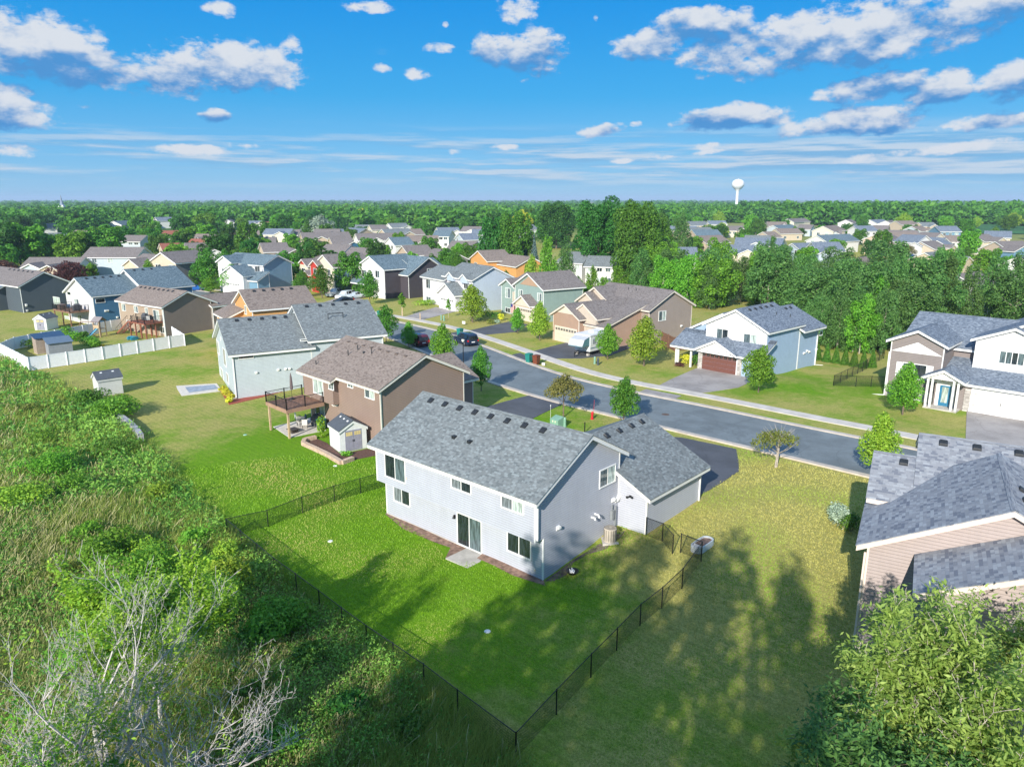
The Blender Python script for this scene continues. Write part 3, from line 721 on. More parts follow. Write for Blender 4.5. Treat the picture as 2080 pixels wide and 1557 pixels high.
for (u, v, r, hh) in ((3.9,3.2,.05,.5),(3.6,2.3,.05,.5),(5.2,3.0,.1,.18),(6.2,3.2,.04,.55),(1.2,.2,.05,.4)):
    m = MB(); m.tube((u,v,zz(v)-.1),(u,v,zz(v)+hh),r,r,8); m.build('vent_pipe', PIPE, h.last_roof)
def w3(hh, face, plane, x, y0, y1, w, **k):
    (a, b), (_, c) = s3(x, y0), s3(x, y1); return wpx(hh, face, plane, a, b, c, w, **k)
w3(h, 'F', -.62, 918, 672, 812, 1.7, glass=(G_CURT,G_CURT), door=True)
w3(h, 'F', -.62, 1013, 715, 778, .75, glass=G_MID)
w3(h, 'F', 0, 1157, 705, 762, .8, glass=G_MID)
w3(h, 'F', 0, 1303, 768, 845, 1.35, glass=(G_MID,G_CURT))
w3(h, 'F', 0, 932, 890, 990, 1.7, glass=(G_DARK,G_CURT), door=True)
for x in (1030,1045,1058): a, z = h.at('F', 0, *s3(x, 898)); h.vent_hood('F', 0, a, z, 1.0)
h.downspout(12.25, -.08, 5.0, 0.0)

# ---- light grey-blue house, long side to the camera
S_LBLUE = siding('siding_pale_blue_grey', (0.47,0.53,0.56))
h = House('pale_blue_house', 'pale blue-grey house with long blank side wall and two stepped grey shingle roofs', -30.5, 78.2, 61.1, 0.0)
Cc = h
h.block(0, 8.6, 0, 12.0, 8.05, 3.0/6.4, S_LBLUE, SH_GREY, e0=.45, ov=.42, vents=[1.6,3.0,4.4,5.8,7.1], vside=-1)
h.block(8.6, 17.2, 0, 13.0, 9.05, 3.0/6.4, S_LBLUE, SH_GREY, e0=.45, ov=.42, vents=[9.8,11.4,13.0,14.6,16.2], vside=-1)
m = MB(); z = 9.05-.469*3.0+.05; m.tube((11.6,3.2,z-.1),(11.6,3.2,z+.5),.045,.045,6); m.tube((13.4,3.2,z-.1),(13.4,3.2,z+.5),.045,.045,6); m.tube((11.6,3.2,z+.5),(13.4,3.2,z+.5),.05,.05,6); h.mesh('vent_pipe', m, PIPE, h.last_roof)
w3(h, 'F', 0, 370, 517, 545, 1.5, glass=G_DARK, panes=1); w3(h, 'F', 0, 828, 403, 410, 1.4, glass=G_DARK, panes=1)
for (x, y) in ((447,655),(612,633),(668,628),(697,626)): a, z = h.at('F', 0, *s3(x, y)); h.vent_hood('F', 0, a, z, 1.2)
w3(h, 'L', 0, 165, 430, 510, 1.7, glass=(G_MID,G_CURT)); w3(h, 'L', 0, 215, 490, 600, 1.6, glass=(G_DARK,G_MID), door=True); w3(h, 'L', 0, 197, 640, 740, 1.7, glass=(G_CURT,G_MID), door=True); w3(h, 'L', 0, 235, 670, 730, 1.3, glass=G_DARK)
a, z = h.at('L', 0, *s3(180,400)); m = MB(); m.tube((0,0,0),(0,.05,0),.28,.28,12); o = m.build('gable_louvre', WHITE, h.root); o.matrix_basis = h.M('L', 0, a, z)
h.downspout(.05, -.08, 4.9, 0.0, (-.9,-.5)); h.downspout(17.1, -.08, 5.9, 0.9, (.3,-.3))

# ---- orange gabled house behind it
S_ORANGE = siding('siding_orange_tan', (0.62,0.34,0.13))
h = House('orange_gable_house', 'brown roofed house with an orange-tan gable peeking over the pale blue house', -35.0, 98.2, 55.4, 1.0)
h.block(0, 8.6, 0, 8.6, 8.2, .47, S_ORANGE, SH_BROWN, vents=[1.5,2.8,4.1,5.4,6.7], vside=-1)
h.block(-2.2, 3.0, 4.6, 10.5, 5.7, .42, S_ORANGE, SH_BROWN, axis='v')
h.window('L', 0, 3.2, 5.0, .8, 1.1, glass=G_MID)

# ---- tan house with rear deck and white fence
S_TAN = siding('siding_tan', (0.40,0.31,0.23)); S_TAUPE = siding('siding_taupe', (0.22,0.175,0.145))
h = House('tan_deck_house', 'tan and taupe walk-out house with brown roof, inside the white vinyl fence on the left', -66.3, 123.2, 125.3, 0.0)
E_ = h
h.block(0, 13.6, 0, 8.4, 7.0, .45, S_TAUPE, SH_BROWN, vr=4.2, vents=[1,2.4,3.8,5.2,6.6,8,9.4,10.8], vside=-1, e1=1.0)
m = MB(); m.box(-.005,13.5,-.012,.0,-1,4.95); h.mesh('wall', m, S_TAN)['label'] = 'lighter tan rear wall'
h.block(7.5, 13.9, 8.4, 15, 5.6, .42, S_TAUPE, SH_BROWN, axis='v')
A1 = lambda x, y: (x*.2505, 380+y*.2505)
def w1(hh, face, plane, x, y0, y1, w, **k):
    (a, b), (_, c) = A1(x, y0), A1(x, y1); return wpx(hh, face, plane, a, b, c, w, **k)
for (x, y0, y1, w) in ((1007,950,1000,1.1),(1107,967,1015,1.1),(1192,982,1028,.8)): w1(h, 'F', -.012, x, y0, y1, w, glass=(G_CURT,G_MID))
w1(h, 'F', -.012, 1275, 1000, 1090, 1.6, glass=(G_MID,G_CURT), door=True); w1(h, 'F', -.012, 1047, 1083, 1130, 1.0, glass=G_MID); w1(h, 'F', -.012, 1322, 1135, 1180, 1.1, glass=G_DARK)
h.downspout(13.5, -.08, 4.6, 0)

# ---- pale gabled house with blue side wall
S_PALE = siding('siding_pale_grey', (0.60,0.60,0.62)); S_BLUE = siding('siding_deep_blue', (0.065,0.17,0.29))
h = House('blue_side_house', 'house with pale rear gable and deep blue side wall, deck on posts at its back', -72.4, 126.4, 37.0, 0.0)
F_ = h
h.block(0, 8.4, 0, 10.4, 8.0, .50, S_PALE, SH_NAVY, vents=[1.4,2.8,4.2,5.6,7.0], vside=-1)
m = MB(); m.box(-.02,8.4,-.014,0,-1,5.3); h.mesh('wall', m, S_BLUE)['label'] = 'deep blue side wall'
h.block(8.4, 17.4, -1.6, 10.6, 8.9, .50, S_PALE, SH_NAVY, vents=[9.6,11.2,12.8], vside=-1)
m = MB(); m.box(8.38,17.4,-1.615,-1.6,-1,5.7); h.mesh('wall', m, S_BLUE)['label'] = 'deep blue side wall'
w1(h, 'L', 0, 465, 895, 950, 2.6, glass=G_CURT, panes=3); w1(h, 'L', 0, 630, 910, 985, 1.7, glass=(G_CURT,G_MID), door=True); w1(h, 'L', 0, 562, 850, 872, 1.3, glass=G_DARK, panes=1)
w1(h, 'L', 0, 650, 1040, 1080, 1.3, glass=(G_CURT,G_MID)); w1(h, 'L', 0, 552, 1050, 1110, 1.7, glass=G_CURT, door=True); w1(h, 'F', -.014, 815, 905, 935, 1.5, glass=G_DARK, panes=1)
for x, y in ((855,1003),(872,1002),(950,1055)): a, z = h.at('F', -.014, *A1(x, y)); h.vent_hood('F', -.014, a, z, 1.6)

# ---- slate house at the left edge
S_SLATE = siding('siding_slate', (0.085,0.105,0.125))
h = House('slate_house', 'dark slate sided house with taupe roof cut off by the left edge of the photo', -106.5, 149.0, 124.5, 0.2)
h.block(-14, 15.0, 0, 9.0, 7.5, .5, S_SLATE, SH_TAUPE, vents=[2,4,6,8,10,12], vside=-1)
h.block(-14, 8.5, -1.6, 4.0, 7.0, .45, S_SLATE, SH_NAVY, vr=4.6, e1=0, corners=False)
for x, y in ((50,978),(195,955),(150,1010),(85,1015)): a, z = h.at('R', 15.0, *A1(x, y)); h.vent_hood('R', 15.0, max(a,.6), z, 1.6)
h.window('F', -1.6, 3.0, 3.4, 1.6, .7, glass=G_MID)

# ---- dark shingled house at the right edge, near the camera
S_BLUSH = siding('siding_pinkish_tan', (0.40,0.335,0.315), lap=.16)
TAN_T = plain('tan_fascia', (0.70,0.60,0.52), 0.5, var=.02)
h = House('tan_shingle_house', 'pinkish tan house with dark mottled shingles at the right edge, nearest to the camera', 15.9, 30.0, 119.0, .8, trim=TAN_T)
Hh = h
h.block(0, 10.1, 0, 6.9, 8.5, .51, S_BLUSH, SH_DKMIX, axis='v', vr=5.05, vents=[1.6,3.0], vside=1)
h.block(0, 1.9, 4.6, 10.6, 7.64, .40, S_BLUSH, SH_DKMIX, vr=7.55, vents=[1.0], vside=-1, e1=.4, o1=-.40)
h.block(2.0, 17.0, 4.62, 14.6, 8.4, .40, S_BLUSH, SH_DKMIX, vr=9.45, vents=[2.7,4.2,6.0], vside=-1, corners=False)
h.block(2.3, 12.7, -3.4, .1, 8.3, .47, S_BLUSH, SH_DKMIX, axis='v', vr=7.5, o1=-.2)
h.downspout(-.08, -.06, 5.3, 0)
h.window('F', -3.4, 7.0, 2.2, 1.8, 1.5, glass=G_CURT)

# ---- white and taupe house at the right across the street
WSID = siding('siding_white', (0.70,0.69,0.68), lap=.2, vert=True); S_MUSH = siding('siding_mushroom', (0.25,0.215,0.205)); S_BB = siding('siding_grey_batten', (0.50,0.49,0.48), vert=True)
def stone(name, a, b):
    m, nt, bb = mk(name); bb.inputs['Roughness'].default_value = .9; tc = nt.nodes.new('ShaderNodeTexCoord'); br = nt.nodes.new('ShaderNodeTexBrick'); nt.links.new(tc.outputs['UV'], br.inputs['Vector'])
    br.inputs['Color1'].default_value = (*a,1); br.inputs['Color2'].default_value = (*b,1); br.inputs['Mortar'].default_value = (.3,.28,.26,1); br.inputs['Scale'].default_value = 1; br.inputs['Brick Width'].default_value = .42
    br.inputs['Row Height'].default_value = .14; br.inputs['Mortar Size'].default_value = .01; br.squash = .6; nt.links.new(br.outputs['Color'], bb.inputs['Base Color']); return m
STONE = stone('stacked_stone', (.28,.26,.24), (.58,.55,.52))
h = House('white_gable_house', 'white and taupe house with white garage door, blue front door and stone base at right', 40.0, 76.0, 134.1, 1.0)
I_ = h
h.block(0, 5.0, 0, 9.0, 7.4, .46, S_MUSH, SH_SLATE, axis='v', z0=-1)
h.block(0.2, 9.5, 4.0, 15.0, 8.0, .44, S_MUSH, SH_SLATE, corners=False)
h.block(7.5, 19.0, 3.2, 14.0, 9.6, .44, S_BB, SH_SLATE, axis='v', z0=-1)
h.block(7.2, 13.6, 2.2, 8.0, 8.3, .42, WSID, SH_SLATE, axis='v')
h.block(4.8, 19.0, -.8, 5.0, 4.45, .30, S_MUSH, SH_SLATE, vr=4.2, e1=0, corners=False)
h.block(4.3, 7.3, -2.2, .2, 4.1, .5, WSID, SH_SLATE, axis='v', z0=3.05, belly=3.05, corners=False, ov=.3)
m = MB()
m.poly([(.1,-.03,4.95),(4.9,-.03,4.95),(2.5,-.03,6.1)]); h.mesh('gable_panel', m, WHITE)
m = MB(); m.box(-.04,5.04,-.05,.2,-.8,1.05); m.box(-.04,.0,0,9,-.8,1.05); h.mesh('stone_base', m, STONE)
for u in (4.45,4.85,6.75,7.15): m = MB(); m.box(u-.09,u+.09,-2.15,-1.97,-.1,3.1); h.mesh('porch_column', m, WHITE)
m = MB(); m.box(4.3,7.3,-2.3,-.8,-.6,.12); h.mesh('porch_slab', m, CONC)
m = MB(); m.box(4.95,6.65,-.86,-.79,.12,2.6); h.mesh('door_surround', m, WHITE)
m = MB(); m.box(-.5,.5,0,.05,0,2.1); o = m.build('front_door', plain('blue_paint', (.03,.17,.30), .4), h.root); o.matrix_basis = h.M('F', -.86, 5.8, .15)
g = MB(); g.box(-.28,.28,.05,.06,.35,1.95); g.build('pane', G_CURT, o)
h.window('F', 0, 2.5, 2.35, 2.2, 1.45, glass=(G_MID,G_DARK)); m = MB(); m.box(.75,1.3,-.05,-.01,2.3,3.85); m.box(3.7,4.25,-.05,-.01,2.3,3.85); h.mesh('shutters', m, WHITE)
h.window('F', 0, 3.0, .1, 1.2, .7, glass=G_CURT)
h.window('F', 2.2, 10.4, 4.7, 2.0, 1.15, glass=(G_MID,G_MID,G_DARK,G_MID), panes=4)
h.garage_door('F', -.8, 10.6, .05, 4.9, 2.3, WHITE, glassrow=False, hinge=True)
m = MB(); m.box(7.5,8.05,-.9,-.78,-.6,2.3); h.mesh('stone_pier', m, STONE)
h.downspout(-.08, -.08, 4.8, -.1, (-1.2,-.2))

# ---- white fronted house with blue side wall and brown garage door
S_SKY = siding('siding_sky_blue', (0.35,0.47,0.62)); GD_BROWN = plain('brown_garage_door', (0.16,0.065,0.05), .5, var=.05)
h = House('white_front_house', 'white fronted house with light blue side wall and brown garage door across the street', 29.9, 84.7, 47.5, 1.0)
J_ = h; s4 = lambda x, y: (1360+x*.17341, 600+y*.17341)
h.block(0, 8.2, 0, 8.2, 7.6, .50, S_SKY, SH_SLATE, vents=[1.8,3.1,4.4,5.7,7.0], vside=-1)
m = MB(); m.poly([(-.03,8.22,-1),(-.03,-.02,-1),(-.03,-.02,5.45),(-.03,4.1,7.45),(-.03,8.22,5.45)]); h.mesh('wall', m, WSID)['label'] = 'white front wall'
h.block(8.0, 13.0, 0, 8.0, 6.9, .47, S_SKY, SH_SLATE, vents=[10.6,11.8], vside=-1, e0=.9)
h.block(2.0, 8.8, 4.0, 11.6, 6.6, .5, S_SKY, SH_SLATE, axis='u', vr=7.0, corners=False, e1=.4)
h.block(-2.0, 0.3, -.4, 11.4, 4.2, .52, S_SKY, SH_SLATE, axis='v', vr=.9, e1=0, z0=2.3, belly=2.3, corners=False)
h.block(-2.6, .2, 2.6, 7.6, 4.0, .5, WSID, SH_SLATE, axis='u', z0=2.5, belly=2.5, corners=False, ov=.3)
m = MB(); m.box(-1.9,.1,.2,7.9,-1,2.6); h.mesh('wall', m, S_SKY); m = MB(); m.box(-1.96,-1.88,1.9,2.45,-.5,2.5); m.box(-1.96,-1.88,7.3,7.9,-.5,2.5); h.mesh('stone_pier', m, STONE)
h.garage_door('L', -1.9, 5.0, .0, 4.8, 2.15, GD_BROWN)
h.window('L', -.03, 5.9, 3.6, 1.5, 1.3, glass=(G_MID,G_DARK)); h.window('L', -.03, 2.1, 3.4, 1.7, 1.35, glass=(G_MID,G_CURT))
m = MB()
for a in (5.9, 2.1): m.box(-.10,-.03,a-1.15,a+1.15,4.95,5.1); m.box(-.10,-.03,a-1.15,a+1.15,5.75,5.83)
h.mesh('window_canopy', m, WHITE)
for v in (10.9, 11.2, 9.0): m = MB(); m.box(-1.95,-1.75,v-.1,v+.1,-.3,2.5); h.mesh('porch_column', m, WHITE)
a, z = h.at('F', 0, *s4(1775,435)); h.window('F', 0, a, z-.3, .6, .5, glass=G_DARK, panes=1)
for x, y in ((1570,675),(1605,650),(1630,660),(1712,632)): a, z = h.at('F', 0, *s4(x, y)); h.vent_hood('F', 0, a, z, 1.3)
h.downspout(12.95, -.08, 5.0, -.7, (1.0,-.6)); h.pipe(5.6, 2.0, 6.55); h.pipe(7.6, 1.2, 6.2)

# ---- brown roofed house with the camper on its driveway
S_DOVE = siding('siding_warm_grey', (0.33,0.275,0.24)); S_SAND = siding('siding_sand', (0.56,0.48,0.39)); S_ADOBE = siding('siding_adobe', (0.40,0.27,0.20))
h = House('camper_driveway_house', 'warm grey house with large weathered brown roof and triple garage, behind the folding camper', 12.0, 114.4, 144.0, 1.0, trim=plain('beige_trim',(.70,.63,.54),.5,var=.02))
K_ = h; s5 = lambda x, y: (1160+x*.17341, 560+y*.17341)
h.block(0, 12.9, 0, 9.1, 7.55, .50, S_DOVE, SH_TAUPE, vr=4.55, e0=.45)
h.block(1.0, 11.4, -7.0, 2.2, 6.0, .32, S_ADOBE, SH_TAUPE, axis='u', vr=1.5, e1=0, corners=False, e0=.6)
h.block(1.6, 7.4, -8.4, 0, 5.7, .55, S_ADOBE, SH_TAUPE, axis='v', corners=True)
h.block(4.6, 9.8, -7.4, 1, 6.0, .62, S_SAND, SH_TAUPE, axis='v', corners=False, ov=.2)
h.block(-.6, 3.4, -1.6, 3.0, 6.6, .62, S_SAND, SH_TAUPE, axis='v', corners=False)
h.block(-.4, 4.4, -.4, 3.5, 7.4, .6, S_SAND, SH_TAUPE, axis='v', corners=False)
m = MB(); m.poly([(2.0,-8.43,4.3),(7.0,-8.43,4.3),(4.5,-8.43,5.55)]); h.mesh('gable_panel', m, CREAM)
h.garage_door('F', -8.4, 4.5, 0, 4.8, 2.15, CREAM); h.garage_door('F', -7.0, 9.3, 0, 2.7, 2.15, CREAM)
h.window('F', -1.6, .9, 2.6, 1.3, 1.4, glass=G_DARK)
a, z = h.at('R', 12.9, *s5(1065,520)); h.window('R', 12.9, a, z, 1.4, 1.3, glass=(G_MID,G_CURT))
h.pipe(5.2, 3.4, 7.0); h.pipe(6.8, 3.4, 7.0); a, z = h.at('R', 12.9, *s5(1288,587)); h.vent_hood('R', 12.9, a, z, 1.4)

# ---- sage green house
S_SAGE = siding('siding_sage', (0.27,0.36,0.33)); S_CLAY = siding('siding_clay', (0.45,0.30,0.20), vert=True)
h = House('sage_green_house', 'sage green split entry house with taupe roof and stone coloured gables, flag by the door', 5.3, 123.7, 57.5, 1.0)
L_ = h; s6 = lambda x, y: (820+x*.2023, 520+y*.2023)
h.block(0, 8.4, 0, 8.8, 8.05, .50, S_SAGE, SH_TAUPE, vents=[1,2.4,3.8,5.2,6.6], vside=1)
h.block(2.6, 8.2, 5.0, 14.5, 7.0, .46, S_SAGE, SH_TAUPE, axis='v', vr=6.4, o1=.3)
h.block(.6, 6.0, 9.8, 14.4, 6.4, .5, S_SAGE, SH_TAUPE, axis='u', o0=.5)
h.block(-1.6, 1.2, 1.6, 6.2, 4.4, .58, CREAM, SH_TAUPE, axis='u', z0=2.5, belly=2.5, corners=False)
m = MB(); m.box(-1.5,.1,.4,7.6,-1,2.55); h.mesh('wall', m, S_SAND)
m = MB(); m.poly([(-.03,7.2,5.9),(-.03,1.6,5.9),(-.03,4.4,7.5)]); h.mesh('gable_panel', m, S_CLAY)
h.garage_door('L', -1.5, 3.6, 0, 4.6, 2.1, CREAM)
for v in (1.1, 7.0): h.window('L', 0, v, 3.6, 1.2, 1.25, glass=(G_CURT,G_MID), sill=True)
h.window('L', .6, 12.2, 2.9, 1.6, 1.7, glass=(G_CURT,G_MID)); h.window('L', .6, 12.2, .2, 1.6, .8, glass=G_DARK)
m = MB(); m.box(.3,.9,8.9,9.4,-.3,4.2); m.box(.3,.9,9.9,10.2,-.3,4.2); h.mesh('entry_column', m, CREAM)

# ---- pale blue-grey house with three dormers and white garage
S_MIST = siding('siding_mist_blue', (0.46,0.53,0.61)); S_LILAC = siding('siding_pale_lilac', (0.62,0.61,0.65))
h = House('dormer_house', 'pale blue-grey house with small dormers and white garage door, beside the sage green house', -13.0, 143.8, 145.0, 1.0)
M_ = h
h.block(-.4, 10.0, 0, 8.8, 8.2, .46, S_MIST, SH_GREY)
m = MB(); m.box(-.42,10.0,-.015,0,-.8,5.9); h.mesh('wall', m, S_LILAC)
h.block(-8.2, .6, -.6, 7.6, 7.3, .46, S_LILAC, SH_GREY)
for u in (1.6, 6.6): h.block(u-.1, u+2.3, -.5, 3.2, 6.95, .6, S_MIST, SH_GREY, axis='v', z0=5.2, belly=5.2, corners=False, ov=.25, eave=.25)
h.block(1.6, 7.6, -2.4, .1, 5.1, .6, S_LILAC, SH_GREY, axis='v')
h.garage_door('F', -2.4, 4.6, 0, 4.7, 2.2, WHITE)
for u in (2.7, 7.7): h.window('F', -.015, u, 4.2, 1.4, 1.25, glass=G_DARK)
h.window('F', -.6, -5.9, 3.0, 1.6, 1.7, glass=(G_DARK,G_MID)); h.window('F', -.6, -5.9, .2, 1.8, 1.0, glass=G_MID)
m = MB(); m.box(-.45,.45,0,.06,0,2.1); o = m.build('front_door', WHITE, h.root); o.matrix_basis = h.M('F', -.6, -1.2, 0.1); g = MB(); g.box(-.2,.2,.06,.07,.3,1.9); g.build('pane', G_DARK, o)

# ---- charcoal and white house with cars in front
S_CHAR = siding('siding_charcoal', (0.075,0.065,0.075))
h = House('charcoal_side_house', 'charcoal sided house with white front gable and blue-grey roof, cars parked on its driveway', -26.9, 155.6, 47.0, 1.0)
N_ = h
h.block(0, 9.0, 0, 10.5, 8.6, .45, S_CHAR, SH_NAVY)
m = MB(); m.poly([(-.03,10.5,-1),(-.03,-.02,-1),(-.03,-.02,6.2),(-.03,5.25,8.45),(-.03,10.5,6.2)]); h.mesh('wall', m, WSID)['label'] = 'white front wall'
h.block(4.0, 12.5, -3.0, 5.2, 8.3, .62, S_CHAR, SH_NAVY, axis='v', vr=9.2)
h.block(7.0, 14.5, -.5, 6.0, 7.6, .45, S_CHAR, SH_NAVY, corners=False)
h.window('L', -.03, 7.9, 3.9, 1.6, 1.5, glass=(G_DARK,G_MID)); h.window('L', -.03, 2.6, 4.2, 1.5, 1.4, glass=(G_DARK,G_MID))
h.window('F', -3.0, 9.6, 4.6, 1.2, 1.2, glass=G_MID); h.window('F', -3.0, 9.8, 1.3, 1.2, 1.2, glass=G_MID)
h.block(-2.0, .2, 3.6, 10.6, 3.9, .4, WSID, SH_NAVY, axis='v', vr=.2, e1=0, z0=2.4, belly=2.4, corners=False)
h.garage_door('L', -.05, 7.2, 0, 3.6, 2.1, GD_BROWN)

# ---- red gabled cream house
S_CREAM = siding('siding_cream', (0.66,0.60,0.48)); S_REDG = siding('siding_red', (0.48,0.05,0.035), vert=True); S_MBLUE = siding('siding_medium_blue', (0.16,0.29,0.40))
h = House('red_gable_house', 'cream house with bright red gables, taupe roof and blue side wall', -39.3, 163.4, 52.0, 1.0)
O_ = h
h.block(0, 9.0, 0, 10.0, 8.3, .46, S_MBLUE, SH_TAUPE, vents=[1,2.6,4.2,5.8,7.4], vside=1)
m = MB(); m.poly([(-.03,10.0,-1),(-.03,-.02,-1),(-.03,-.02,5.85),(-.03,5,8.15),(-.03,10.0,5.85)]); h.mesh('wall', m, S_CREAM)
h.block(-1.0, 3, 5.6, 10.6, 7.0, .5, S_REDG, SH_TAUPE, axis='u')
h.block(2.5, 9, 9.0, 20.5, 7.0, .46, S_CREAM, SH_TAUPE, axis='v', vr=5.6)
h.block(.3, 5, 15.5, 20.6, 6.5, .5, S_CREAM, SH_TAUPE, axis='u')
m = MB(); m.poly([(.27,20.4,5.2),(.27,15.7,5.2),(.27,18.05,6.35)]); h.mesh('gable_panel', m, S_REDG)
h.block(-1.2, 2, 11.3, 14.2, 4.3, .5, S_REDG, SH_TAUPE, axis='u', z0=2.7, belly=2.7, corners=False)
h.window('L', .27, 18.0, 2.6, 2.0, 1.7, glass=(G_DARK,G_MID)); h.window('L', -1.0, 8.1, 3.7, 1.7, 1.3, glass=(G_DARK,G_MID)); h.window('L', -.03, 2.6, 3.8, 1.4, 1.3, glass=G_DARK)

# ---- blue roofed house with white gables left of it
h = House('blue_roof_house', 'white fronted house with blue-grey roof and blue side gable behind a round street tree', -66.0, 173.0, 123.0, 1.0)
P_ = h
h.block(-2.5, 12.0, 0, 8.0, 8.0, .46, S_MBLUE, SH_NAVY)
m = MB(); m.box(-2.5,12,-.02,0,-.8,5.9); h.mesh('wall', m, WSID)
h.block(-1.5, 3.5, -2.0, 3.5, 7.8, .5, WSID, SH_NAVY, axis='v'); h.block(3.0, 10.5, -4.5, 1.0, 6.0, .5, WSID, SH_NAVY, axis='v'); h.block(8, 13.4, -3.0, .2, 4.6, .5, S_MBLUE, SH_NAVY, vr=.1, e1=0)
h.window('F', -2.0, 1.0, 3.2, 2.4, 1.6, glass=(G_MID,G_DARK,G_MID), panes=3); h.garage_door('F', -4.5, 6.7, 0, 4.6, 2.1, WHITE)
a, z = h.at('R', 12.0, *[400+490*.2505, 380+668*.2505]); h.window('R', 12.0, a, z-.4, 1.2, 1.1, glass=G_MID)

# ---- beige house behind the blue-sided one
S_BEIGE = siding('siding_beige', (0.60,0.50,0.38)); S_STONE = siding('siding_grey_brown', (0.20,0.20,0.205))
h = House('beige_gable_house', 'beige fronted house with taupe roof, dark grey side wall and a low garage wing', -79.0, 174.0, 30.0, 1.0)
h.block(0, 9, 0, 9.5, 8.2, .46, S_STONE, SH_TAUPE)
m = MB(); m.poly([(-.03,9.5,-1),(-.03,-.02,-1),(-.03,-.02,5.9),(-.03,4.75,8.05),(-.03,9.5,5.9)]); h.mesh('wall', m, S_BEIGE)
h.block(1.5, 8.5, 9.0, 19, 7.0, .45, S_BEIGE, SH_TAUPE, axis='v'); h.block(-1.2, 4, 12.5, 18.5, 6.3, .5, S_BEIGE, SH_TAUPE, axis='u')
h.window('L', -.03, 6.8, 3.9, 1.5, 1.3, glass=(G_DARK,G_MID)); h.window('L', -.03, 1.8, 3.9, 1.4, 1.3, glass=(G_DARK,G_MID)); h.garage_door('L', -.05, 3.2, .2, 4.2, 2.1, WHITE)

# ---- all the smaller houses of the estate, from the two ends of their ridges
S_WHT = siding('siding_off_white', (0.72,0.72,0.70)); S_LG = siding('siding_light_blue_grey', (0.45,0.52,0.57)); S_GR = siding('siding_mid_grey', (0.22,0.22,0.21))
S_RUST = siding('siding_orange', (0.66,0.34,0.12)); S_NAVY = siding('siding_navy', (0.04,0.13,0.24)); S_TN2 = siding('siding_light_tan', (0.52,0.42,0.32))
def q(region, x, y):
    k = .2505; ox, oy = {1:(0,380),2:(400,380),3:(800,380),4:(1200,340),5:(1560,380)}[region]; return ox+x*k, oy+y*k
def far_house(label, reg, a, b, walls, roof, zr=8.0, hw=4.3, slope=.46, side=None, wings=(), name='house', min_len=7.0, deck=None, wins=True, group=None, yaw=None):
    """ridge from a to b (photo points); walls: material, side: material of the right hand end / long side; wings: (u0,u1,v0,v1,zr,axis,mat)"""
    pa = on(*q(reg, *a), z=zr+.7); pb = on(*q(reg, *b), z=zr+.7); d = pb-pa; az = math.degrees(math.atan2(d.x, d.y)); L = max(math.hypot(d.x, d.y)-.6, min_len)
    L = min(L, 19)
    if yaw is not None: az = yaw
    ra = R(az); x = pa.x+hw*math.cos(ra); y = pa.y-hw*math.sin(ra); zb = hz(x, y)
    h = House(name, label, x, y, az, zb, group=group)
    h.block(0, L, 0, hw*2, zr, slope, walls, roof, corners=False)
    if side is not None:
        m = MB(); ze = zr-slope*hw-.1; m.poly([(L+.02,0,-1),(L+.02,2*hw,-1),(L+.02,2*hw,ze),(L+.02,hw,zr-.1),(L+.02,0,ze)]); h.mesh('wall', m, side)
    for (u0,u1,v0,v1,z2_,ax,mt) in wings: h.block(u0, u1, v0, v1, z2_, slope, mt or walls, roof, axis=ax, corners=False)
    if wins:
        two = zr > 6.5; zs = (3.6, .9) if two else (1.0,)
        rnd = random.Random(label)
        if az > 75 or az < -60:
            for zz in zs:
                for f in (.2, .5, .8):
                    if rnd.random() < .8: h.window('F', 0, L*f, zz, rnd.choice((1.2,1.6)), 1.2, glass=rnd.choice((G_DARK,G_MID,G_CURT)))
        else:
            for zz in zs:
                for f in (.3, .7):
                    if rnd.random() < .85: h.window('L', 0, hw*2*f, zz, 1.4, 1.2, glass=rnd.choice((G_DARK,G_MID,G_CURT)))
    return h
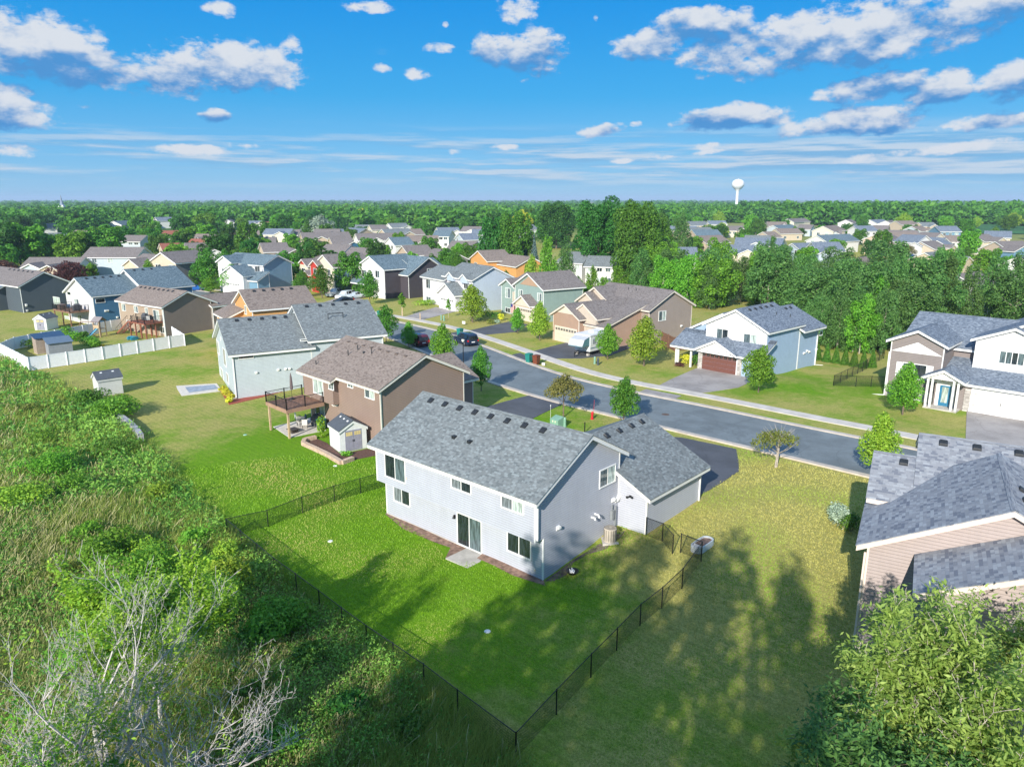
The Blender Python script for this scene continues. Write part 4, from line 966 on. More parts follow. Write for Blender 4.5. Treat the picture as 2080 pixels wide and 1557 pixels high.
W = [
 ('low grey-blue house with long brown-grey roof behind the copper beech at the far left',1,(250,560),(700,560),S_LG,SH_TAUPE,dict(zr=5.6,hw=5,wings=((2,7,-3,2,4.6,'v',None),(8,13,-5,2,4.4,'v',S_BEIGE)))),
 ('pale blue two storey house with long grey-brown roof, behind the beige gable house',1,(745,478),(1180,478),S_LG,SH_TAUPE,dict(zr=7.6,hw=5)),
 ('two storey white house with grey roof and red wooden stairs at the back, upper left',1,(1505,447),(1625,444),S_WHT,SH_TAUPE,dict(zr=8.3,hw=4.6,yaw=62,wings=((2,11,-7.5,1,7.0,'v',None),))),
 ('pale green-white house with grey roof half hidden by the big round tree, upper left',1,(1030,385),(1195,386),S_LG,SH_TAUPE,dict(zr=7,hw=4.5)),
 ('white house with dark solar panels on its roof, far upper left',1,(920,272),(1060,266),S_WHT,SH_NAVY,dict(zr=7.5,hw=5)),
 ('white two storey house with grey roof behind a yellow-green tree',1,(1258,242),(1390,240),S_WHT,SH_SLATE,dict(zr=8,hw=5)),
 ('pale roofed low building among dense trees at the far left',1,(335,292),(452,290),S_WHT,SH_GREY,dict(zr=6,hw=6,wins=False)),
 ('low brown roofed bungalow right of the biggest tree at the left',1,(620,345),(750,347),S_BEIGE,SH_BROWN,dict(zr=5.5,hw=5,wins=False)),
 ('low grey bungalow with pale roof under the trees at the left',1,(400,368),(560,366),S_LG,SH_GREY,dict(zr=5.3,hw=5,wins=False)),
 ('small house with rust red roof between trees, behind the white house with red stairs',1,(1560,415),(1690,416),S_BEIGE,SH_RED,dict(zr=6,hw=5,wins=False)),
 ('low house with red-brown roof behind the yellow shrubs, upper left',1,(1300,452),(1365,450),S_BEIGE,SH_RED,dict(zr=5.4,hw=4,wins=False)),
 ('dark red roofed house beside a yellow-green tree, upper left',1,(1310,350),(1430,348),S_WHT,SH_RED,dict(zr=6,hw=5,wins=False)),
 ('small white gabled house alone in the trees left of centre',1,(1845,262),(1870,256),S_WHT,SH_TAUPE,dict(zr=7,hw=4,wins=False)),
 ('beige two storey house with taupe roof, upper left of the red gable house',2,(520,447),(680,452),S_BEIGE,SH_TAUPE,dict(zr=8.2,hw=4.8,yaw=62,side=None,wings=((2,12,-9,1,7.0,'v',None),))),
 ('brown roofed house behind the beige two storey house',2,(455,402),(650,400),S_TN2,SH_TAUPE,dict(zr=7,hw=5)),
 ('taupe roofed house under the silvery tree',2,(715,340),(800,340),S_TN2,SH_TAUPE,dict(zr=7,hw=5)),
 ('light tan house with broad gable and taupe roof, left of the silvery tree',2,(845,365),(905,392),S_TN2,SH_TAUPE,dict(zr=7.6,hw=5,yaw=65,wings=((1,10,-8,1,6.6,'v',None),))),
 ('grey roofed house with white garage just right of the silvery tree',2,(1050,338),(1190,336),S_WHT,SH_SLATE,dict(zr=7,hw=5)),
 ('pinkish gabled house with blue end wall, left of the white twin roof house',2,(1080,400),(1165,398),S_TN2,SH_TAUPE,dict(zr=7.6,hw=5,yaw=64,side=S_NAVY,wings=((1,9,-9,1,6.6,'v',S_NAVY),))),
 ('white two storey house with twin taupe roofs behind the charcoal house, left half',2,(1060,457),(1262,462),S_WHT,SH_TAUPE,dict(zr=8,hw=4.8)),
 ('white house with taupe roof and navy end gable, directly behind the charcoal house',2,(1262,482),(1425,487),S_WHT,SH_TAUPE,dict(zr=7.5,hw=4.6,side=S_NAVY)),
 ('off white gabled house with taupe roof above the navy ended house',2,(1290,373),(1400,392),S_WHT,SH_TAUPE,dict(zr=7.6,hw=5,yaw=66,wings=((1,9,-8,1,6.6,'v',None),))),
 ('bright white gable with blue-grey roof left of the pergola house',2,(1562,404),(1690,400),S_WHT,SH_NAVY,dict(zr=7.6,hw=5,yaw=58)),
 ('pale house with taupe roof and dark gable, far middle behind a yellow-green bush',2,(1240,326),(1370,331),S_TN2,SH_SLATE,dict(zr=7,hw=5)),
 ('cream gabled house with grey roof, far middle',2,(1400,304),(1530,302),S_CREAM,SH_TAUPE,dict(zr=7.4,hw=5)),
 ('pink-brown roofed gable house left of a little dark green tree, far middle',2,(1530,340),(1600,352),S_TN2,SH_BROWN,dict(zr=6.6,hw=5,yaw=60)),
 ('low taupe roofed house right of the little dark green tree, far middle',2,(1615,357),(1715,356),S_BEIGE,SH_TAUPE,dict(zr=6,hw=5)),
 ('long brown roofed house with red deck at its back, above the pergola house',2,(1700,390),(1962,389),S_BEIGE,SH_BROWN,dict(zr=7,hw=5)),
 ('blue-grey roofed white house with dormer at the top middle, left of the evergreens',2,(1942,345),(2062,346),S_WHT,SH_NAVY,dict(zr=7.5,hw=5)),
 ('white house with red-brown roof standing out above the tree tops in the middle',2,(1690,222),(1800,215),S_WHT,SH_RED,dict(zr=8,hw=5)),
 ('small pink roofed house in the trees under the yellow trees',2,(1180,222),(1250,218),S_WHT,SH_BROWN,dict(zr=7,hw=5,wins=False)),
 ('house with orange tiled roof in the trees left of centre',2,(510,280),(650,276),S_WHT,SH_RED,dict(zr=6,hw=5,wins=False)),
 ('beige and grey house with pergola on its deck, left of the orange house',3,(75,470),(265,466),S_TN2,SH_TAUPE,dict(zr=8.2,hw=4.8,yaw=60,wings=((3,13,-9.5,1,7.4,'v',S_GR),))),
 ('orange house with brown roof and dark end wall in the middle of the photo',3,(690,514),(800,502),S_RUST,SH_BROWN,dict(zr=8.0,hw=4.7,yaw=60,wings=((3,11.5,-9.0,1,7.0,'v',S_RUST),))),
 ('taupe roofed house with small front gable right behind the round green tree, middle',3,(480,432),(680,436),S_TN2,SH_TAUPE,dict(zr=6.4,hw=5,wings=((7,12,-3,2,5.4,'v',None),))),
 ('pale blue gabled house left of a small round tree, far middle',3,(530,372),(625,370),S_LG,SH_SLATE,dict(zr=7,hw=5,yaw=64)),
 ('grey roofed house behind the small round tree, far middle',3,(640,338),(745,338),S_LG,SH_SLATE,dict(zr=7,hw=5)),
 ('white house with grey roof half hidden behind poplars, right of the orange house',3,(1410,520),(1585,528),S_WHT,SH_GREY,dict(zr=7.6,hw=4.8)),
 ('white rear wing with grey roof behind the poplars, left of the black chimney shed',3,(1590,557),(1788,562),S_WHT,SH_GREY,dict(zr=7.0,hw=4.4)),
 ('white roofed house glimpsed above the grey-purple tree',3,(1010,303),(1130,300),S_WHT,SH_GREY,dict(zr=7,hw=5,wins=False)),
 ('tiny cream house in the trees beside the biggest cottonwood',3,(1362,268),(1420,266),S_CREAM,SH_BROWN,dict(zr=6,hw=4,wins=False)),
 ('blue-grey roofed two storey house behind the poplars right of the biggest trees',4,(825,502),(1030,500),S_TN2,SH_NAVY,dict(zr=8,hw=5)),
 ('brown roofed house in front of the blue-grey roofed one, among poplars',4,(860,552),(1060,545),S_TN2,SH_BROWN,dict(zr=7,hw=5)),
 ('white gabled house with grey roof seen through the poplars, right of the cottonwoods',4,(650,640),(850,642),S_WHT,SH_SLATE,dict(zr=7.4,hw=5,wings=((8,14,-4,3,7.0,'v',S_WHT),))),
 ('low house with pinkish brown roof under the water tower trees',4,(1400,518),(1480,516),S_TN2,SH_BROWN,dict(zr=5.5,hw=5)),
 ('brown roofed bungalow right of the pinkish one',4,(1500,492),(1680,490),S_BEIGE,SH_BROWN,dict(zr=6,hw=5)),
 ('pale blue roofed house behind the brown roofed bungalow',4,(1480,466),(1640,460),S_LG,SH_NAVY,dict(zr=6.5,hw=5)),
 ('cream gable at the far right edge of the strip building',4,(1630,412),(1740,408),S_CREAM,SH_TAUPE,dict(zr=6.5,hw=5,yaw=50)),
 ('grey roofed house in the far rows below the cream gable',4,(1700,460),(1810,462),S_LG,SH_TAUPE,dict(zr=6.5,hw=5)),
 ('cream two storey house with brown roof and long blank wall, right of the water tower',4,(1885,472),(2040,460),S_CREAM,SH_BROWN,dict(zr=8,hw=5)),
 ('pale blue house with blue-grey roof, leftmost behind the long poplar row',4,(1380,567),(1575,572),S_MIST,SH_SLATE,dict(zr=7.6,hw=5)),
 ('pale blue gable end just right of the leftmost pale blue house',4,(1640,610),(1745,606),S_MIST,SH_SLATE,dict(zr=7,hw=4.6,yaw=70)),
 ('pale blue house with wide slate roof and front gable behind the poplar row',4,(1800,600),(2020,600),S_MIST,SH_SLATE,dict(zr=8,hw=5,wings=((-1,6,-3,3,6.8,'v',None),))),
 ('long grey-blue roofed house with raised deck, right of the pale blue houses',5,(400,385),(700,375),S_WHT,SH_NAVY,dict(zr=7,hw=5)),
 ('blue-grey house with dark left gable in the right hand rows',5,(700,310),(850,309),S_WHT,SH_SLATE,dict(zr=8,hw=5)),
 ('taupe roofed house right of the dark left gable',5,(860,306),(975,308),S_TN2,SH_TAUPE,dict(zr=7.5,hw=5)),
 ('long brown roofed house behind the white round topped house, right',5,(985,345),(1215,346),S_BEIGE,SH_TAUPE,dict(zr=7.5,hw=5)),
 ('tan gabled house beside the tall round tree at the cul-de-sac',5,(890,370),(990,352),S_TN2,SH_TAUPE,dict(zr=8,hw=5,yaw=35)),
 ('white and pale blue two storey house facing the cul-de-sac',5,(1100,380),(1290,388),S_WHT,SH_SLATE,dict(zr=8,hw=5,side=None,wings=((8,13,-4,3,6.0,'v',S_WHT),))),
 ('white house with black shutters right of the two storey house on the cul-de-sac',5,(1285,402),(1430,408),S_WHT,SH_SLATE,dict(zr=6.8,hw=5,wings=((6,11,-3,2,6.2,'v',S_WHT),))),
 ('cream gabled house with brown roof behind the white shuttered house',5,(1245,362),(1410,368),S_CREAM,SH_TAUPE,dict(zr=8,hw=5)),
 ('blue gabled house with slate roof standing by the green crop field',5,(1360,312),(1532,312),S_MBLUE,SH_SLATE,dict(zr=8,hw=5)),
 ('white house with tan roof left of the tall round tree at the right',5,(1440,387),(1560,388),S_WHT,SH_BROWN,dict(zr=7,hw=5)),
 ('tan house with stepped gables right of the tall round tree',5,(1668,380),(1790,377),S_CREAM,SH_TAUPE,dict(zr=7.8,hw=5,wings=((2,8,-3,3,7.0,'v',S_BEIGE),))),
 ('slate roofed house behind the tan stepped gables at the right',5,(1765,350),(1985,354),S_BEIGE,SH_SLATE,dict(zr=8,hw=5)),
 ('large brown roofed house with blue porch gable near the right edge',5,(1850,436),(2070,432),S_TN2,SH_TAUPE,dict(zr=8,hw=5.5,wings=((-2,4,-3,3,7,'v',S_MBLUE),))),
 ('white gabled garage cut off by the right edge, in front of the brown roofed house',5,(2040,560),(2120,556),S_WHT,SH_SLATE,dict(zr=6,hw=5,yaw=60)),
 ('small cream house at the far end of the right hand rows',5,(160,255),(260,250),S_CREAM,SH_TAUPE,dict(zr=6.5,hw=5,wins=False)),
 ('white walled house in the far row left of the pale pink tree',5,(630,262),(740,250),S_WHT,SH_TAUPE,dict(zr=6.5,hw=5,wins=False)),
 ('grey and white house in the far row behind the pale pink tree',5,(830,262),(950,258),S_WHT,SH_SLATE,dict(zr=6.5,hw=5,wins=False)),
 ('white gabled house just right of the grey and white far house',5,(955,270),(1040,262),S_WHT,SH_TAUPE,dict(zr=6.5,hw=5,wins=False)),
 ('white farm outbuilding at the edge of the right hand wood',5,(420,200),(470,198),S_WHT,SH_GREY,dict(zr=7,hw=5,wins=False)),
 ('white roofed shed in the trees beyond the estate, right',5,(570,195),(690,192),S_WHT,SH_GREY,dict(zr=7,hw=6,wins=False)),
]
for (lab, reg, a, b, wl, rf, kw) in W: far_house(lab, reg, a, b, wl, rf, **kw)
# brown hipped house between the poplars and the cul-de-sac
far_house('brown house with reddish mottled roof between the poplars and the cul-de-sac',5,(690,575),(900,567),siding('siding_cocoa',(0.26,0.17,0.14)),SH_BROWN,zr=7.0,hw=5.5,yaw=48,wins=False)
# the white house seen through the poplars at the right
far_house('white gabled house seen through the poplar leaves at the right',5,(1530,700),(1700,690),S_WHT,SH_TAUPE,zr=7.0,hw=6,yaw=60)

# more roofs of the outer estate, seen only as pale gables between the trees
def outer_rows(side, n, poly, seed):
    rg = random.Random(seed); cs = []
    for o in C.objects:
        if o.type == 'EMPTY' and o.get('category') == 'house':
            p = o.location; k = p.y*math.cos(CAM_P)-(p.z-CAM_H)*math.sin(CAM_P); cs.append((1040+CAM_F*p.x/k, 778.5+CAM_F*(-(p.z+5-CAM_H)*math.cos(CAM_P)-p.y*math.sin(CAM_P))/k))
    new = []; t = 0; xs = [q_[0] for q_ in poly]; ys = [q_[1] for q_ in poly]
    while len(new) < n and t < 6000:
        t += 1; x, y = rg.uniform(min(xs), max(xs)), rg.uniform(min(ys), max(ys))
        if not bool(inside(poly, np.array(x), np.array(y))) or any(abs(x-a) < 26 and abs(y-b) < 8 for a, b in cs+new): continue
        new.append((x, y))
    ords = 'first second third fourth fifth sixth seventh eighth ninth tenth eleventh twelfth thirteenth fourteenth fifteenth sixteenth'.split()
    for i, (x, y) in enumerate(sorted(new)):
        wn, wm = rg.choice([('white', S_WHT), ('cream', S_CREAM), ('beige', S_BEIGE), ('pale blue', S_LG), ('tan', S_TN2)]); rn, rm = rg.choice([('taupe', SH_TAUPE), ('slate', SH_SLATE), ('brown', SH_BROWN), ('grey', SH_GREY)])
        p = on(x, y, 8.0); yaw = rg.choice((95, 88, 70, 55, 110)); L = rg.uniform(9, 14); ra = R(yaw); hw = 4.8
        h = House('house', f'distant {wn} house, {rn} roof, {ords[i]} from left among the {side} outer roofs', p.x-L/2*math.sin(ra), p.y-L/2*math.cos(ra)-hw, yaw, hz(p.x, p.y)); zr = rg.choice((6.2, 7.6))
        h.block(0, L, 0, hw*2, zr, .46, wm, rm, corners=False); h.block(L*.55, L*.95, -3, 3, zr-1, .46, wm, rm, axis='v', corners=False)
        for f in (.15, .4): h.window('F', 0, L*f, zr-4.2, 1.4, 1.1, glass=G_MID)
outer_rows('right hand', 16, [(1375,446),(1500,440),(1930,446),(1930,505),(1700,470),(1420,500)], 5)
outer_rows('left hand', 12, [(60,452),(420,440),(960,432),(1000,462),(700,470),(300,478),(60,480)], 6)
# ------------------------------------------------------------------ trees
rng = np.random.default_rng(7); random.seed(7)
LEAF = dict(mid=leafmat('leaf_mid_green', (0.032,0.131,0.018), (0.166,0.376,0.035)),
            bright=leafmat('leaf_yellow_green', (0.123,0.298,0.021), (0.455,0.630,0.061)),
            lime=leafmat('leaf_fresh_green', (0.061,0.228,0.018), (0.263,0.525,0.044)),
            dark=leafmat('leaf_dark_green', (0.018,0.088,0.018), (0.096,0.271,0.035)),
            poplar=leafmat('leaf_poplar', (0.038,0.131,0.032), (0.184,0.350,0.079)),
            purple=leafmat('leaf_copper', (0.052,0.021,0.021), (0.210,0.088,0.061)),
            blue=leafmat('needle_blue', (0.052,0.105,0.105), (0.228,0.350,0.333)),
            silver=leafmat('leaf_silver', (0.245,0.350,0.228), (0.630,0.750,0.595)),
            yellow=leafmat('leaf_yellow', (0.612,0.578,0.035), (0.750,0.750,0.070)),
            olive=leafmat('leaf_olive', (0.105,0.158,0.021), (0.333,0.385,0.079)),
            brownish=leafmat('leaf_reddish_olive', (0.105,0.123,0.026), (0.350,0.315,0.088)))
def leaf_cloud(cent, nrm, size, rg, elong=1.5, flat=0.5, down=0.0):
    """quads of a leaf spray: centres, outward directions, sizes -> verts, faces"""
    n = len(cent); d = nrm*(1-flat)+rg.normal(size=(n,3))*flat*0.8+np.array([0,0,0.25]); d /= np.linalg.norm(d, axis=1, keepdims=True)+1e-9
    a = rg.normal(size=(n,3)); a[:,2] -= down; a -= d*(a*d).sum(1, keepdims=True); a /= np.linalg.norm(a, axis=1, keepdims=True)+1e-9
    b = np.cross(d, a); s = size[:,None]
    v0 = cent-a*s*elong*.5; v2 = cent+a*s*elong*.5; v1 = cent+b*s*.42+d*s*.12; v3 = cent-b*s*.42+d*s*.12
    V = np.stack([v0,v1,v2,v3], 1).reshape(-1,3); Q = np.arange(n*4).reshape(-1,4); return V, Q
def crown_mesh(seed, lobes, n, size, elong=1.4, depth=0.34, gap=0.0, flat=0.5):
    """lobes: (x,y,z, rx,ry,rz); leaves sit in clumps near each lobe's skin"""
    rg = np.random.default_rng(seed); Lb = np.array(lobes, float); area = (Lb[:,3]*Lb[:,5]); p = area/area.sum()
    k = rg.choice(len(Lb), n, p=p); d = rg.normal(size=(n,3)); d /= np.linalg.norm(d, axis=1, keepdims=True); d[:,2] = np.where(d[:,2] < -0.35, -d[:,2]*0.6, d[:,2])
    # clumps: pull directions towards a few hundred twig ends
    nc = max(n//24, 8); cd = rg.normal(size=(nc,3)); cd /= np.linalg.norm(cd, axis=1, keepdims=True); cv = rg.random(nc); cr = 1-depth*rg.random(nc)**1.5
    ci = rg.integers(0, nc, n); dd = cd[ci]*0.75+d*0.42; dd /= np.linalg.norm(dd, axis=1, keepdims=True)
    keep = rg.random(n) > gap*(cv[ci] < 0.5)
    rr = cr[ci]*(0.93+0.14*rg.random(n)); c = Lb[k,:3]+dd*Lb[k,3:]*rr[:,None]
    c, dd, cvv = c[keep], dd[keep], cv[ci][keep]; m = len(c)
    V, Q = leaf_cloud(c, dd, size*(0.42+1.15*rg.random(m)**2+.15), rg, elong, flat)
    return V, Q, np.clip(cvv*0.55+rg.random(m)*0.45, 0, 1)
def lobes_round(seed, H, W, h0, n=14, top=0.5, jitter=.16):
    """crown between heights h0 and H, width W; top < 1 narrows it upwards"""
    rg = np.random.default_rng(seed); out = []; hh = H-h0
    for i in range(n):
        t = (i+.5)/n; prof = math.sin(math.pi*min(max(t*0.86+0.12,0),1))**0.75*(1-t*(1-top))
        a = i*2.4+rg.random(); r = W/2*prof*0.62; s = W/2*prof*0.62+W*.07
        out.append((r*math.cos(a)*(1+jitter*rg.normal()), r*math.sin(a)*(1+jitter*rg.normal()), h0+hh*t*0.92+hh*.04, s, s, max(hh*.15, s*.6)))
    out.append((0,0,h0+hh*.5,W*.26,W*.26,hh*.42)); return out
def trunk_mesh(name, H, h0, W, mat, seed=0, r=None, limbs=7, lean=0.0, stems=1, up=0.8):
    rg = random.Random(seed); m = MB(); r = r or H*0.017
    for st in range(stems):
        ox = (st-(stems-1)/2)*.1; tx = ox*3*rg.random()+lean; ty = rg.uniform(-.1,.1)*(stems > 1)*H*.5; pts = [Vector((ox,0,-.4))]
        top = Vector((tx+(rg.uniform(-.1,.1))*H*.3, ty, h0+(H-h0)*.72))
        N = 6
        for i in range(1, N+1): t = i/N; pts.append(Vector((ox,0,0)).lerp(top, t)+Vector((rg.uniform(-1,1),rg.uniform(-1,1),0))*H*.008)
        for i in range(N): m.tube(pts[i], pts[i+1], r*(1-.8*i/N), r*(1-.8*(i+1)/N), 7, cap=False)
        for k in range(limbs):
            t = rg.uniform(.25,.95); i = min(int(t*N), N-1); b = pts[i].lerp(pts[i+1], t*N-i); 
            if b.z < h0*.6: b = pts[max(2,N//2)]
            a = k*2.4+rg.random(); L = W*rg.uniform(.28,.42)*(1.15-.5*t); e = b+Vector((math.cos(a)*L, math.sin(a)*L, L*up)); mid = b.lerp(e, .5)+Vector((0,0,-L*.08))
            rr = r*.42*(1.1-.6*t); m.tube(b, mid, rr, rr*.7, 5, cap=False); m.tube(mid, e, rr*.7, rr*.2, 5, cap=False)
    return m
def lobes_dome(seed, H, W, h0, n=30, top=1, jitter=.12):
    rg = np.random.default_rng(seed); out = []; hh = H-h0
    for i in range(n):
        t = (i+.5)/n; prof = math.sqrt(max(1-abs(t*1.5-.62)**2.2, .05)); a = i*2.4+rg.random(); r = W/2*prof*.74; s = W*(.11+.05*rg.random())
        out.append((r*math.cos(a)*(1+jitter*rg.normal()), r*math.sin(a)*(1+jitter*rg.normal()), h0+hh*t*.9+hh*.03+rg.normal()*hh*.02, s, s, s*1.05))
    out.append((0,0,h0+hh*.5,W*.33,W*.33,hh*.42)); return out
class TreeKind:
    """a library of crowns and trunks of one sort, in metres for a tree of height H and width W"""
    def __init__(s, H, W, h0, leaf, bark, n, size, variants=3, top=.5, nl=14, gap=.0, name='tree', limbs=7, lobefn=None, stems=1, depth=.34, elong=1.4, flat=.5, r=None, up=.8, jitter=.16):
        s.H, s.W, s.v, s.name, s.used = H, W, [], name, [False]*variants
        for k in range(variants):
            lb = (lobefn or lobes_round)(k*17+hash_(name+leaf), H, W, h0, n=nl, top=top, jitter=jitter)
            s.v.append((crown_mesh(k*31+5, lb, n, size, elong, depth, gap, flat), trunk_mesh('trunk', H, h0, W, bark, k, r=r, limbs=limbs, stems=stems, up=up)))
        s.leaf, s.bark, s.proto = leaf, bark, [None]*variants
    def plant(s, x, y, h, w=None, label='tree', group=None, rot=None, k=None, cat='tree', z=None, leaf=None):
        k = rng.integers(0, len(s.v)) if k is None else k; w = w or s.W*h/s.H
        rot = rng.random()*6.28 if rot is None else rot; z = hz(x, y)-.02 if z is None else z
        if s.proto[k] is None:
            (V, Q, var), tm = s.v[k]; r = bpy.data.objects.new(s.name, None); C.objects.link(r)
            c = np_mesh('crown', V, Q, LEAF[s.leaf], r, attr={'var': var}); t = tm.build('trunk', s.bark, r)
            s.proto[k] = r
        else:
            r = s.proto[k].copy(); C.objects.link(r)
            for ch in s.proto[k].children: c = ch.copy(); C.objects.link(c); c.parent = r
        r.location = (x, y, z); r.rotation_euler = (0, 0, rot); r.scale = (w/s.W, w/s.W, h/s.H)
        for key in ('group',):
            if key in r: del r[key]
        return tag(r, label, cat, group)
def hash_(t): return sum(ord(c)*(i+1) for i, c in enumerate(t)) % 1000
STREET = TreeKind(7, 4.6, 1.5, 'mid', BARK, 8000, .17, 3, top=.62, name='street_tree')
STREETB = TreeKind(7, 4.6, 1.3, 'bright', BARK, 8000, .17, 2, top=.5, name='street_tree', nl=16)
STREETL = TreeKind(7, 4.4, 1.3, 'lime', BARK, 8000, .17, 3, top=.6, name='street_tree', nl=16)
ROUND = TreeKind(6, 5.0, 1.3, 'lime', BARK, 9000, .16, 1, top=.75, name='street_tree', nl=10, jitter=.05)
YOUNG = TreeKind(4, 1.6, 1.6, 'lime', BIRCH, 900, .14, 1, top=.5, name='young_tree', nl=6, r=.05)
def lobes_crab(seed, H, W, h0, n=9, top=1, jitter=.2):
    rg = np.random.default_rng(seed); out = []
    for i in range(n):
        a = i*2.4+rg.random(); r = W*.36*math.sqrt((i+.5)/n)*1.05; z = H*.80-H*.22*(r/(W*.36))**2+rg.normal()*H*.04; s = W*.15*(1+.2*rg.normal()); out.append((r*math.cos(a), r*math.sin(a), z, s, s, H*.13))
    return out
CRAB = TreeKind(4.2, 5.0, 1.2, 'olive', BIRCH, 2600, .13, 2, name='crabapple_tree', nl=11, lobefn=lobes_crab, limbs=13, gap=.6, depth=.6, stems=2, r=.10, up=.9)
CRAB2 = TreeKind(5.4, 5.4, 1.4, 'brownish', BARK, 6500, .14, 1, name='crabapple_tree', nl=16, lobefn=lobes_crab, limbs=12, gap=.4, depth=.6, r=.11)
def lobes_poplar(seed, H, W, h0, n=22, top=.4, jitter=.25):
    rg = np.random.default_rng(seed); out = []
    for i in range(n):
        t = (i+.5)/n; r = W/2*(.30+.70*math.sin(math.pi*min(t*.85+.15,1))**.8)*.70*(1-.35*t); a = i*2.4+rg.normal()*.5; s = W*.105*(1.2-.5*t)*(1+.3*abs(rg.normal()))
        out.append((r*math.cos(a), r*math.sin(a), h0+(H-h0)*(t*.95)+rg.normal()*.3, s, s, s*1.9))
    out.append((0,0,h0+(H-h0)*.45,W*.2,W*.2,(H-h0)*.40)); return out
POPLAR = TreeKind(13, 8.4, 1.2, 'poplar', BIRCH, 12000, .24, 5, name='poplar_tree', nl=24, lobefn=lobes_poplar, gap=.25, depth=.5, limbs=10)
POPLAR2 = TreeKind(10, 6.6, .6, 'lime', BIRCH, 8000, .24, 2, name='poplar_tree', nl=18, lobefn=lobes_poplar, gap=.2, depth=.5, limbs=9)
POPD = TreeKind(11, 9, .8, 'poplar', BIRCH, 12000, .24, 3, name='poplar_tree', nl=26, lobefn=lobes_dome, gap=.2, depth=.45, jitter=.22)
POPDL = TreeKind(10, 8, .8, 'lime', BIRCH, 10000, .24, 2, name='poplar_tree', nl=24, lobefn=lobes_dome, gap=.2, depth=.45, jitter=.22)
COTTON = TreeKind(20, 16, 2.5, 'dark', BARK, 26000, .38, 2, top=.75, name='cottonwood_tree', nl=44, jitter=.14, depth=.35, lobefn=lobes_dome)
COTTONL = TreeKind(18, 14, 2.5, 'mid', BARK, 20000, .38, 2, top=.6, name='cottonwood_tree', nl=38, jitter=.16, depth=.35, lobefn=lobes_dome)
MAPLE = TreeKind(12, 10, 1.8, 'mid', BARK, 6500, .42, 4, top=.6, name='broadleaf_tree', nl=24, jitter=.15, lobefn=lobes_dome)
MAPLED = TreeKind(12, 10, 1.8, 'dark', BARK, 6500, .42, 3, top=.65, name='broadleaf_tree', nl=24, jitter=.15, lobefn=lobes_dome)
MAPLEL = TreeKind(11, 9, 1.5, 'lime', BARK, 6000, .42, 3, top=.5, name='broadleaf_tree', nl=22, jitter=.15, lobefn=lobes_dome)
MAPLEY = TreeKind(9, 8, 1.5, 'bright', BARK, 5000, .40, 2, top=.6, name='broadleaf_tree', nl=14, jitter=.2)
COPPER = TreeKind(6, 7.5, .8, 'purple', BARK, 6000, .28, 1, top=.8, name='copper_beech_tree', nl=12)
SILVER = TreeKind(11, 9, 1.5, 'silver', BARK, 4500, .42, 1, top=.6, name='silver_willow_tree', nl=16)
YELLOW = TreeKind(9, 9, 1.5, 'yellow', BARK, 3500, .42, 1, top=.7, name='yellow_tree', nl=12)
def lobes_cone(seed, H, W, h0, n=16, top=.1, jitter=.05):
    return [(0,0,h0+(H-h0)*(i+.3)/n, W/2*(1-(i+.2)/n)+.04, W/2*(1-(i+.2)/n)+.04, (H-h0)/n*1.1) for i in range(n)]
ARBOR = TreeKind(3.4, 1.5, .1, 'mid', BARK, 3500, .10, 1, name='arborvitae', lobefn=lobes_cone, limbs=0, depth=.15)
SPRUCE = TreeKind(13, 6.5, .6, 'blue', BARK, 7000, .30, 2, name='spruce_tree', lobefn=lobes_cone, limbs=0, depth=.5, gap=.3)
def height_at(x, y, py):
    b = (py-778.5)/CAM_F; c, s = math.cos(CAM_P), math.sin(CAM_P); return CAM_H+y*(b*c+s)/(-c+b*s)
def ptree(kind, px, pb, pt, wpx_, label, dist=None, **k):
    """tree whose foot shows at (px, pb) and whose top shows at height pt; wpx_: width in the photo"""
    p = on(px, pb); zt = height_at(p.x, p.y, pt); w = wpx_*math.hypot(p.x, p.y)/CAM_F
    return kind.plant(p.x, p.y, zt-p.z, w, label, **k)
g_ = 'street trees along the road'
ptree(STREET, 751.7,618,552,42,'leafy street tree in front of the charcoal sided house', group=g_)
ptree(STREET, 654.6,606,541,40,'street tree right of a twin, before the red gabled house', group=g_)
ptree(STREET, 617,604,551,38,'street tree left of a twin, covering the red gabled house front', group=g_)
ptree(YOUNG, 816.7,642,594,20,'slim young staked tree on the dry lawn beside the charcoal house', group='young staked trees')
ptree(YOUNG, 911,645,605,14,'thin sapling beside the white garage of the dormer house', group='young staked trees')
ptree(STREETB, 959.6,655,580,62,'broad bright pyramidal tree between the dormer house and the sage green house', group=g_)
ptree(STREETL, 1050.6,677,626,31,'small upright tree beside the sage green house driveway', group=g_)
ptree(STREETB, 1096,691,615,50,'bright yellow-green tree in front of the blank sage green wall', group=g_)
ptree(STREETL, 1233.7,730,661,47,'round green tree beside the folding camper', group=g_)
ptree(STREETB, 1307.4,743,645,70,'bright yellow-green tree before the large brown roofed house', group=g_)
ptree(ROUND, 1540,797,705,64,'dense egg shaped tree covering the right of the brown garage door', group=g_)
ptree(STREETL, 1833,842,740,60,'tree with orange-green top on the lawn of the white gable house', group=g_)
ptree(STREET, 784.5,694,622,46,'street tree standing right of the pale blue house roof', group=g_)
ptree(STREETL, 831,706,655,33,'small light street tree left of the parked dark red car', group=g_)
ptree(STREETL, 900,744,661,52,'full street tree right of the dark red car, behind the brown house roof', group=g_)
ptree(STREET, 977,794,705,42,'thin stemmed street tree in front of the brown house, beside the lamp post', group=g_)
ptree(CRAB2, 1144.7,847,757,88,'reddish olive crabapple tree by the green utility box', group='crabapple trees', k=0)
ptree(STREET, 1267,862,768,64,'dark green round street tree behind the grey garage roof', group=g_)
ptree(CRAB, 1575.7,949,862,106,'open branched crabapple tree at the street edge on the right hand lawn', group='crabapple trees', k=0)
ptree(STREETB, 1781,968,842,78,'airy yellow-green tree at the left corner of the dark shingled roof', group=g_)
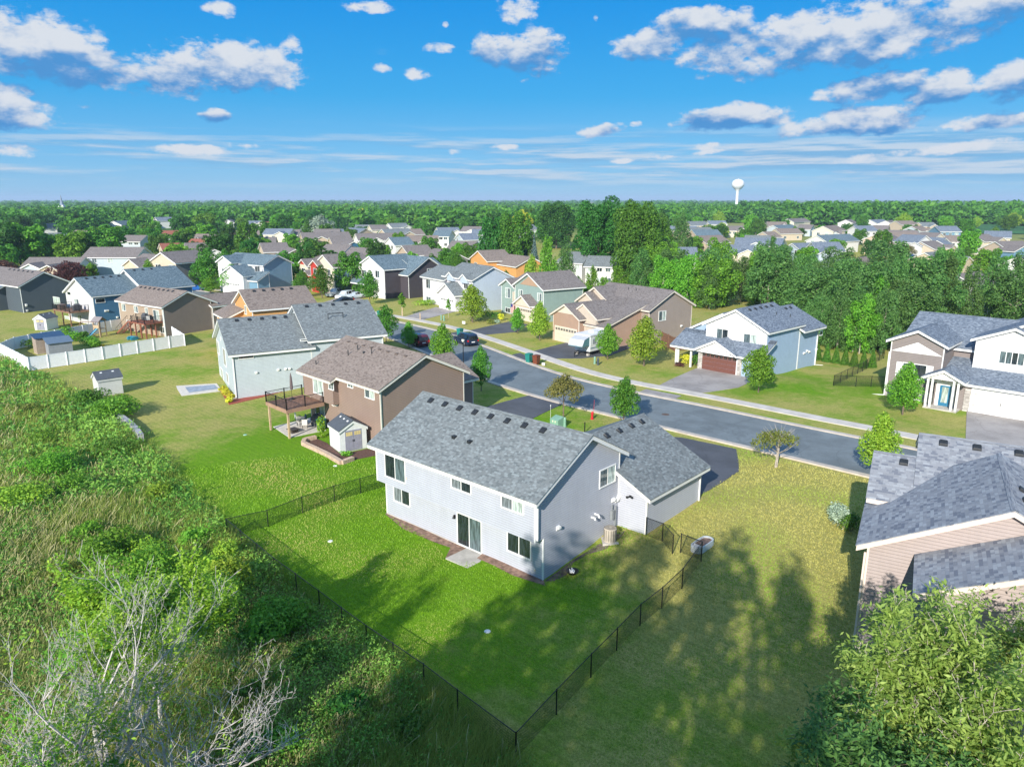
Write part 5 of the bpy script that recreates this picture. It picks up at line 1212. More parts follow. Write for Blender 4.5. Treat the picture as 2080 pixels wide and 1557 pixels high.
ptree(YOUNG, 371,586,549,22,'young tree on the lawn right of the beige gable house', group='young staked trees')
ptree(STREETL, 476,594,538,50,'round street tree in front of the blue roofed house', group=g_)
ptree(STREETL, 428,596,564,34,'small dark tree left of the round street tree by the blue car', group=g_)
ptree(STREETL, 307,590,529,30,'narrow tree in front of the beige gable house', group=g_)
ptree(COPPER, 146,585,532,62,'dark copper leaved tree behind the blue sided house')
ptree(MAPLEL, 185,583,535,28,'light green bushy tree right of the copper leaved tree')
ptree(COPPER, 4,570,528,50,'dark copper leaved tree at the left edge')
for (px, pb, pt, w, kd, lab) in [(66,540,456,76,MAPLEL,'large round tree at the far left behind the dark roofs'),(12,545,458,64,MAPLED,'dark tree touching the left edge'),(155,540,470,62,MAPLEL,'wide green tree left of the tallest round tree, upper left'),
   (218,536,458,76,MAPLE,'wide round tree behind the long grey-brown roof'),(113,535,474,44,MAPLE,'dark tree between two large round trees, far left'),(322,520,477,36,MAPLE,'small round tree beside the yellow shrubs, upper left'),(352,512,474,42,MAPLE,'dark green tree left of the white house with red stairs'),
   (446,552,474,64,MAPLED,'dark tree between the white house and the beige two storey house'),(505,522,450,46,MAPLE,'tall dark tree behind the beige two storey house'),(548,496,449,50,MAPLE,'green tree behind the beige house, right one'),(624,566,494,44,MAPLED,'dark bushy tree right of the beige two storey house'),
   (766,560,490,50,MAPLED,'dark spreading tree behind the charcoal house roof'),(652,490,438,60,SILVER,'silvery grey tree among the taupe roofs'),(705,492,465,24,MAPLEL,'small light green tree right of the silvery tree'),(847,498,480,20,STREET,'little dark green pointed tree in the far middle rows'),
   (935,545,493,28,MAPLEL,'narrow bright tree left of the orange house'),(1058,480,428,46,YELLOW,'yellow tree in the woods above the grey-purple tree'),(735,447,424,26,YELLOW,'yellow tree top at the far middle'),(692,443,421,14,YELLOW,'tiny yellow tree left of the other yellow one'),
   (1215,570,408,112,COTTON,'largest dark cottonwood in the middle of the woods'),(1292,585,412,100,COTTONL,'big cottonwood with olive crown right of the largest one'),(1330,565,440,60,COTTONL,'cottonwood at the right end of the big clump'),(1045,560,432,78,COTTONL,'mid green cottonwood above the orange house'),
   (1000,560,440,60,MAPLED,'dark tree directly above the orange house roof'),(1130,505,414,84,COTTON,'broad dark cottonwood left behind the largest one'),(1060,560,478,50,SPRUCE,'bluish grey spruce in front of the cottonwoods'),(1085,562,478,30,SPRUCE,'slim blue spruce right of the other spruce'),
   (985,548,470,40,SPRUCE,'grey-green spruce above the right half of the orange house'),(1112,600,480,48,POPLAR2,'bright poplar left of the white grey-roofed house'),(1148,604,500,52,POPLAR,'tall poplar left of the white grey-roofed house'),(1080,590,520,30,MAPLEY,'yellowish shrub tree right of the orange house'),
   (1028,595,550,24,STREET,'dark round bush tree right of the dormer house roof'),(1380,520,440,56,POPLAR,'poplar right of the cottonwood clump'),(1788,520,467,38,MAPLE,'tall round tree by the cul-de-sac'),(1763,524,486,26,MAPLED,'dark round tree left of the tall cul-de-sac tree'),
   (1845,525,497,38,CRAB2,'small dark spreading tree on the cul-de-sac lawn'),(1963,525,467,38,MAPLEL,'tall light green tree between white houses at the right'),(1623,480,463,26,MAPLE,'round tree left of the cream two storey house'),(1925,560,508,54,MAPLEL,'light green spreading tree behind the poplars, right')]:
    ptree(kd, px, pb, pt, w, lab)
for i in range(7):
    x = 1663+i*18.2; ptree(ARBOR, 1660+i*18.5, 731+i*3.2-(i == 6)*4, 695+i*2.2, 17, ('first','second','third','fourth','fifth','sixth','last')[i]+' narrow clipped arborvitae from the left, behind the white fronted house', group='arborvitae row')

# the belt of poplars behind the far side houses, each a tree of its own
BELT = []
def belt(n, poly, ht, kinds, label, group, seed, mind=2.6, avoid=()):
    rg = random.Random(seed); xs = [p[0] for p in poly]; ys = [p[1] for p in poly]; k = t = 0
    while k < n and t < 9000:
        t += 1; px, py = rg.uniform(min(xs), max(xs)), rg.uniform(min(ys), max(ys))
        if not bool(inside(poly, np.array(px), np.array(py))): continue
        p = on(px, py); h = rg.uniform(*ht); zt = p.z+h
        if any((p.x-a)**2+(p.y-b)**2 < mind**2 for a, b in BELT): continue
        if blocked(p, h, 5.5): continue
        BELT.append((p.x, p.y)); kd = rg.choice(kinds); kd.plant(p.x, p.y, h, kd.W*h/kd.H*rg.uniform(.85,1.2), label, group=group, rot=rg.random()*6.28, k=rg.randrange(len(kd.v))); k += 1
HOUSES = [(o.location.x, o.location.y, o) for o in C.objects if o.type == 'EMPTY' and o.get('category') == 'house']
def house_center(o):
    a = o.matrix_basis; us = []; 
    for ch in o.children:
        if ch.name.startswith('wall'): us += [a@(ch.matrix_basis@Vector(c)) for c in ch.bound_box]
    return Vector((sum(p.x for p in us)/len(us), sum(p.y for p in us)/len(us), max(p.z for p in us)))
HC = [house_center(o) for _, _, o in HOUSES]
def proj(p):
    c, s = math.cos(CAM_P), math.sin(CAM_P); z = p[2]-CAM_H; zc = p[1]*c-z*s; return 1040+CAM_F*p[0]/zc, 778.5+CAM_F*(-z*c-p[1]*s)/zc, zc
HP = [(proj(c), c) for c in HC]
def blocked(p, h, w, cover=True):
    """a tree here would stand in a house, in the street, or right in front of a house the photo shows"""
    for (hp, c) in HP:
        if (c.x-p.x)**2+(c.y-p.y)**2 < 8.5**2: return True
        if cover:
            fx, fy, fz = proj(p); tx, ty, tz = proj((p.x, p.y, p.z+h)); 
            if fz < hp[2] and abs(fx-hp[0]) < w*.5*CAM_F/fz*.9+CAM_F*2.2/hp[2] and ty < hp[1] < fy: return True
    return False
ALLP = [(1240,600),(1400,560),(1480,650),(1490,605),(1480,525),(1530,505),(1640,540),(1700,620),(1740,690),(1800,725),(1995,655),(2080,640),(2130,600),(2130,690),(2000,668),(1800,760),(1700,716),(1600,640),(1500,622),(1420,632),(1260,592)]
belt(16, [(1235,585),(1320,545),(1470,555),(1474,640),(1400,628),(1330,600),(1240,580)], (8,12), [POPLAR,POPD,POPDL], 'poplar in the dense belt behind the large brown roof', 'poplars behind the brown roofed house', 1)
belt(42, [(1484,640),(1500,560),(1640,545),(1720,600),(1800,590),(1880,640),(2000,620),(2200,600),(2200,650),(2040,668),(1880,690),(1785,735),(1690,700),(1600,630)], (8,12.5), [POPLAR,POPD,POPD,POPD,POPLAR], 'tall poplar in the long belt behind the white fronted house', 'poplars behind the white fronted house', 2)
for (px, pb, pt, w) in [(1505,612,520,60),(1545,622,505,66),(1590,630,520,60),(1630,640,515,62),(1665,655,530,58),(1700,668,560,54),(1735,680,540,58),(1770,690,560,52),(1810,690,520,60),(1855,675,535,64),(1905,668,500,66),(1960,662,540,60),(2010,655,520,66),(2060,648,510,66),(1450,560,500,44),(1300,600,505,58),(1345,612,520,60),(1395,620,515,60),(1440,628,540,50),(1560,570,480,50),(1700,712,590,60),(1745,718,600,60),(1790,720,590,58),(1655,702,600,50)]:
    ptree([POPLAR,POPD,POPLAR,POPD,POPDL][(px//5) % 5], px, pb, pt, w, 'tall poplar in the long belt behind the white fronted house', group='poplars behind the white fronted house')
for (px, pb, pt, w) in [(1195,640,580,44),(1225,625,560,46),(1255,600,540,44),(1200,610,540,40),(1170,600,560,40)]:
    ptree(POPLAR2, px, pb, pt, w, 'young leafy poplar behind the sage green house', group='young poplars behind the sage green house')
# woods and garden trees further out
def scatter(n, poly, ht, kinds, label, group, seed, mind, cover=True):
    rg = random.Random(seed); xs = [p[0] for p in poly]; ys = [p[1] for p in poly]; k = t = 0
    while k < n and t < 20000:
        t += 1; px = rg.uniform(min(xs), max(xs)); py = min(ys)+(max(ys)-min(ys))*rg.random()**1.15
        if not bool(inside(poly, np.array(px), np.array(py))): continue
        p = on(px, py); h = rg.uniform(*ht)
        if any((p.x-a)**2+(p.y-b)**2 < mind**2 for a, b in BELT) or blocked(p, h, h*.85, cover): continue
        BELT.append((p.x, p.y)); kd = rg.choice(kinds); kd.plant(p.x, p.y, h, kd.W*h/kd.H*rg.uniform(.95,1.35), label, group=group, rot=rg.random()*6.28, k=rg.randrange(len(kd.v))); k += 1
    return k
n1_ = scatter(105, [(-120,440),(620,440),(700,470),(560,500),(430,505),(360,520),(250,520),(120,550),(-120,560)], (8,14), [MAPLE,MAPLED,MAPLEL,MAPLE,MAPLED], 'broadleaf tree among the roofs of the upper left quarter', 'broadleaf trees of the upper left', 3, 7.0)
n2_ = scatter(50, [(620,438),(1360,440),(1360,500),(1100,520),(960,500),(640,470)], (9,15), [MAPLE,MAPLED,MAPLEL,MAPLE], 'broadleaf tree in the woods beyond the middle rows', 'broadleaf trees of the middle distance', 4, 8.0)
n3_ = scatter(62, [(1360,440),(2200,445),(2200,520),(1900,480),(1700,500),(1380,520)], (7,12), [MAPLE,MAPLED,MAPLEL,MAPLEY,MAPLE], 'broadleaf tree between the houses right of the water tower', 'broadleaf trees right of the water tower', 5, 8.0)
print('scattered', n1_, n2_, n3_)

n4_ = scatter(62, [(380,500),(900,470),(960,560),(930,600),(720,600),(640,590),(500,590),(420,600),(330,590)], (5.5,10), [STREET,MAPLED,MAPLEL,MAPLE,MAPLE], 'garden tree', 'garden trees between the left houses', 6, 6.0)
n5_ = scatter(26, [(1360,470),(2100,470),(2100,560),(1700,560),(1380,540)], (4.5,8), [STREET,STREETL,MAPLEL,MAPLE], 'garden tree', 'garden trees between the right houses', 8, 6.0)
# the woods out to the horizon, nobody could count these
def far_wood():
    rg = np.random.default_rng(11); base = [crown_mesh(900+i, lobes_round(i, 12, 11, .2, n=8, top=.7, jitter=.3), 210, 1.7, 1.2, .3, 0, .55) for i in range(6)]
    P = []
    def add(n, dlo, dhi, alo, ahi, hlo, hhi, dens=None):
        for _ in range(n):
            d = dlo*(dhi/dlo)**rg.random(); a = R(rg.uniform(alo, ahi)); x, y = d*math.sin(a), d*math.cos(a)
            nz = mnoise.noise(Vector((x*.0035+3, y*.0016, 0)))+.35*mnoise.noise(Vector((x*.012, y*.006, 5)))
            if nz < (dens if dens is not None else -.12): continue
            hx, hy, _ = proj((x, y, .5)); 
            if d < 620 and any(abs(hp[0]-hx) < 14+CAM_F*5/hp[2] and hp[1]-6 < hy < hp[1]+40 and c.y > y-10 for hp, c in HP): continue
            P.append((x, y, rg.uniform(hlo, hhi)))
    add(1500, 480, 1000, -42, 2, 9, 15, -.45); add(900, 520, 1000, 2, 13, 9, 15, -.3)
    add(1500, 700, 1300, 13, 42, 9, 15, -.25)
    add(1500, 1000, 2300, -42, 42, 10, 16, -.18); add(1400, 2000, 6000, -43, 43, 11, 18, -.05)
    # the ridge of oaks on the right
    for _ in range(520):
        a = R(rg.uniform(17, 37)); d = rg.uniform(640, 900)+abs(math.degrees(a)-24)*12; P.append((d*math.sin(a), d*math.cos(a), rg.uniform(12, 19)))
    Vs, Qs, Rs, o = [], [], [], 0
    for (x, y, h) in P:
        V, Q, var = base[rg.integers(0, 6)]; a = rg.random()*6.28; s = h/12; w = s*rg.uniform(.9,1.4)
        if y > 2000: w *= 2.2; keep = slice(0, 90)
        elif y > 1000: w *= 1.5; keep = slice(0, 130)
        else: keep = slice(0, 210)
        Qk = Q[keep]; Vk = V[:Qk.max()+1]; c, q_ = math.cos(a), math.sin(a)
        W_ = np.stack([(Vk[:,0]*c-Vk[:,1]*q_)*w+x, (Vk[:,0]*q_+Vk[:,1]*c)*w+y, Vk[:,2]*s+.3], 1)
        Vs.append(W_); Qs.append(Qk+o); Rs.append(np.clip(var[keep]*.6+rg.random()*.4, 0, 1)); o += len(Vk)
    ob = np_mesh('distant_woodland', np.concatenate(Vs), np.concatenate(Qs), LEAF['mid'], attr={'var': np.concatenate(Rs)})
    tag(ob, 'continuous dark green woodland stretching to the horizon', 'woodland', kind='stuff')
far_wood()
# ------------------------------------------------------------------ fences
def resample(P, step):
    out = []
    for a, b in zip(P[:-1], P[1:]):
        n = max(1, round((b-a).length/step)); out += [(a.lerp(b, i/n)) for i in range(n)]
    out.append(P[-1]); return out
def ground_pts(pts): return [on(*p) for p in pts]
def setz(p): return Vector((p[0], p[1], hz(p[0], p[1])))
VINYL = plain('white_vinyl', (0.84,0.85,0.88), 0.4, var=.02)
def panel_fence(name, label, P, hgt, step, mat, cat='fence', cap=True, pickets=False):
    Q = [setz(p) for p in resample(P, step)]; r = empty(name, Q[0], 90, label, cat); off = Vector(Q[0])
    r.rotation_euler = (0,0,0)
    for i, p in enumerate(Q):
        p = p-off; m = MB(); s = .075; m.box(p.x-s,p.x+s,p.y-s,p.y+s,p.z-.3,p.z+hgt+.08)
        if cap: m.poly([(p.x-.09,p.y-.09,p.z+hgt+.08),(p.x+.09,p.y-.09,p.z+hgt+.08),(p.x+.09,p.y+.09,p.z+hgt+.08),(p.x-.09,p.y+.09,p.z+hgt+.08)]); 
        m.build('fence_post', mat, r)
    for a, b in zip(Q[:-1], Q[1:]):
        a, b = a-off, b-off; d = (b-a); L = d.length; d.normalize(); n = Vector((-d.y,d.x,0)).normalized(); m = MB()
        def plank(t0, t1, z0, z1, th):
            p = a.lerp(b, t0); q_ = a.lerp(b, t1)
            lo = [p-n*th, q_-n*th, q_+n*th, p+n*th]; B_ = [Vector((v.x,v.y,v.z+z0)) for v in lo]; T_ = [Vector((v.x,v.y,v.z+z1)) for v in lo]
            m.poly(T_); m.poly(B_[::-1])
            for i in range(4): j = (i+1) % 4; m.poly([B_[i],B_[j],T_[j],T_[i]])
        if pickets:
            k = int(L/.14)
            for i in range(k): plank(i/k+.004, (i+1)/k-.004, .05, hgt-.03*((i*7) % 3 == 0), .012)
            plank(0,1,.3,.38,.03); plank(0,1,hgt-.35,hgt-.27,.03)
        else:
            plank(.02,.98,.07,hgt-.05,.018); plank(.015,.985,hgt-.06,hgt+.02,.035); plank(.015,.985,.03,.12,.035)
            k = int(L/.28)
            for i in range(1,k): plank(i/k-.004, i/k+.004, .12, hgt-.06, .022)
        m.build('fence_panel', mat, r)
    return r
def chain_fence(label, runs, hgt=1.22, step=2.6, wires=True, tall_gate=()):
    P0 = runs[0][0]; off = Vector(setz(P0)); r = empty('chain_link_fence', off, 90, label, 'fence'); r.rotation_euler = (0,0,0)
    for P in runs:
        Q = [setz(p)-off for p in resample(P, step)]
        for p in Q: m = MB(); m.tube((p.x,p.y,p.z-.3),(p.x,p.y,p.z+hgt+.04),.032,.032,8); m.build('fence_post', BLACK, r)
        top = MB()
        for a, b in zip(Q[:-1], Q[1:]): top.tube((a.x,a.y,a.z+hgt),(b.x,b.y,b.z+hgt),.021,.021,6)
        top.build('top_rail', BLACK, r)
        # woven wire: diagonal strands, each a thin flat strip
        V, F = [], []; w = .0052; s = .075
        for a, b in zip(Q[:-1], Q[1:]):
            d = b-a; L = d.length; n = int(L/s); up = Vector((0,0,1))
            for i in range(-int(hgt/s), n):
                for sg in (1, -1):
                    x0, x1 = i*s, i*s+hgt; z0, z1 = .03, hgt
                    if x0 < 0: z0 = .03+(-x0); x0 = 0
                    if x1 > L: z1 = hgt-(x1-L); x1 = L
                    if z1 <= z0+.02: continue
                    if sg < 0: z0, z1 = hgt-z0+.03, hgt-z1+.03
                    p, q_ = a.lerp(b, x0/L)+up*z0, a.lerp(b, x1/L)+up*z1
                    k = len(V); e = d.normalized()*w*1.4
                    V += [p-e, p+e, q_+e, q_-e]; F.append((k,k+1,k+2,k+3))
        np_mesh('wire_mesh', np.array([tuple(v) for v in V]), np.array(F), BLACK, r)
    return r
panel_fence('vinyl_fence', 'tall white vinyl fence enclosing the garden of the tan deck house', ground_pts([(254,667),(140,688),(32,709),(3,722),(60,753),(210,730),(376,702),(352,686)]), 1.75, 2.45, VINYL)
fc = on(1048,1541); fl = on(462,1088)
Aw = A.l2w
rear = [fl, on(560,1172), on(650,1240), on(800,1352), on(930,1450), fc]
right_ = [fc, on(1130,1450), on(1200,1375), on(1300,1270), on(1385,1195), on(1424,1140)]
left_ = [fl, on(545,1070), on(615,1042), on(680,1018), on(783,988)]
g1 = [on(1422,1140), on(1424,1128)]; front_ = [A.l2w(16.4, 7.4), on(1345,1100), on(1366,1124)]; f2 = [on(1382,1122), on(1424,1139)]
chain_fence('black chain link fence around the back lawn of the centre grey house', [rear, right_, left_, [Vector(p) for p in front_], f2])
chain_fence('black chain link fence on the lawn left of the white gable house', [[on(1692.6,783.4), on(1720,770), on(1752,754), on(1776,738), on(1795,728)], [on(1692.6,783.4), on(1738,785), on(1800,786)]], step=2.2)
CEDAR = plain('cedar_fence', (0.17,0.09,0.055), .8, var=.15, vs=4)
panel_fence('wooden_fence', 'brown wooden privacy fence between the camper house and the white fronted house', [on(1344,700), on(1370,713), on(1412,708)], 1.9, 2.4, CEDAR, pickets=True, cap=False)
panel_fence('vinyl_fence', 'short white vinyl fence behind the sage green house', [on(1163,657), on(1187,668)], 1.75, 2.0, VINYL)
panel_fence('wooden_fence', 'weathered wooden fence left of the charcoal house garage', [on(664,592), on(704,592)], 1.6, 2.4, plain('grey_cedar', (.24,.19,.15), .8), pickets=True, cap=False)

# ------------------------------------------------------------------ decks, sheds, garden things
DECKW = plain('deck_boards', (0.24,0.13,0.085), .7, var=.12, vs=2.5); REDW = plain('stained_red_wood', (0.26,0.085,0.05), .7, var=.1); PINE = plain('treated_pine', (0.50,0.36,0.22), .8, var=.1)
def railing(m, a, b, z, h=.95, n=None, post=True):
    a, b = Vector(a), Vector(b); L = (b-a).length; d = (b-a).normalized(); n = int(L/.13)
    m.tube((a.x,a.y,z+h),(b.x,b.y,z+h),.03,.03,4); m.tube((a.x,a.y,z+.1),(b.x,b.y,z+.1),.02,.02,4)
    for i in range(n+1): p = a.lerp(b, i/n); m.tube((p.x,p.y,z+.1),(p.x,p.y,z+h),.011,.011,4,cap=False)
    k = max(1, round(L/1.8))
    for i in range(k+1): p = a.lerp(b, i/k); m.box(p.x-.045,p.x+.045,p.y-.045,p.y+.045,z-.1,z+h+.06)
# deck of the brown house (built on to the house)
h = B; lo = [h.w2l(on(*p)) for p in ((566,867),(593,884))]
du0, du1 = -.25, 3.7; dv0 = -4.4; zd = 2.7
m = MB(); 
n = int((du1-du0)/.14)
for i in range(n): m.box(du0+i*.14, du0+i*.14+.132, dv0, -.64, zd-.04, zd)
h.mesh('deck_floor', m, DECKW); m = MB(); m.box(du0-.04,du1+.04,dv0-.06,dv0,zd-.34,zd-.01); m.box(du0-.06,du0,dv0,-.64,zd-.34,zd-.01); m.box(du1,du1+.06,dv0,-.64,zd-.34,zd-.01); h.mesh('deck_fascia', m, plain('deck_tan',(.36,.22,.15),.7))
for (u, v) in ((du0+.15,dv0+.15),(du0+.15,dv0+2.0),(du1-.15,dv0+.15)): m = MB(); m.box(u-.08,u+.08,v-.08,v+.08,-.3,zd-.05); h.mesh('deck_post', m, PINE)
m = MB(); railing(m,(du0,dv0,0),(du1,dv0,0),zd); railing(m,(du0,dv0,0),(du0,-.7,0),zd); railing(m,(du1,dv0,0),(du1,-.7,0),zd); h.mesh('deck_railing', m, BLACK)
px_poly('patio', [(555,867),(588,889),(662,874),(634,848)], .05, plain('patio_concrete', (.60,.56,.50), .9, var=.06), .06)
def placed(name, label, cat, p, yaw=0, group=None): return empty(name, p, yaw, label, cat, group)
def closed_umbrella(p, label):
    r = placed('patio_umbrella', label, 'umbrella', p); m = MB(); m.tube((0,0,0),(0,0,2.5),.025,.025,6); m.build('pole', BLACK, r)
    m = MB(); m.lathe([(.02,2.55),(.09,2.2),(.13,1.6),(.15,1.1),(.10,.95)], 9); m.build('folded_canopy', plain('umbrella_cloth',(.13,.10,.10),.8), r); m = MB(); m.lathe([(0,.12),(.1,.1),(.28,.06),(.3,0)], 14); m.build('base', BLACK, r); return r
closed_umbrella(h.l2w(.6,-2.2,zd), 'closed dark patio umbrella standing on the deck of the brown house')
def chair(p, yaw, label, mat, group=None, name='patio_chair'):
    r = placed(name, label, 'chair', p, yaw, group); m = MB(); m.box(-.25,.25,-.25,.25,.38,.42); m.build('seat', mat, r); m = MB(); m.box(-.25,.25,.22,.26,.42,.95); m.build('backrest', mat, r)
    for sx in (-.23,.23):
        for sy in (-.23,.23): m = MB(); m.tube((sx,sy,0),(sx,sy,.4),.018,.018,5); m.build('leg', BLACK, r)
    m = MB()
    for sx in (-.26,.26): m.tube((sx,-.22,.62),(sx,.24,.62),.02,.02,5); m.tube((sx,-.22,.4),(sx,-.22,.62),.015,.015,5)
    m.build('armrest', BLACK, r); return r
SLING = plain('sling_cloth', (.62,.60,.56), .8); BLUECL = plain('blue_cloth', (.10,.16,.26), .8)
for i, (px, py, yw, mt, lab) in enumerate([(611,866,40,SLING,'pale sling chair at the front left of the brown house patio'),(617,862,150,BLUECL,'blue chair on the patio under the brown house deck'),(620,871,260,SLING,'pale chair at the right of the patio table'),(606,858,330,SLING,'pale chair furthest back on the brown house patio')]):
    chair(on(px,py)+Vector((0,0,.06)), yw, lab, mt, 'chairs on the brown house patio')
r = placed('patio_table', 'round glass patio table among pale chairs behind the brown house', 'table', on(612,864)+Vector((0,0,.06))); m = MB(); m.lathe([(0,.72),(.55,.72),(.55,.69),(0,.69)], 20); m.build('table_top', G_MID, r)
for a in range(4): m = MB(); m.tube((.35*math.cos(a*1.57),.35*math.sin(a*1.57),0),(.3*math.cos(a*1.57),.3*math.sin(a*1.57),.69),.02,.02,5); m.build('leg', BLACK, r)
r = placed('fire_table', 'low square dark fire table by the deck post on the patio', 'fire table', on(596,879)+Vector((0,0,.06)), 40); m = MB(); m.box(-.45,.45,-.45,.45,.3,.36); m.build('table_top', plain('dark_bronze',(.06,.045,.04),.5), r); m = MB(); m.box(-.33,.33,-.33,.33,0,.3); m.build('base', plain('dark_bronze',(.06,.045,.04),.5), r)
def grill(p, yaw, label):
    r = placed('covered_grill', label, 'grill', p, yaw); m = MB(); m.box(-.7,.7,-.3,.3,.05,.88); m.build('cover', plain('grill_cover',(.07,.075,.085),.7), r)
    m = MB(); 
    for k in range(6): a0, a1 = math.pi*k/6, math.pi*(k+1)/6; m.poly([(-.42,.3*math.cos(a0),.88+.3*math.sin(a0)),(.42,.3*math.cos(a0),.88+.3*math.sin(a0)),(.42,.3*math.cos(a1),.88+.3*math.sin(a1)),(-.42,.3*math.cos(a1),.88+.3*math.sin(a1))])
    m.poly([(.42,.3*math.cos(math.pi*k/6),.88+.3*math.sin(math.pi*k/6)) for k in range(7)]); m.poly([(-.42,.3*math.cos(math.pi*k/6),.88+.3*math.sin(math.pi*k/6)) for k in range(6,-1,-1)])
    m.build('hood', plain('grill_cover',(.07,.075,.085),.7), r); return r
grill(on(646,866)+Vector((0,0,.06)), 130, 'large grill under a grey cover beside the patio door')
GREENB = plain('green_bin_plastic', (.015,.20,.17), .5); BROWNB = plain('brown_bin_plastic', (.17,.045,.02), .5)
def bin_(p, yaw, mat, label, name='wheeled_bin', s=1.0):
    r = placed(name, label, 'bin', p, yaw, 'wheeled rubbish bins'); m = MB(); 
    lo, hi = (.24,.27), (.31,.36)
    B_ = [(-lo[0],-lo[1],.06),(lo[0],-lo[1],.06),(lo[0],lo[1],.06),(-lo[0],lo[1],.06)]; T_ = [(-hi[0],-hi[1],1.0),(hi[0],-hi[1],1.0),(hi[0],hi[1],1.0),(-hi[0],hi[1],1.0)]
    m.poly(T_); m.poly(B_[::-1])
    for i in range(4): j = (i+1) % 4; m.poly([B_[i],B_[j],T_[j],T_[i]])
    m.build('body', mat, r); m = MB(); m.box(-.34,.34,-.40,.38,1.0,1.05); m.box(-.28,.28,-.3,.3,1.05,1.09); m.tube((-.3,.42,1.0),(.3,.42,1.0),.02,.02,6); m.build('lid', mat, r)
    for sx in (-.27,.27): m = MB(); m.tube((sx-.03,.26,.11),(sx+.03,.26,.11),.11,.11,12); m.build('wheel', BLACK, r)
    r.scale = (s,s,s); return r
bin_(on(654,872), 20, GREENB, 'dark green round top bin at the corner of the patio and the shed')
bin_(on(1074.5,736.5), 128, GREENB, 'green wheeled bin at the kerb beside the brown bin', s=1.15); bin_(on(1089.5,740), 128, BROWNB, 'brown wheeled bin at the kerb beside the green bin', s=1.15)
bin_(on(934.5,683), 128, GREENB, 'green wheeled bin behind the parked dark blue SUV', s=1.15); bin_(on(772,645), 120, GREENB, 'green wheeled bin on the far kerb, left of a street tree', s=1.15)
def shed(name, label, p, yaw, W_, D_, hw, hr, wallm, roofm, door='F', lights=3, doorm=None, pent=False):
    """origin at the front left corner, front along local x"""
    h = House(name, label, p.x, p.y, yaw, p.z, cat='shed'); 
    m = MB(); m.box(0,W_,0,D_,-.1,.06); h.mesh('floor_slab', m, CONC)
    if pent:
        m = MB(); m.box(0,W_,0,D_,.05,hw); h.mesh('wall', m, wallm); m = MB(); t = .08
        m.poly([(-.15,-.2,hw),(W_+.15,-.2,hw),(W_+.15,D_+.2,hr),(-.15,D_+.2,hr)]); m.poly([(-.15,-.2,hw-t),(-.15,D_+.2,hr-t),(W_+.15,D_+.2,hr-t),(W_+.15,-.2,hw-t)]); m.poly([(-.15,-.2,hw-t),(W_+.15,-.2,hw-t),(W_+.15,-.2,hw),(-.15,-.2,hw)])
        m.poly([(W_+.15,-.2,hw-t),(W_+.15,D_+.2,hr-t),(W_+.15,D_+.2,hr),(W_+.15,-.2,hw)]); m.poly([(-.15,-.2,hw),(-.15,D_+.2,hr),(-.15,D_+.2,hr-t),(-.15,-.2,hw-t)]); h.mesh('roof', m, roofm); return h
    ax = 'v' if door in 'FB' else 'u'; span = W_ if ax == 'v' else D_; sl_ = (hr-hw)/(span/2)
    h.block(0, W_, 0, D_, hr, sl_, wallm, roofm, axis=ax, z0=.05, ov=.12, eave=.1, corners=False, fascia=wallm)
    for k in range(lights):
        t = (k+.5)/lights; L = D_ if ax == 'v' else W_
        m = MB(); b = span/2-.28; z = hr-sl_*.28+.055; a0 = L*t
        if ax == 'v': m.poly([(b-.07,a0-.12,z-sl_*.07),(b+.07,a0-.12,z+sl_*.07),(b+.07,a0+.12,z+sl_*.07),(b-.07,a0+.12,z-sl_*.07)])
        else: m.poly([(a0-.12,b-.07,z-sl_*.07),(a0+.12,b-.07,z-sl_*.07),(a0+.12,b+.07,z+sl_*.07),(a0-.12,b+.07,z+sl_*.07)])
        h.mesh('roof_light', m, WHITE, h.last_roof)
    if doorm:
        w = span*.62
        for k in (0, 1):
            m = MB(); x0 = -w/2+k*w/2+.01; x1 = x0+w/2-.02; m.box(x0,x1,0,.03,.08,hw*.93); o = m.build('door', doorm, h.root); pl = {'F':0,'B':D_,'L':0,'R':W_}[door]; o.matrix_basis = h.M(door, pl, span/2, 0)
            g = MB()
            for i in range(3):
                for j in range(2): xx = x0+.08+i*(w/2-.16)/3; zz_ = hw*.70+j*.17; g.box(xx+.01,xx+(w/2-.16)/3-.01,.03,.04,zz_,zz_+.15)
            g.build('pane', plain('shed_window_yellow',(.62,.50,.22),.4), o)
            g = MB(); xx = x1-.05 if k == 0 else x0+.05; g.box(xx-.02,xx+.02,.03,.06,hw*.42,hw*.52); g.build('handle', BLACK, o)
    return h
WPL = plain('shed_white_plastic', (.66,.68,.67), .5, var=.03); GPL = plain('shed_roof_grey', (.085,.095,.11), .6, var=.05); DPL = plain('shed_door_grey', (.27,.27,.33), .5)
a, b, c_ = on(691.8,920.4), on(745,909.6), on(661,899.5); yw = math.degrees(math.atan2(b.x-a.x, b.y-a.y))
shed('garden_shed', 'white plastic garden shed with grey double doors, beside the brown house', a, yw, 2.45, 2.45, 2.05, 2.75, WPL, GPL, 'F', 3, DPL)
a, b = on(203,806), on(243,799.5); yw = math.degrees(math.atan2(b.x-a.x, b.y-a.y))
shed('garden_shed', 'pale plastic shed with dark roof standing alone on the left lawn', a, yw, 2.45, 2.2, 2.0, 2.65, plain('shed_pale_plastic',(.58,.58,.55),.6,var=.03), GPL, 'L', 2)
a, b = on(96.5,671), on(127,664); yw = math.degrees(math.atan2(b.x-a.x, b.y-a.y))
shed('garden_shed', 'small white shed with arched trim beside the deck of the blue sided house', a, yw, 2.6, 2.3, 2.0, 2.7, WPL, GPL, 'L', 2, DPL)
a, b = on(101,722), on(146,716); yw = math.degrees(math.atan2(b.x-a.x, b.y-a.y))
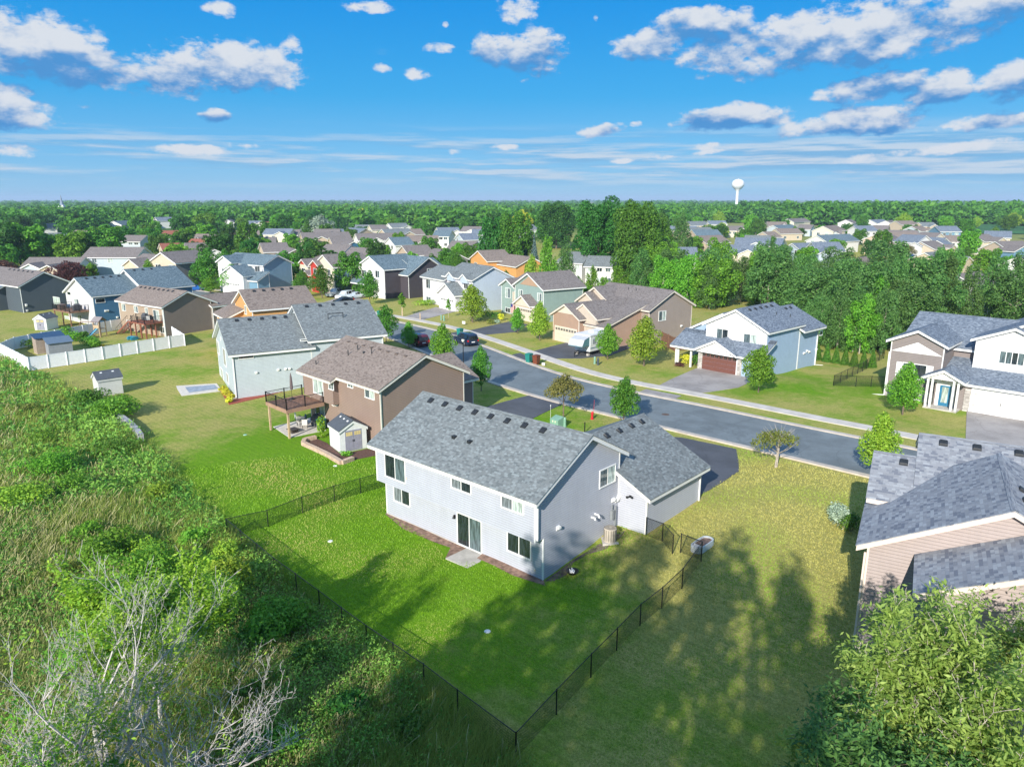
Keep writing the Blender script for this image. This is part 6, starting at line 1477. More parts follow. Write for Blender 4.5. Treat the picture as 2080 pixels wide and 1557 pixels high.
shed('garden_shed', 'grey pent roofed shed in front inside the white vinyl fence', a, yw, 3.0, 1.7, 1.7, 2.3, plain('shed_grey',(.26,.28,.31),.6), plain('slate_blue_metal',(.12,.17,.23),.5), pent=True)
o_ = a+Vector((math.sin(R(yw-90)),math.cos(R(yw-90)),0))*2.1
shed('lean_to_shelter', 'wooden lean-to with dark blue roof behind the grey shed', o_-Vector((math.sin(R(yw)),math.cos(R(yw)),0))*1.0, yw, 3.6, 2.0, 2.3, 2.7, plain('weathered_wood',(.34,.27,.21),.8), plain('navy_metal',(.03,.07,.14),.5), pent=True)
# stone border, mulch and plants round the white shed
MULCH = plain('brown_mulch', (.12,.06,.045), .95, var=.3, vs=14, bump=.8); REDM = plain('red_mulch', (.33,.075,.05), .95, var=.2, vs=14, bump=.6)
SOIL = plain('bare_soil', (.24,.15,.11), .95, var=.25, vs=3, bump=.6)
px_poly('flower_bed', [(620,899),(645,892),(664,900),(692,923),(745,912),(764,915),(764,925),(717,934),(694,942),(660,923)], .05, MULCH, .05)
STB = plain('tan_wall_block', (.52,.38,.28), .9, var=.12, vs=6)
def block_wall(label, pts, h0, w, mat, n=2, name='stone_border', L=.40):
    P = resample([on(*p) for p in pts], L); off = Vector(P[0]); r = empty(name, off, 90, label, 'stone wall'); r.rotation_euler = (0,0,0); m = MB(); rg = random.Random(3)
    for a, b in zip(P[:-1], P[1:]):
        d = (b-a).normalized(); nn = Vector((-d.y,d.x,0)); 
        for k in range(n):
            z = hz(a.x,a.y)-off.z+k*h0; e = rg.uniform(.0,.03); p, q_ = a-off+d*.01, b-off-d*.01
            lo = [p-nn*(w/2+e), q_-nn*(w/2+e), q_+nn*w/2, p+nn*w/2]; B_ = [(v.x,v.y,z-.02) for v in lo]; T_ = [(v.x,v.y,z+h0-.012) for v in lo]
            m.poly(T_); m.poly(B_[::-1])
            for i in range(4): j = (i+1) % 4; m.poly([B_[i],B_[j],T_[j],T_[i]])
    m.build('block_course', mat, r); return r
block_wall('curved tan stone border round the white shed flower bed', [(642,891),(620,896),(616,903),(640,914),(665,926),(694,943),(717,934)], .17, .36, STB)
block_wall('grey stone retaining wall half hidden by shrubs on the left', [(233,852),(250,858),(266,870),(278,882),(288,896)], .18, .45, plain('grey_wall_block',(.36,.36,.38),.9,var=.12,vs=5), 4, 'retaining_wall', .5)
# pale blue house: patio, mulch strip, yellow plants
px_poly('patio', [(358,784),(360,790),(369,804),(452,794),(440,779)], .05, plain('patio_concrete', (.60,.56,.50), .9), .06)
px_poly('patio_mat', [(376,787),(384,798),(444,790),(436,782)], .07, plain('blue_grey_pavers', (.27,.32,.40), .8, var=.1, vs=3))
px_poly('flower_bed', [(446,792),(452,789),(478,811),(600,783),(625,776),(625,781),(560,799),(480,819),(466,822)], .05, REDM, .05)
for i, (x, y) in enumerate([(1020+.1, 0)]): pass
def bush(px, py, w, hh, leaf, label, group=None, n=900, size=.13, name='shrub', p=None, seed=None):
    p = p or on(px, py); s = seed if seed is not None else int(px*7+py); rg = np.random.default_rng(s); lb = [(rg.normal()*w*.16, rg.normal()*w*.16, hh*(.35+.25*rg.random()), w*.30, w*.30, hh*.42) for _ in range(6)]
    V, Q, var = crown_mesh(s, lb, n, size, 1.4, .4, .1); V[:,2] = np.maximum(V[:,2], .02)
    r = placed(name, label, 'shrub', p, 0, group); r.rotation_euler = (0,0,0); np_mesh('foliage', V, Q, LEAF[leaf], r, attr={'var': var})
    m = MB(); rg2 = random.Random(s)
    for _ in range(5): a = rg2.random()*6.28; m.tube((0,0,-.1),(math.cos(a)*w*.2,math.sin(a)*w*.2,hh*.5),.02,.008,4)
    m.build('stem', BARK, r); return r
for i, (x, y) in enumerate([(452,793),(457,797),(461,801),(466,805),(471,810),(464,817)]): bush(x, y, 1.0, .6, 'yellow', ('first','second','third','fourth','fifth','hindmost')[i]+' yellow leaved plant in the bed at the corner of the pale blue house', 'yellow plants by the pale blue house', 260, .14, 'garden_plant')
bush(653,888,.9,2.0,'bright','tall yellow-green grass clump at the left corner of the white shed',None,700,.12,'ornamental_grass'); bush(702,927,1.1,.5,'lime','low green plant at the corner of the tan stone border',None,350,.1,'garden_plant')
bush(1393,738,2.1,1.3,'yellow','yellow flowering shrub left of the white porch columns',None,900,.13); bush(1417,744,2.2,1.7,'mid','dark green shrub at the left of the brown garage door'); bush(1381,744,1.2,.6,'purple','small dark red shrub beside the yellow flowering shrub',None,350)
bush(864,619,4.2,1.2,'bright','wide low yellow-green shrub in front of the dormer house',None,1400); bush(992,650,3.0,1.6,'mid','green shrub left of the sage green house entrance',None,1200); bush(997,657,1.6,.8,'olive','olive coloured low shrub in the bed of the sage green house',None,500)
bush(1018,651,1.3,1.3,'yellow','yellow flowers by the entry of the sage green house',None,400); bush(1010,656,1.4,.6,'silver','grey-green low plant in front of the sage green entry',None,400)
bush(1878,806,2.2,1.1,'brownish','reddish flowering shrub beside the blue front door porch',None,800); bush(1895,815,1.8,.8,'mid','green plants along the porch of the white gable house',None,600); bush(1923,822,1.8,.6,'lime','low lilies left of the white double garage door',None,500); bush(1860,806,1.6,.8,'mid','dark green plant left of the reddish flowering shrub',None,500)
bush(1706,1066,2.0,1.5,'silver','pale hydrangea bush at the left wall of the dark shingled house',None,1800,.09); bush(1728,1078,1.5,1.3,'mid','green bush behind the pale hydrangea',None,1200,.09)
bush(250,845,5.2,2.2,'lime','large bright shrub above the grey retaining wall',None,3000,.16); bush(185,818,4.0,1.6,'mid','dark green shrub below the lone pale shed',None,2000,.16); bush(225,838,3.0,1.6,'mid','shrub between the lone shed and the retaining wall',None,1600,.15)
for i, (x, y, w, hh, lf) in enumerate([(70,705,2.6,1.5,'mid'),(84,708,1.8,1.3,'yellow'),(140,690,2.4,2.6,'lime'),(152,694,2.0,1.8,'lime'),(180,700,3.0,1.4,'lime'),(190,707,2.6,1.3,'lime'),(170,688,2.2,1.2,'mid')]):
    bush(x, y, w, hh, lf, ['round green bush near the left end inside the white fence','yellow-green bush beside the lean-to','tall bright garden plant left of the swing frame','second bright garden plant by the swing frame','leafy vegetable patch plant in the fenced garden','leafy plant nearest the white fence','dark vegetable plant in the middle of the fenced garden'][i], None, 900, .15)
# bare soil along the grey house and its small things
px_poly('bare_ground', [(782,1043),(800,1040),(880,1080),(990,1126),(1104,1176),(1108,1190),(1085,1182),(1040,1168),(1000,1147),(960,1130),(905,1133),(915,1112),(880,1100),(820,1075)], .02, SOIL)
px_poly('bare_ground', [(1106,1180),(1160,1140),(1210,1108),(1235,1095),(1250,1085),(1270,1078),(1262,1090),(1230,1115),(1195,1125),(1165,1142),(1150,1168),(1125,1180)], .02, plain('dark_soil', (.12,.095,.075), .95, var=.25, vs=3, bump=.6))
for (x, y, s_) in [(905,1133,.6),(1290,1100,.7)]: pass
r = placed('air_conditioner', 'tan outdoor air conditioning unit beside the right wall of the centre grey house', 'air conditioner', A.l2w(14.95, 5.6, .0)); r.location.z = .85
m = MB(); m.lathe([(.0,.0),(.40,.0),(.40,.82),(.36,.86),(.0,.86)], 20); m.build('housing', plain('ac_beige',(.45,.40,.33),.5), r); m = MB()
for k in range(16): a = k*math.pi/8; m.tube((.402*math.cos(a),.402*math.sin(a),.05),(.402*math.cos(a),.402*math.sin(a),.8),.012,.012,4)
for q_ in (.12,.2,.28,.36): m.lathe([(q_,.872),(q_+.02,.872)], 20)
m.build('grille', DARKP, r); m = MB(); m.box(-.5,.5,-.5,.5,-.25,-.005); m.build('pad', CONC, r)
r = placed('fire_pit', 'small black fire bowl filled with pale ash and paper on the lawn', 'fire pit', on(1162,1168)); m = MB(); m.lathe([(.0,.16),(.2,.18),(.34,.32),(.38,.32),(.36,.28),(.2,.1),(0,.08)], 18); m.build('bowl', BLACK, r)
m = MB(); rg2 = random.Random(2)
for k in range(9): a = rg2.random()*6.28; q_ = rg2.random()*.2; m.tube((q_*math.cos(a)-.12,q_*math.sin(a),.22+k*.012),(q_*math.cos(a)+.14,q_*math.sin(a)+rg2.uniform(-.1,.1),.25+k*.012),.03,.025,5)
m.build('ash_wood', WHITE, r)
for k in range(3): a = k*2.1; m = MB(); m.tube((.22*math.cos(a),.22*math.sin(a),.14),(.33*math.cos(a),.33*math.sin(a),-.02),.012,.012,5); m.build('leg', BLACK, r)
# oval ribbed tub
p = on(1426,1112); a_ = on(1406,1126); b_ = on(1446,1097); yw = math.degrees(math.atan2(b_.x-a_.x, b_.y-a_.y))
r = placed('oval_planter', 'white ribbed oval garden tub half filled with dark soil by the fence gate', 'planter', p, yw)
def oval(L, W, z, n=28): return [((L-W)*(1 if math.cos(t) > 0 else -1)*.5*min(1,abs(math.cos(t))*3)+W/2*math.cos(t), W/2*math.sin(t), z) for t in (2*math.pi*i/n for i in range(n))]
m = MB(); prev = None
for k in range(9):
    o2 = oval(1.9+(k % 2)*.04, .78+(k % 2)*.04, k*.055-.03)
    if prev:
        for i in range(28): j = (i+1) % 28; m.poly([prev[i],prev[j],o2[j],o2[i]])
    prev = o2
inn = oval(1.80,.68,.41); 
for i in range(28): j = (i+1) % 28; m.poly([prev[i],prev[j],inn[j],inn[i]])
low = oval(1.78,.66,.1)
for i in range(28): j = (i+1) % 28; m.poly([inn[i],inn[j],low[j],low[i]])
m.build('tub_wall', plain('tub_white',(.62,.67,.70),.4), r); m = MB(); m.poly(oval(1.79,.67,.30)); m.build('soil', SOIL, r)
m = MB(); 
for k in range(3): m.box(-.82+k*.16,-.74+k*.16,-.28,.28,.31,.34)
m.build('drip_grid', WHITE, r)
for (px, py, lab) in [(990,1282,'small white irrigation cover on the front lawn of shade'),(671,1099,'small pale irrigation cover near the rear fence'),(681,946,'green valve cover on the lawn below the white shed'),(498,883,'pale green valve cover on the wide left lawn')]:
    r = placed('valve_cover', lab, 'valve cover', on(px,py)); m = MB(); m.lathe([(0,.05),(.13,.05),(.15,.03),(.15,-.05)], 14); m.build('lid', WHITE if 'white' in lab or 'near' in lab else plain('valve_green',(.2,.5,.35),.5), r); m = MB(); m.lathe([(.15,.02),(.17,.02),(.17,-.05)], 14); m.build('rim', WHITE, r)
# utility boxes, hydrant, post
UG = plain('utility_green', (.20,.36,.27), .5)
r = placed('transformer_box', 'large green electrical transformer box on the lawn behind the grey roof', 'utility box', on(1131,866), 135); m = MB(); m.box(-.5,.5,-.4,.4,.05,.75); m.poly([(-.5,-.4,.75),(.5,-.4,.75),(.5,.4,.98),(-.5,.4,.98)]); m.poly([(.5,-.4,.75),(.5,.4,.75),(.5,.4,.98)]); m.poly([(-.5,.4,.75),(-.5,-.4,.75),(-.5,.4,.98)]); m.poly([(.5,.4,.75),(-.5,.4,.75),(-.5,.4,.98),(.5,.4,.98)]); m.build('cabinet', UG, r); m = MB(); m.box(-.6,.6,-.55,.5,-.1,.05); m.build('pad', CONC, r)
m = MB(); m.box(-.2,-.1,-.42,-.40,.5,.65); m.box(.1,.2,-.42,-.40,.5,.65); m.build('warning_sticker', plain('sticker_cream',(.7,.68,.5),.5), r)
def pedestal(px, py, mat, lab, s=1.0, grp=None):
    r = placed('utility_pedestal', lab, 'utility box', on(px,py), 0, grp); m = MB(); m.lathe([(0,.95*s),(.1*s,.93*s),(.14*s,.82*s),(.14*s,-.1)], 12); m.build('cover', mat, r); m = MB(); m.lathe([(.16*s,.12),(.17*s,.1),(.17*s,-.1)], 12); m.build('collar', mat, r)
pedestal(1147,866,UG,'small pale green pedestal right of the transformer box',.95); pedestal(1208,738.5,UG,'pale green pedestal on the lawn before the camper house, left one'); pedestal(1214.5,741,plain('dark_pedestal',(.05,.07,.09),.5),'dark small pedestal right of a pale green one'); pedestal(896.5,650,UG,'left pedestal on the lawn of the dormer house'); pedestal(902,651.5,UG,'right pedestal on the lawn of the dormer house'); pedestal(618,607,plain('dark_green_box',(.04,.10,.08),.5),'dark utility pedestal under the red house street trees')
r = placed('fire_hydrant', 'red fire hydrant with a tall red marker rod at the street edge', 'hydrant', on(1202.7,851)); RED = plain('hydrant_red',(.55,.02,.03),.4)
m = MB(); m.lathe([(.0,.78),(.06,.76),(.11,.68),(.12,.62),(.15,.60),(.15,.56),(.11,.55),(.11,.1),(.16,.08),(.16,-.1)], 14); m.build('barrel', RED, r)
for s_ in (-1,1): m = MB(); m.tube((0,0,.45),(s_*.19,0,.45),.06,.07,8); m.build('outlet_cap', RED, r)
m = MB(); m.tube((.05,-.12,.3),(-.05,-.16,1.95),.018,.014,6); m.build('marker_rod', RED, r)
r = placed('marker_post', 'thin black post behind the ridge of the grey roof', 'post', on(1187.5,878)); m = MB(); m.tube((0,0,-.2),(0,0,.95),.05,.05,8); m.build('post', BLACK, r); m = MB(); m.lathe([(0,1.0),(.06,.95),(.06,.9)], 10); m.build('cap', BLACK, r)
r = placed('marker_flag', 'thin pale rod with a small tip beside the transformer box', 'marker', on(1118,858)); m = MB(); m.tube((0,0,-.1),(0,0,1.7),.012,.012,5); m.build('rod', WHITE, r); m = MB(); m.tube((0,0,1.6),(0,0,1.75),.035,.035,6); m.build('tip', WHITE, r)
def post_small(px, py, hh, lab):
    r = placed('wooden_stake', lab, 'stake', on(px,py)); m = MB(); m.box(-.07,.07,-.07,.07,-.2,hh); m.build('stake', PINE, r); m = MB(); m.box(-.08,.08,-.08,.08,hh,hh+.05); m.build('cap', PINE, r)
post_small(817.5,642,1.5,'wooden stake tied to the slim young tree'); post_small(853.5,649,1.1,'short wooden post at the edge of the dormer house driveway')
r = placed('yard_sign', 'small white sign on the lawn right of the bright pyramidal tree', 'sign', on(942,660), 120); m = MB(); m.box(-.3,.3,-.01,.01,.2,.65); m.build('board', WHITE, r); m = MB(); m.tube((-.2,0,-.1),(-.2,0,.2),.01,.01,4); m.tube((.2,0,-.1),(.2,0,.2),.01,.01,4); m.build('stake', BLACK, r)
r = placed('yard_sign', 'low white marker right of the brown wheeled bin', 'sign', on(1104,742), 120); m = MB(); m.box(-.2,.2,-.08,.08,.02,.35); m.build('board', WHITE, r); m = MB(); m.box(-.03,.03,-.03,.03,-.1,.02); m.build('stake', BLACK, r)
# flag at the sage green house
r = empty('house_flag', L_.l2w(-1.75, 6.2, 1.0), L_.yaw, 'striped red white and blue flag hanging by the sage green house garage', 'flag')
m = MB(); m.tube((0,0,1.3),(-.9,0,1.9),.02,.02,5); m.build('pole', WHITE, r); m = MB()
for k in range(7): m.box(-.82+k*.1,-.72+k*.1,-.01,.01,.1+.02*k,1.35+.06*(7-k), mi=k % 2)
m.build('cloth', [plain('flag_red',(.55,.03,.05),.7), WHITE], r); m = MB(); m.box(-.83,-.45,-.014,.014,1.1,1.7); m.build('canton', plain('flag_blue',(.03,.06,.25),.7), r)
# street lamp
r = placed('street_lamp', 'black post lamp with round globe at the near kerb beside the dark blue SUV', 'street lamp', on(941.5,750)); m = MB(); m.tube((0,0,-.2),(0,0,3.5),.07,.05,10); m.lathe([(.16,0),(.15,.3),(.08,.45)], 12); m.build('pole', BLACK, r)
m = MB(); m.lathe([(.0,3.95),(.1,3.92),(.2,3.78),(.21,3.68),(.14,3.5)], 16); m.build('globe', plain('lamp_glass',(.6,.6,.55),.3), r); m = MB(); m.lathe([(0,4.12),(.05,4.05),(.22,3.9),(.23,3.86),(.1,3.93)], 16); m.build('cap', BLACK, r)
r = placed('street_lamp', 'black post lamp at the cul-de-sac on the right', 'street lamp', on(1803,528)); m = MB(); m.tube((0,0,-.2),(0,0,4.0),.08,.06,8); m.build('pole', BLACK, r); m = MB(); m.lathe([(0,4.5),(.2,4.4),(.25,4.1),(.1,3.95)], 10); m.build('globe', plain('lamp_glass',(.6,.6,.55),.3), r)
# manhole
r = placed('manhole_cover', 'round brownish manhole cover in the middle of the street', 'manhole cover', on(1352,842)+Vector((0,0,.034))); m = MB(); m.lathe([(0,.008),(.36,.008),(.38,0)], 20); m.build('lid', plain('rusty_iron',(.12,.08,.06),.8), r); m = MB(); m.lathe([(.38,.004),(.48,.004),(.5,0)], 20); m.build('collar', ROAD, r)
# ------------------------------------------------------------------ decks of the left hand houses, play things
h = F_; zd = 2.6; m = MB(); m.box(-3.2,-.02,2.0,8.6,zd-.25,zd); h.mesh('deck_floor', m, DECKW)
for (u, v) in ((-3.1,2.2),(-3.1,5.2),(-3.1,8.3)): m = MB(); m.box(u-.08,u+.08,v-.08,v+.08,-.3,zd-.2); h.mesh('deck_post', m, DECKW)
m = MB(); railing(m,(-3.2,2,0),(-3.2,8.6,0),zd); railing(m,(-3.2,2,0),(0,2,0),zd); railing(m,(-3.2,8.6,0),(0,8.6,0),zd); h.mesh('deck_railing', m, BLACK)
grill(h.l2w(-1.4,3.2,zd), h.yaw, 'black covered grill on the deck of the blue sided house'); chair(h.l2w(-1.8,5.2,zd), 40, 'dark chair on the deck of the blue sided house', BLUECL)
r = empty('deck_storage_box', h.l2w(-2.2,7.4,zd), h.yaw, 'brown storage box on the deck of the blue sided house', 'storage box'); m = MB(); m.box(-.4,.4,-.8,.8,0,.75); m.build('box', plain('brown_resin',(.16,.11,.09),.6), r); m = MB(); m.box(-.43,.43,-.83,.83,.75,.82); m.build('lid', plain('brown_resin',(.16,.11,.09),.6), r)
h = E_; zd = 2.55; m = MB(); m.box(8.2,13.2,-3.0,-.02,zd-.2,zd); h.mesh('deck_floor', m, REDW)
for u in (8.4,10.0,11.6,13.0):
    for v in (-2.8,-1.2): m = MB(); m.box(u-.08,u+.08,v-.08,v+.08,-.3,zd-.15); h.mesh('deck_post', m, REDW)
m = MB(); railing(m,(9.3,-3.0,0),(13.2,-3.0,0),zd); railing(m,(13.2,-3.0,0),(13.2,0,0),zd); railing(m,(8.2,-1.6,0),(8.2,0,0),zd); h.mesh('deck_railing', m, BLACK)
m = MB(); n = 14; x0, y0 = 8.8, -2.9
for k in range(n): z = zd-(k+1)*zd/n; m.box(8.2-(k+1)*.30,8.2-k*.30+.02,-3.0,-1.9,z-.04,z)
for v in (-3.02,-1.88): m.poly([(8.2,v,zd-.25),(8.2,v,zd),(8.2-n*.3,v,.15),(8.2-n*.3,v,-.1)]); m.poly([(8.2,v+.04,zd),(8.2,v+.04,zd-.25),(8.2-n*.3,v+.04,-.1),(8.2-n*.3,v+.04,.15)])
h.mesh('stairs', m, REDW); m = MB()
for v in (-3.0,-1.9): m.tube((8.2,v,zd+.9),(8.2-n*.3,v,.95),.03,.03,4); [m.tube((8.2-k*.6,v,zd-k*.6*zd/(n*.3)),(8.2-k*.6,v,zd+.9-k*.6*zd/(n*.3)),.015,.015,4) for k in range(8)]
h.mesh('stair_railing', m, BLACK)
chair(h.l2w(12.2,-1.8,zd), 60, 'white lounge chair on the red deck of the tan house', SLING); grill(h.l2w(9.9,-1.0,zd), h.yaw, 'covered grill on the red deck of the tan house')
# swing and slide frame
TEAL = plain('slide_blue', (.12,.33,.45), .35)
p = on(205,683); r = placed('play_tower', 'wooden play tower with swing beam and light blue slide inside the white fence', 'playset', p, 110)
for (x, y) in ((-.6,-.6),(.6,-.6),(.6,.6),(-.6,.6)): m = MB(); m.box(x-.06,x+.06,y-.06,y+.06,-.1,2.5); m.build('post', PINE, r)
m = MB(); m.box(-.65,.65,-.65,.65,1.25,1.32); m.box(-.65,.65,-.66,-.62,1.4,1.9); m.build('platform', PINE, r)
m = MB(); m.poly([(-.85,-.85,2.5),(.85,-.85,2.5),(.85,0,3.2),(-.85,0,3.2)]); m.poly([(.85,.85,2.5),(-.85,.85,2.5),(-.85,0,3.2),(.85,0,3.2)]); m.poly([(-.85,-.85,2.44),(-.85,0,3.14),(.85,0,3.14),(.85,-.85,2.44)]); m.poly([(.85,.85,2.44),(.85,0,3.14),(-.85,0,3.14),(-.85,.85,2.44)]); m.build('roof', plain('play_roof',(.25,.22,.22),.8), r)
m = MB(); N = 6
for k in range(N):
    t0, t1 = k/N, (k+1)/N; f = lambda t: (.2, -.65-2.2*t, 1.3*(1-t)**1.15+.08)
    a, b = f(t0), f(t1); m.poly([(a[0]-.25,a[1],a[2]),(a[0]+.25,a[1],a[2]),(b[0]+.25,b[1],b[2]),(b[0]-.25,b[1],b[2])]); m.poly([(a[0]-.25,a[1],a[2]),(b[0]-.25,b[1],b[2]),(b[0]-.27,b[1],b[2]+.15),(a[0]-.27,a[1],a[2]+.15)]); m.poly([(a[0]+.25,a[1],a[2]),(a[0]+.27,a[1],a[2]+.15),(b[0]+.27,b[1],b[2]+.15),(b[0]+.25,b[1],b[2])])
m.build('slide', TEAL, r); m = MB(); m.tube((-.6,0,2.2),(-4.0,0,2.2),.06,.06,6); m.tube((-4.0,0,2.2),(-4.2,-.9,0),.05,.05,6); m.tube((-4.0,0,2.2),(-4.2,.9,0),.05,.05,6); m.build('swing_beam', DECKW, r)
for x in (-1.6,-2.8): m = MB(); m.tube((x-.2,0,2.2),(x-.2,0,.5),.01,.01,4); m.tube((x+.2,0,2.2),(x+.2,0,.5),.01,.01,4); m.box(x-.25,x+.25,-.1,.1,.46,.5); m.build('swing', TEAL, r)
r = placed('blue_picnic_table', 'bright blue child picnic table under the red deck', 'table', on(270,690), 120); m = MB(); m.box(-.7,.7,-.35,.35,.5,.55); m.build('table_top', plain('toy_blue',(.03,.30,.42),.4), r); m = MB(); m.box(-.7,.7,-.75,-.5,.28,.32); m.box(-.7,.7,.5,.75,.28,.32); m.build('bench', plain('toy_blue',(.03,.30,.42),.4), r); m = MB(); m.box(-.5,-.4,-.6,.6,0,.5); m.box(.4,.5,-.6,.6,0,.5); m.build('legs', plain('toy_blue',(.03,.30,.42),.4), r)
r = placed('yellow_toy', 'small yellow toy bench by the foot of the red stairs', 'toy', on(207,703), 110); m = MB(); m.box(-.4,.4,-.2,.2,.2,.3); m.build('seat', plain('toy_yellow',(.7,.45,.02),.4), r); m = MB(); m.box(-.4,-.3,-.2,.2,0,.2); m.box(.3,.4,-.2,.2,0,.2); m.build('legs', plain('toy_yellow',(.7,.45,.02),.4), r)
# pergola deck and red stairs of two far houses
p = on(843,556); r = placed('pergola_deck', 'wooden pergola and deck behind the beige and grey house', 'pergola', p, 100)
for (x, y) in ((-3,-1.5),(3,-1.5),(-3,1.5),(3,1.5)): m = MB(); m.box(x-.1,x+.1,y-.1,y+.1,0,5.2); m.build('post', PINE, r)
m = MB(); m.box(-3.2,3.2,-1.7,1.7,2.4,2.7); m.build('deck_floor', plain('cedar_deck',(.4,.2,.1),.7), r); m = MB(); [m.box(-3.3,3.3,y,y+.08,5.2,5.4) for y in (-1.6,-1.0,-.4,.2,.8,1.4)]; m.build('rafters', PINE, r); m = MB(); m.box(-1.6,.6,-.9,.9,4.2,4.3); m.build('canopy', plain('grey_canopy',(.2,.22,.25),.8), r)
p = on(406,551); r = placed('red_stairs', 'bright red wooden stairs and landing behind the white house, upper left', 'stairs', p, 80); m = MB(); m.box(0,3,-1,1,2.3,2.5); m.build('landing', plain('bright_red_wood',(.5,.07,.03),.7), r); m = MB(); [m.box(-k*.35,-k*.35+.33,-.6,.6,2.2-k*.24,2.27-k*.24) for k in range(9)]; m.build('steps', plain('bright_red_wood',(.5,.07,.03),.7), r); m = MB(); [m.box(x-.08,x+.08,-.9,-.74,0,3.3) for x in (0.1,1.5,2.9)]; m.box(0,3,-1,-.92,3.2,3.35); m.build('railing', plain('bright_red_wood',(.5,.07,.03),.7), r)

# ------------------------------------------------------------------ vehicles
TYRE = plain('tyre', (.012,.012,.013), .8); RIM = plain('rim_metal', (.45,.46,.48), .25, metal=.9); AGL = glass_mat('car_glass', (.01,.013,.018)); TAIL = plain('tail_light', (.5,.01,.01), .2); HEADL = plain('head_light', (.7,.72,.75), .1)
def paint(name, col): return plain(name, col, .22, metal=.15, var=.01, coat=.6)
PROFILE = {  # x, half width, z bottom, z belt, z top, half width of top
 'suv': [(-2.42,.86,.42,.95,.98,.78),(-2.35,.92,.32,1.05,1.55,.70),(-2.1,.95,.28,1.10,1.74,.72),(-1.2,.97,.26,1.10,1.79,.73),(0,.97,.25,1.08,1.78,.73),(.55,.97,.25,1.06,1.70,.70),(1.15,.96,.25,1.05,1.12,.80),(1.8,.95,.26,1.02,1.05,.80),(2.3,.90,.32,.92,.95,.74),(2.45,.80,.42,.72,.75,.62)],
 'car': [(-2.25,.78,.40,.82,.86,.7),(-2.15,.86,.30,.92,1.02,.72),(-1.5,.89,.25,.94,1.25,.62),(-.8,.90,.23,.93,1.43,.60),(.1,.90,.22,.91,1.42,.60),(.5,.90,.22,.90,1.30,.62),(1.1,.89,.23,.88,.95,.74),(1.8,.87,.25,.82,.85,.70),(2.15,.80,.32,.70,.72,.6)],
 'pickup': [(-2.8,.92,.50,.98,1.0,.88),(-2.7,.97,.42,1.06,1.08,.90),(-1.1,.98,.40,1.08,1.10,.90),(-.95,.98,.40,1.10,1.80,.72),(.0,.98,.38,1.10,1.88,.74),(.6,.98,.38,1.10,1.78,.72),(1.15,.97,.38,1.10,1.18,.84),(2.3,.95,.40,1.06,1.10,.82),(2.75,.90,.45,.95,.98,.75)]}
def car(kind, mat, label, p, yaw, group=None, name='parked_car'):
    r = placed(name, label, {'suv':'car','car':'car','pickup':'pickup truck'}[kind], p, yaw, group); S = PROFILE[kind]; m = MB(); rings = []
    for (x, w, zb, zt_, zr_, wr) in S:
        zm = zb+(zt_-zb)*.45
        rings.append([(x,-w*.93,zb),(x,-w,zm),(x,-w*.96,zt_),(x,-wr,zr_-.02),(x,-wr*.8,zr_+.01),(x,wr*.8,zr_+.01),(x,wr,zr_-.02),(x,w*.96,zt_),(x,w,zm),(x,w*.93,zb)])
    for a, b in zip(rings[:-1], rings[1:]):
        for i in range(10): j = (i+1) % 10; m.poly([a[i],b[i],b[j],a[j]])
    m.poly(rings[0]); m.poly(rings[-1][::-1]); o = m.build('body', mat, r, smooth=True)
    g = MB()
    for a, b, sa, sb in zip(rings[:-1], rings[1:], S[:-1], S[1:]):
        for (i, j, sg) in ((2,3,-1),(6,7,1)):
            if sa[4]-sa[3] > .25 and sb[4]-sb[3] > .25:
                q_ = [Vector(a[i]),Vector(b[i]),Vector(b[j]),Vector(a[j])]; c = sum(q_, Vector())/4; q_ = [c+(v-c)*.84+Vector((0,sg*.012,.006)) for v in q_]; g.poly(q_ if sg < 0 else q_)
    def slope_glass(k0, k1, sx):
        a, b = rings[k0], rings[k1]; q_ = [Vector(a[3]),Vector(a[6]),Vector(b[6]),Vector(b[3])]; c = sum(q_, Vector())/4; g.poly([c+(v-c)*.88+Vector((sx*.012,0,.012)) for v in q_])
    for k in range(len(S)-1):
        if abs(S[k+1][4]-S[k][4]) > .28: slope_glass(k, k+1, 1 if S[k+1][4] < S[k][4] else -1)
    g.build('windows', AGL, r)
    xw = {'suv':(-1.45,1.5),'car':(-1.35,1.35),'pickup':(-1.75,1.75)}[kind]; wr_ = .38 if kind != 'car' else .33
    for x in xw:
        for s_ in (-1,1):
            m = MB(); y0 = s_*.72; y1 = s_*(.985 if kind != 'car' else .91); m.tube((x,y0,wr_),(x,y1,wr_),wr_,wr_,20); wo = m.build('wheel', TYRE, r); m = MB(); m.tube((x,y1-.02*s_,wr_),(x,y1+.01*s_,wr_),wr_*.6,wr_*.55,12); m.build('rim', RIM, wo)
    x0, x1 = S[0][0], S[-1][0]
    for s_ in (-1,1):
        m = MB(); m.box(x0-.01,x0+.2,*sorted((s_*.70,s_*.90)),.75,1.0); m.build('tail_light', TAIL, r); m = MB(); m.box(x1-.25,x1-.02,*sorted((s_*.55,s_*.80)),.58,.74); m.build('headlight', HEADL, r)
    m = MB(); m.box(x0-.02,x0+.1,-.26,.26,.62,.75); m.build('number_plate', WHITE, r); return r
def along(px, py):
    p = on(px, py); k = min(range(1, len(CURVE)-1), key=lambda i: (CURVE[i]-Vector((p.x,p.y,0))).length); t = CURVE[k+1]-CURVE[k-1]; return p, math.degrees(math.atan2(t.x, t.y))
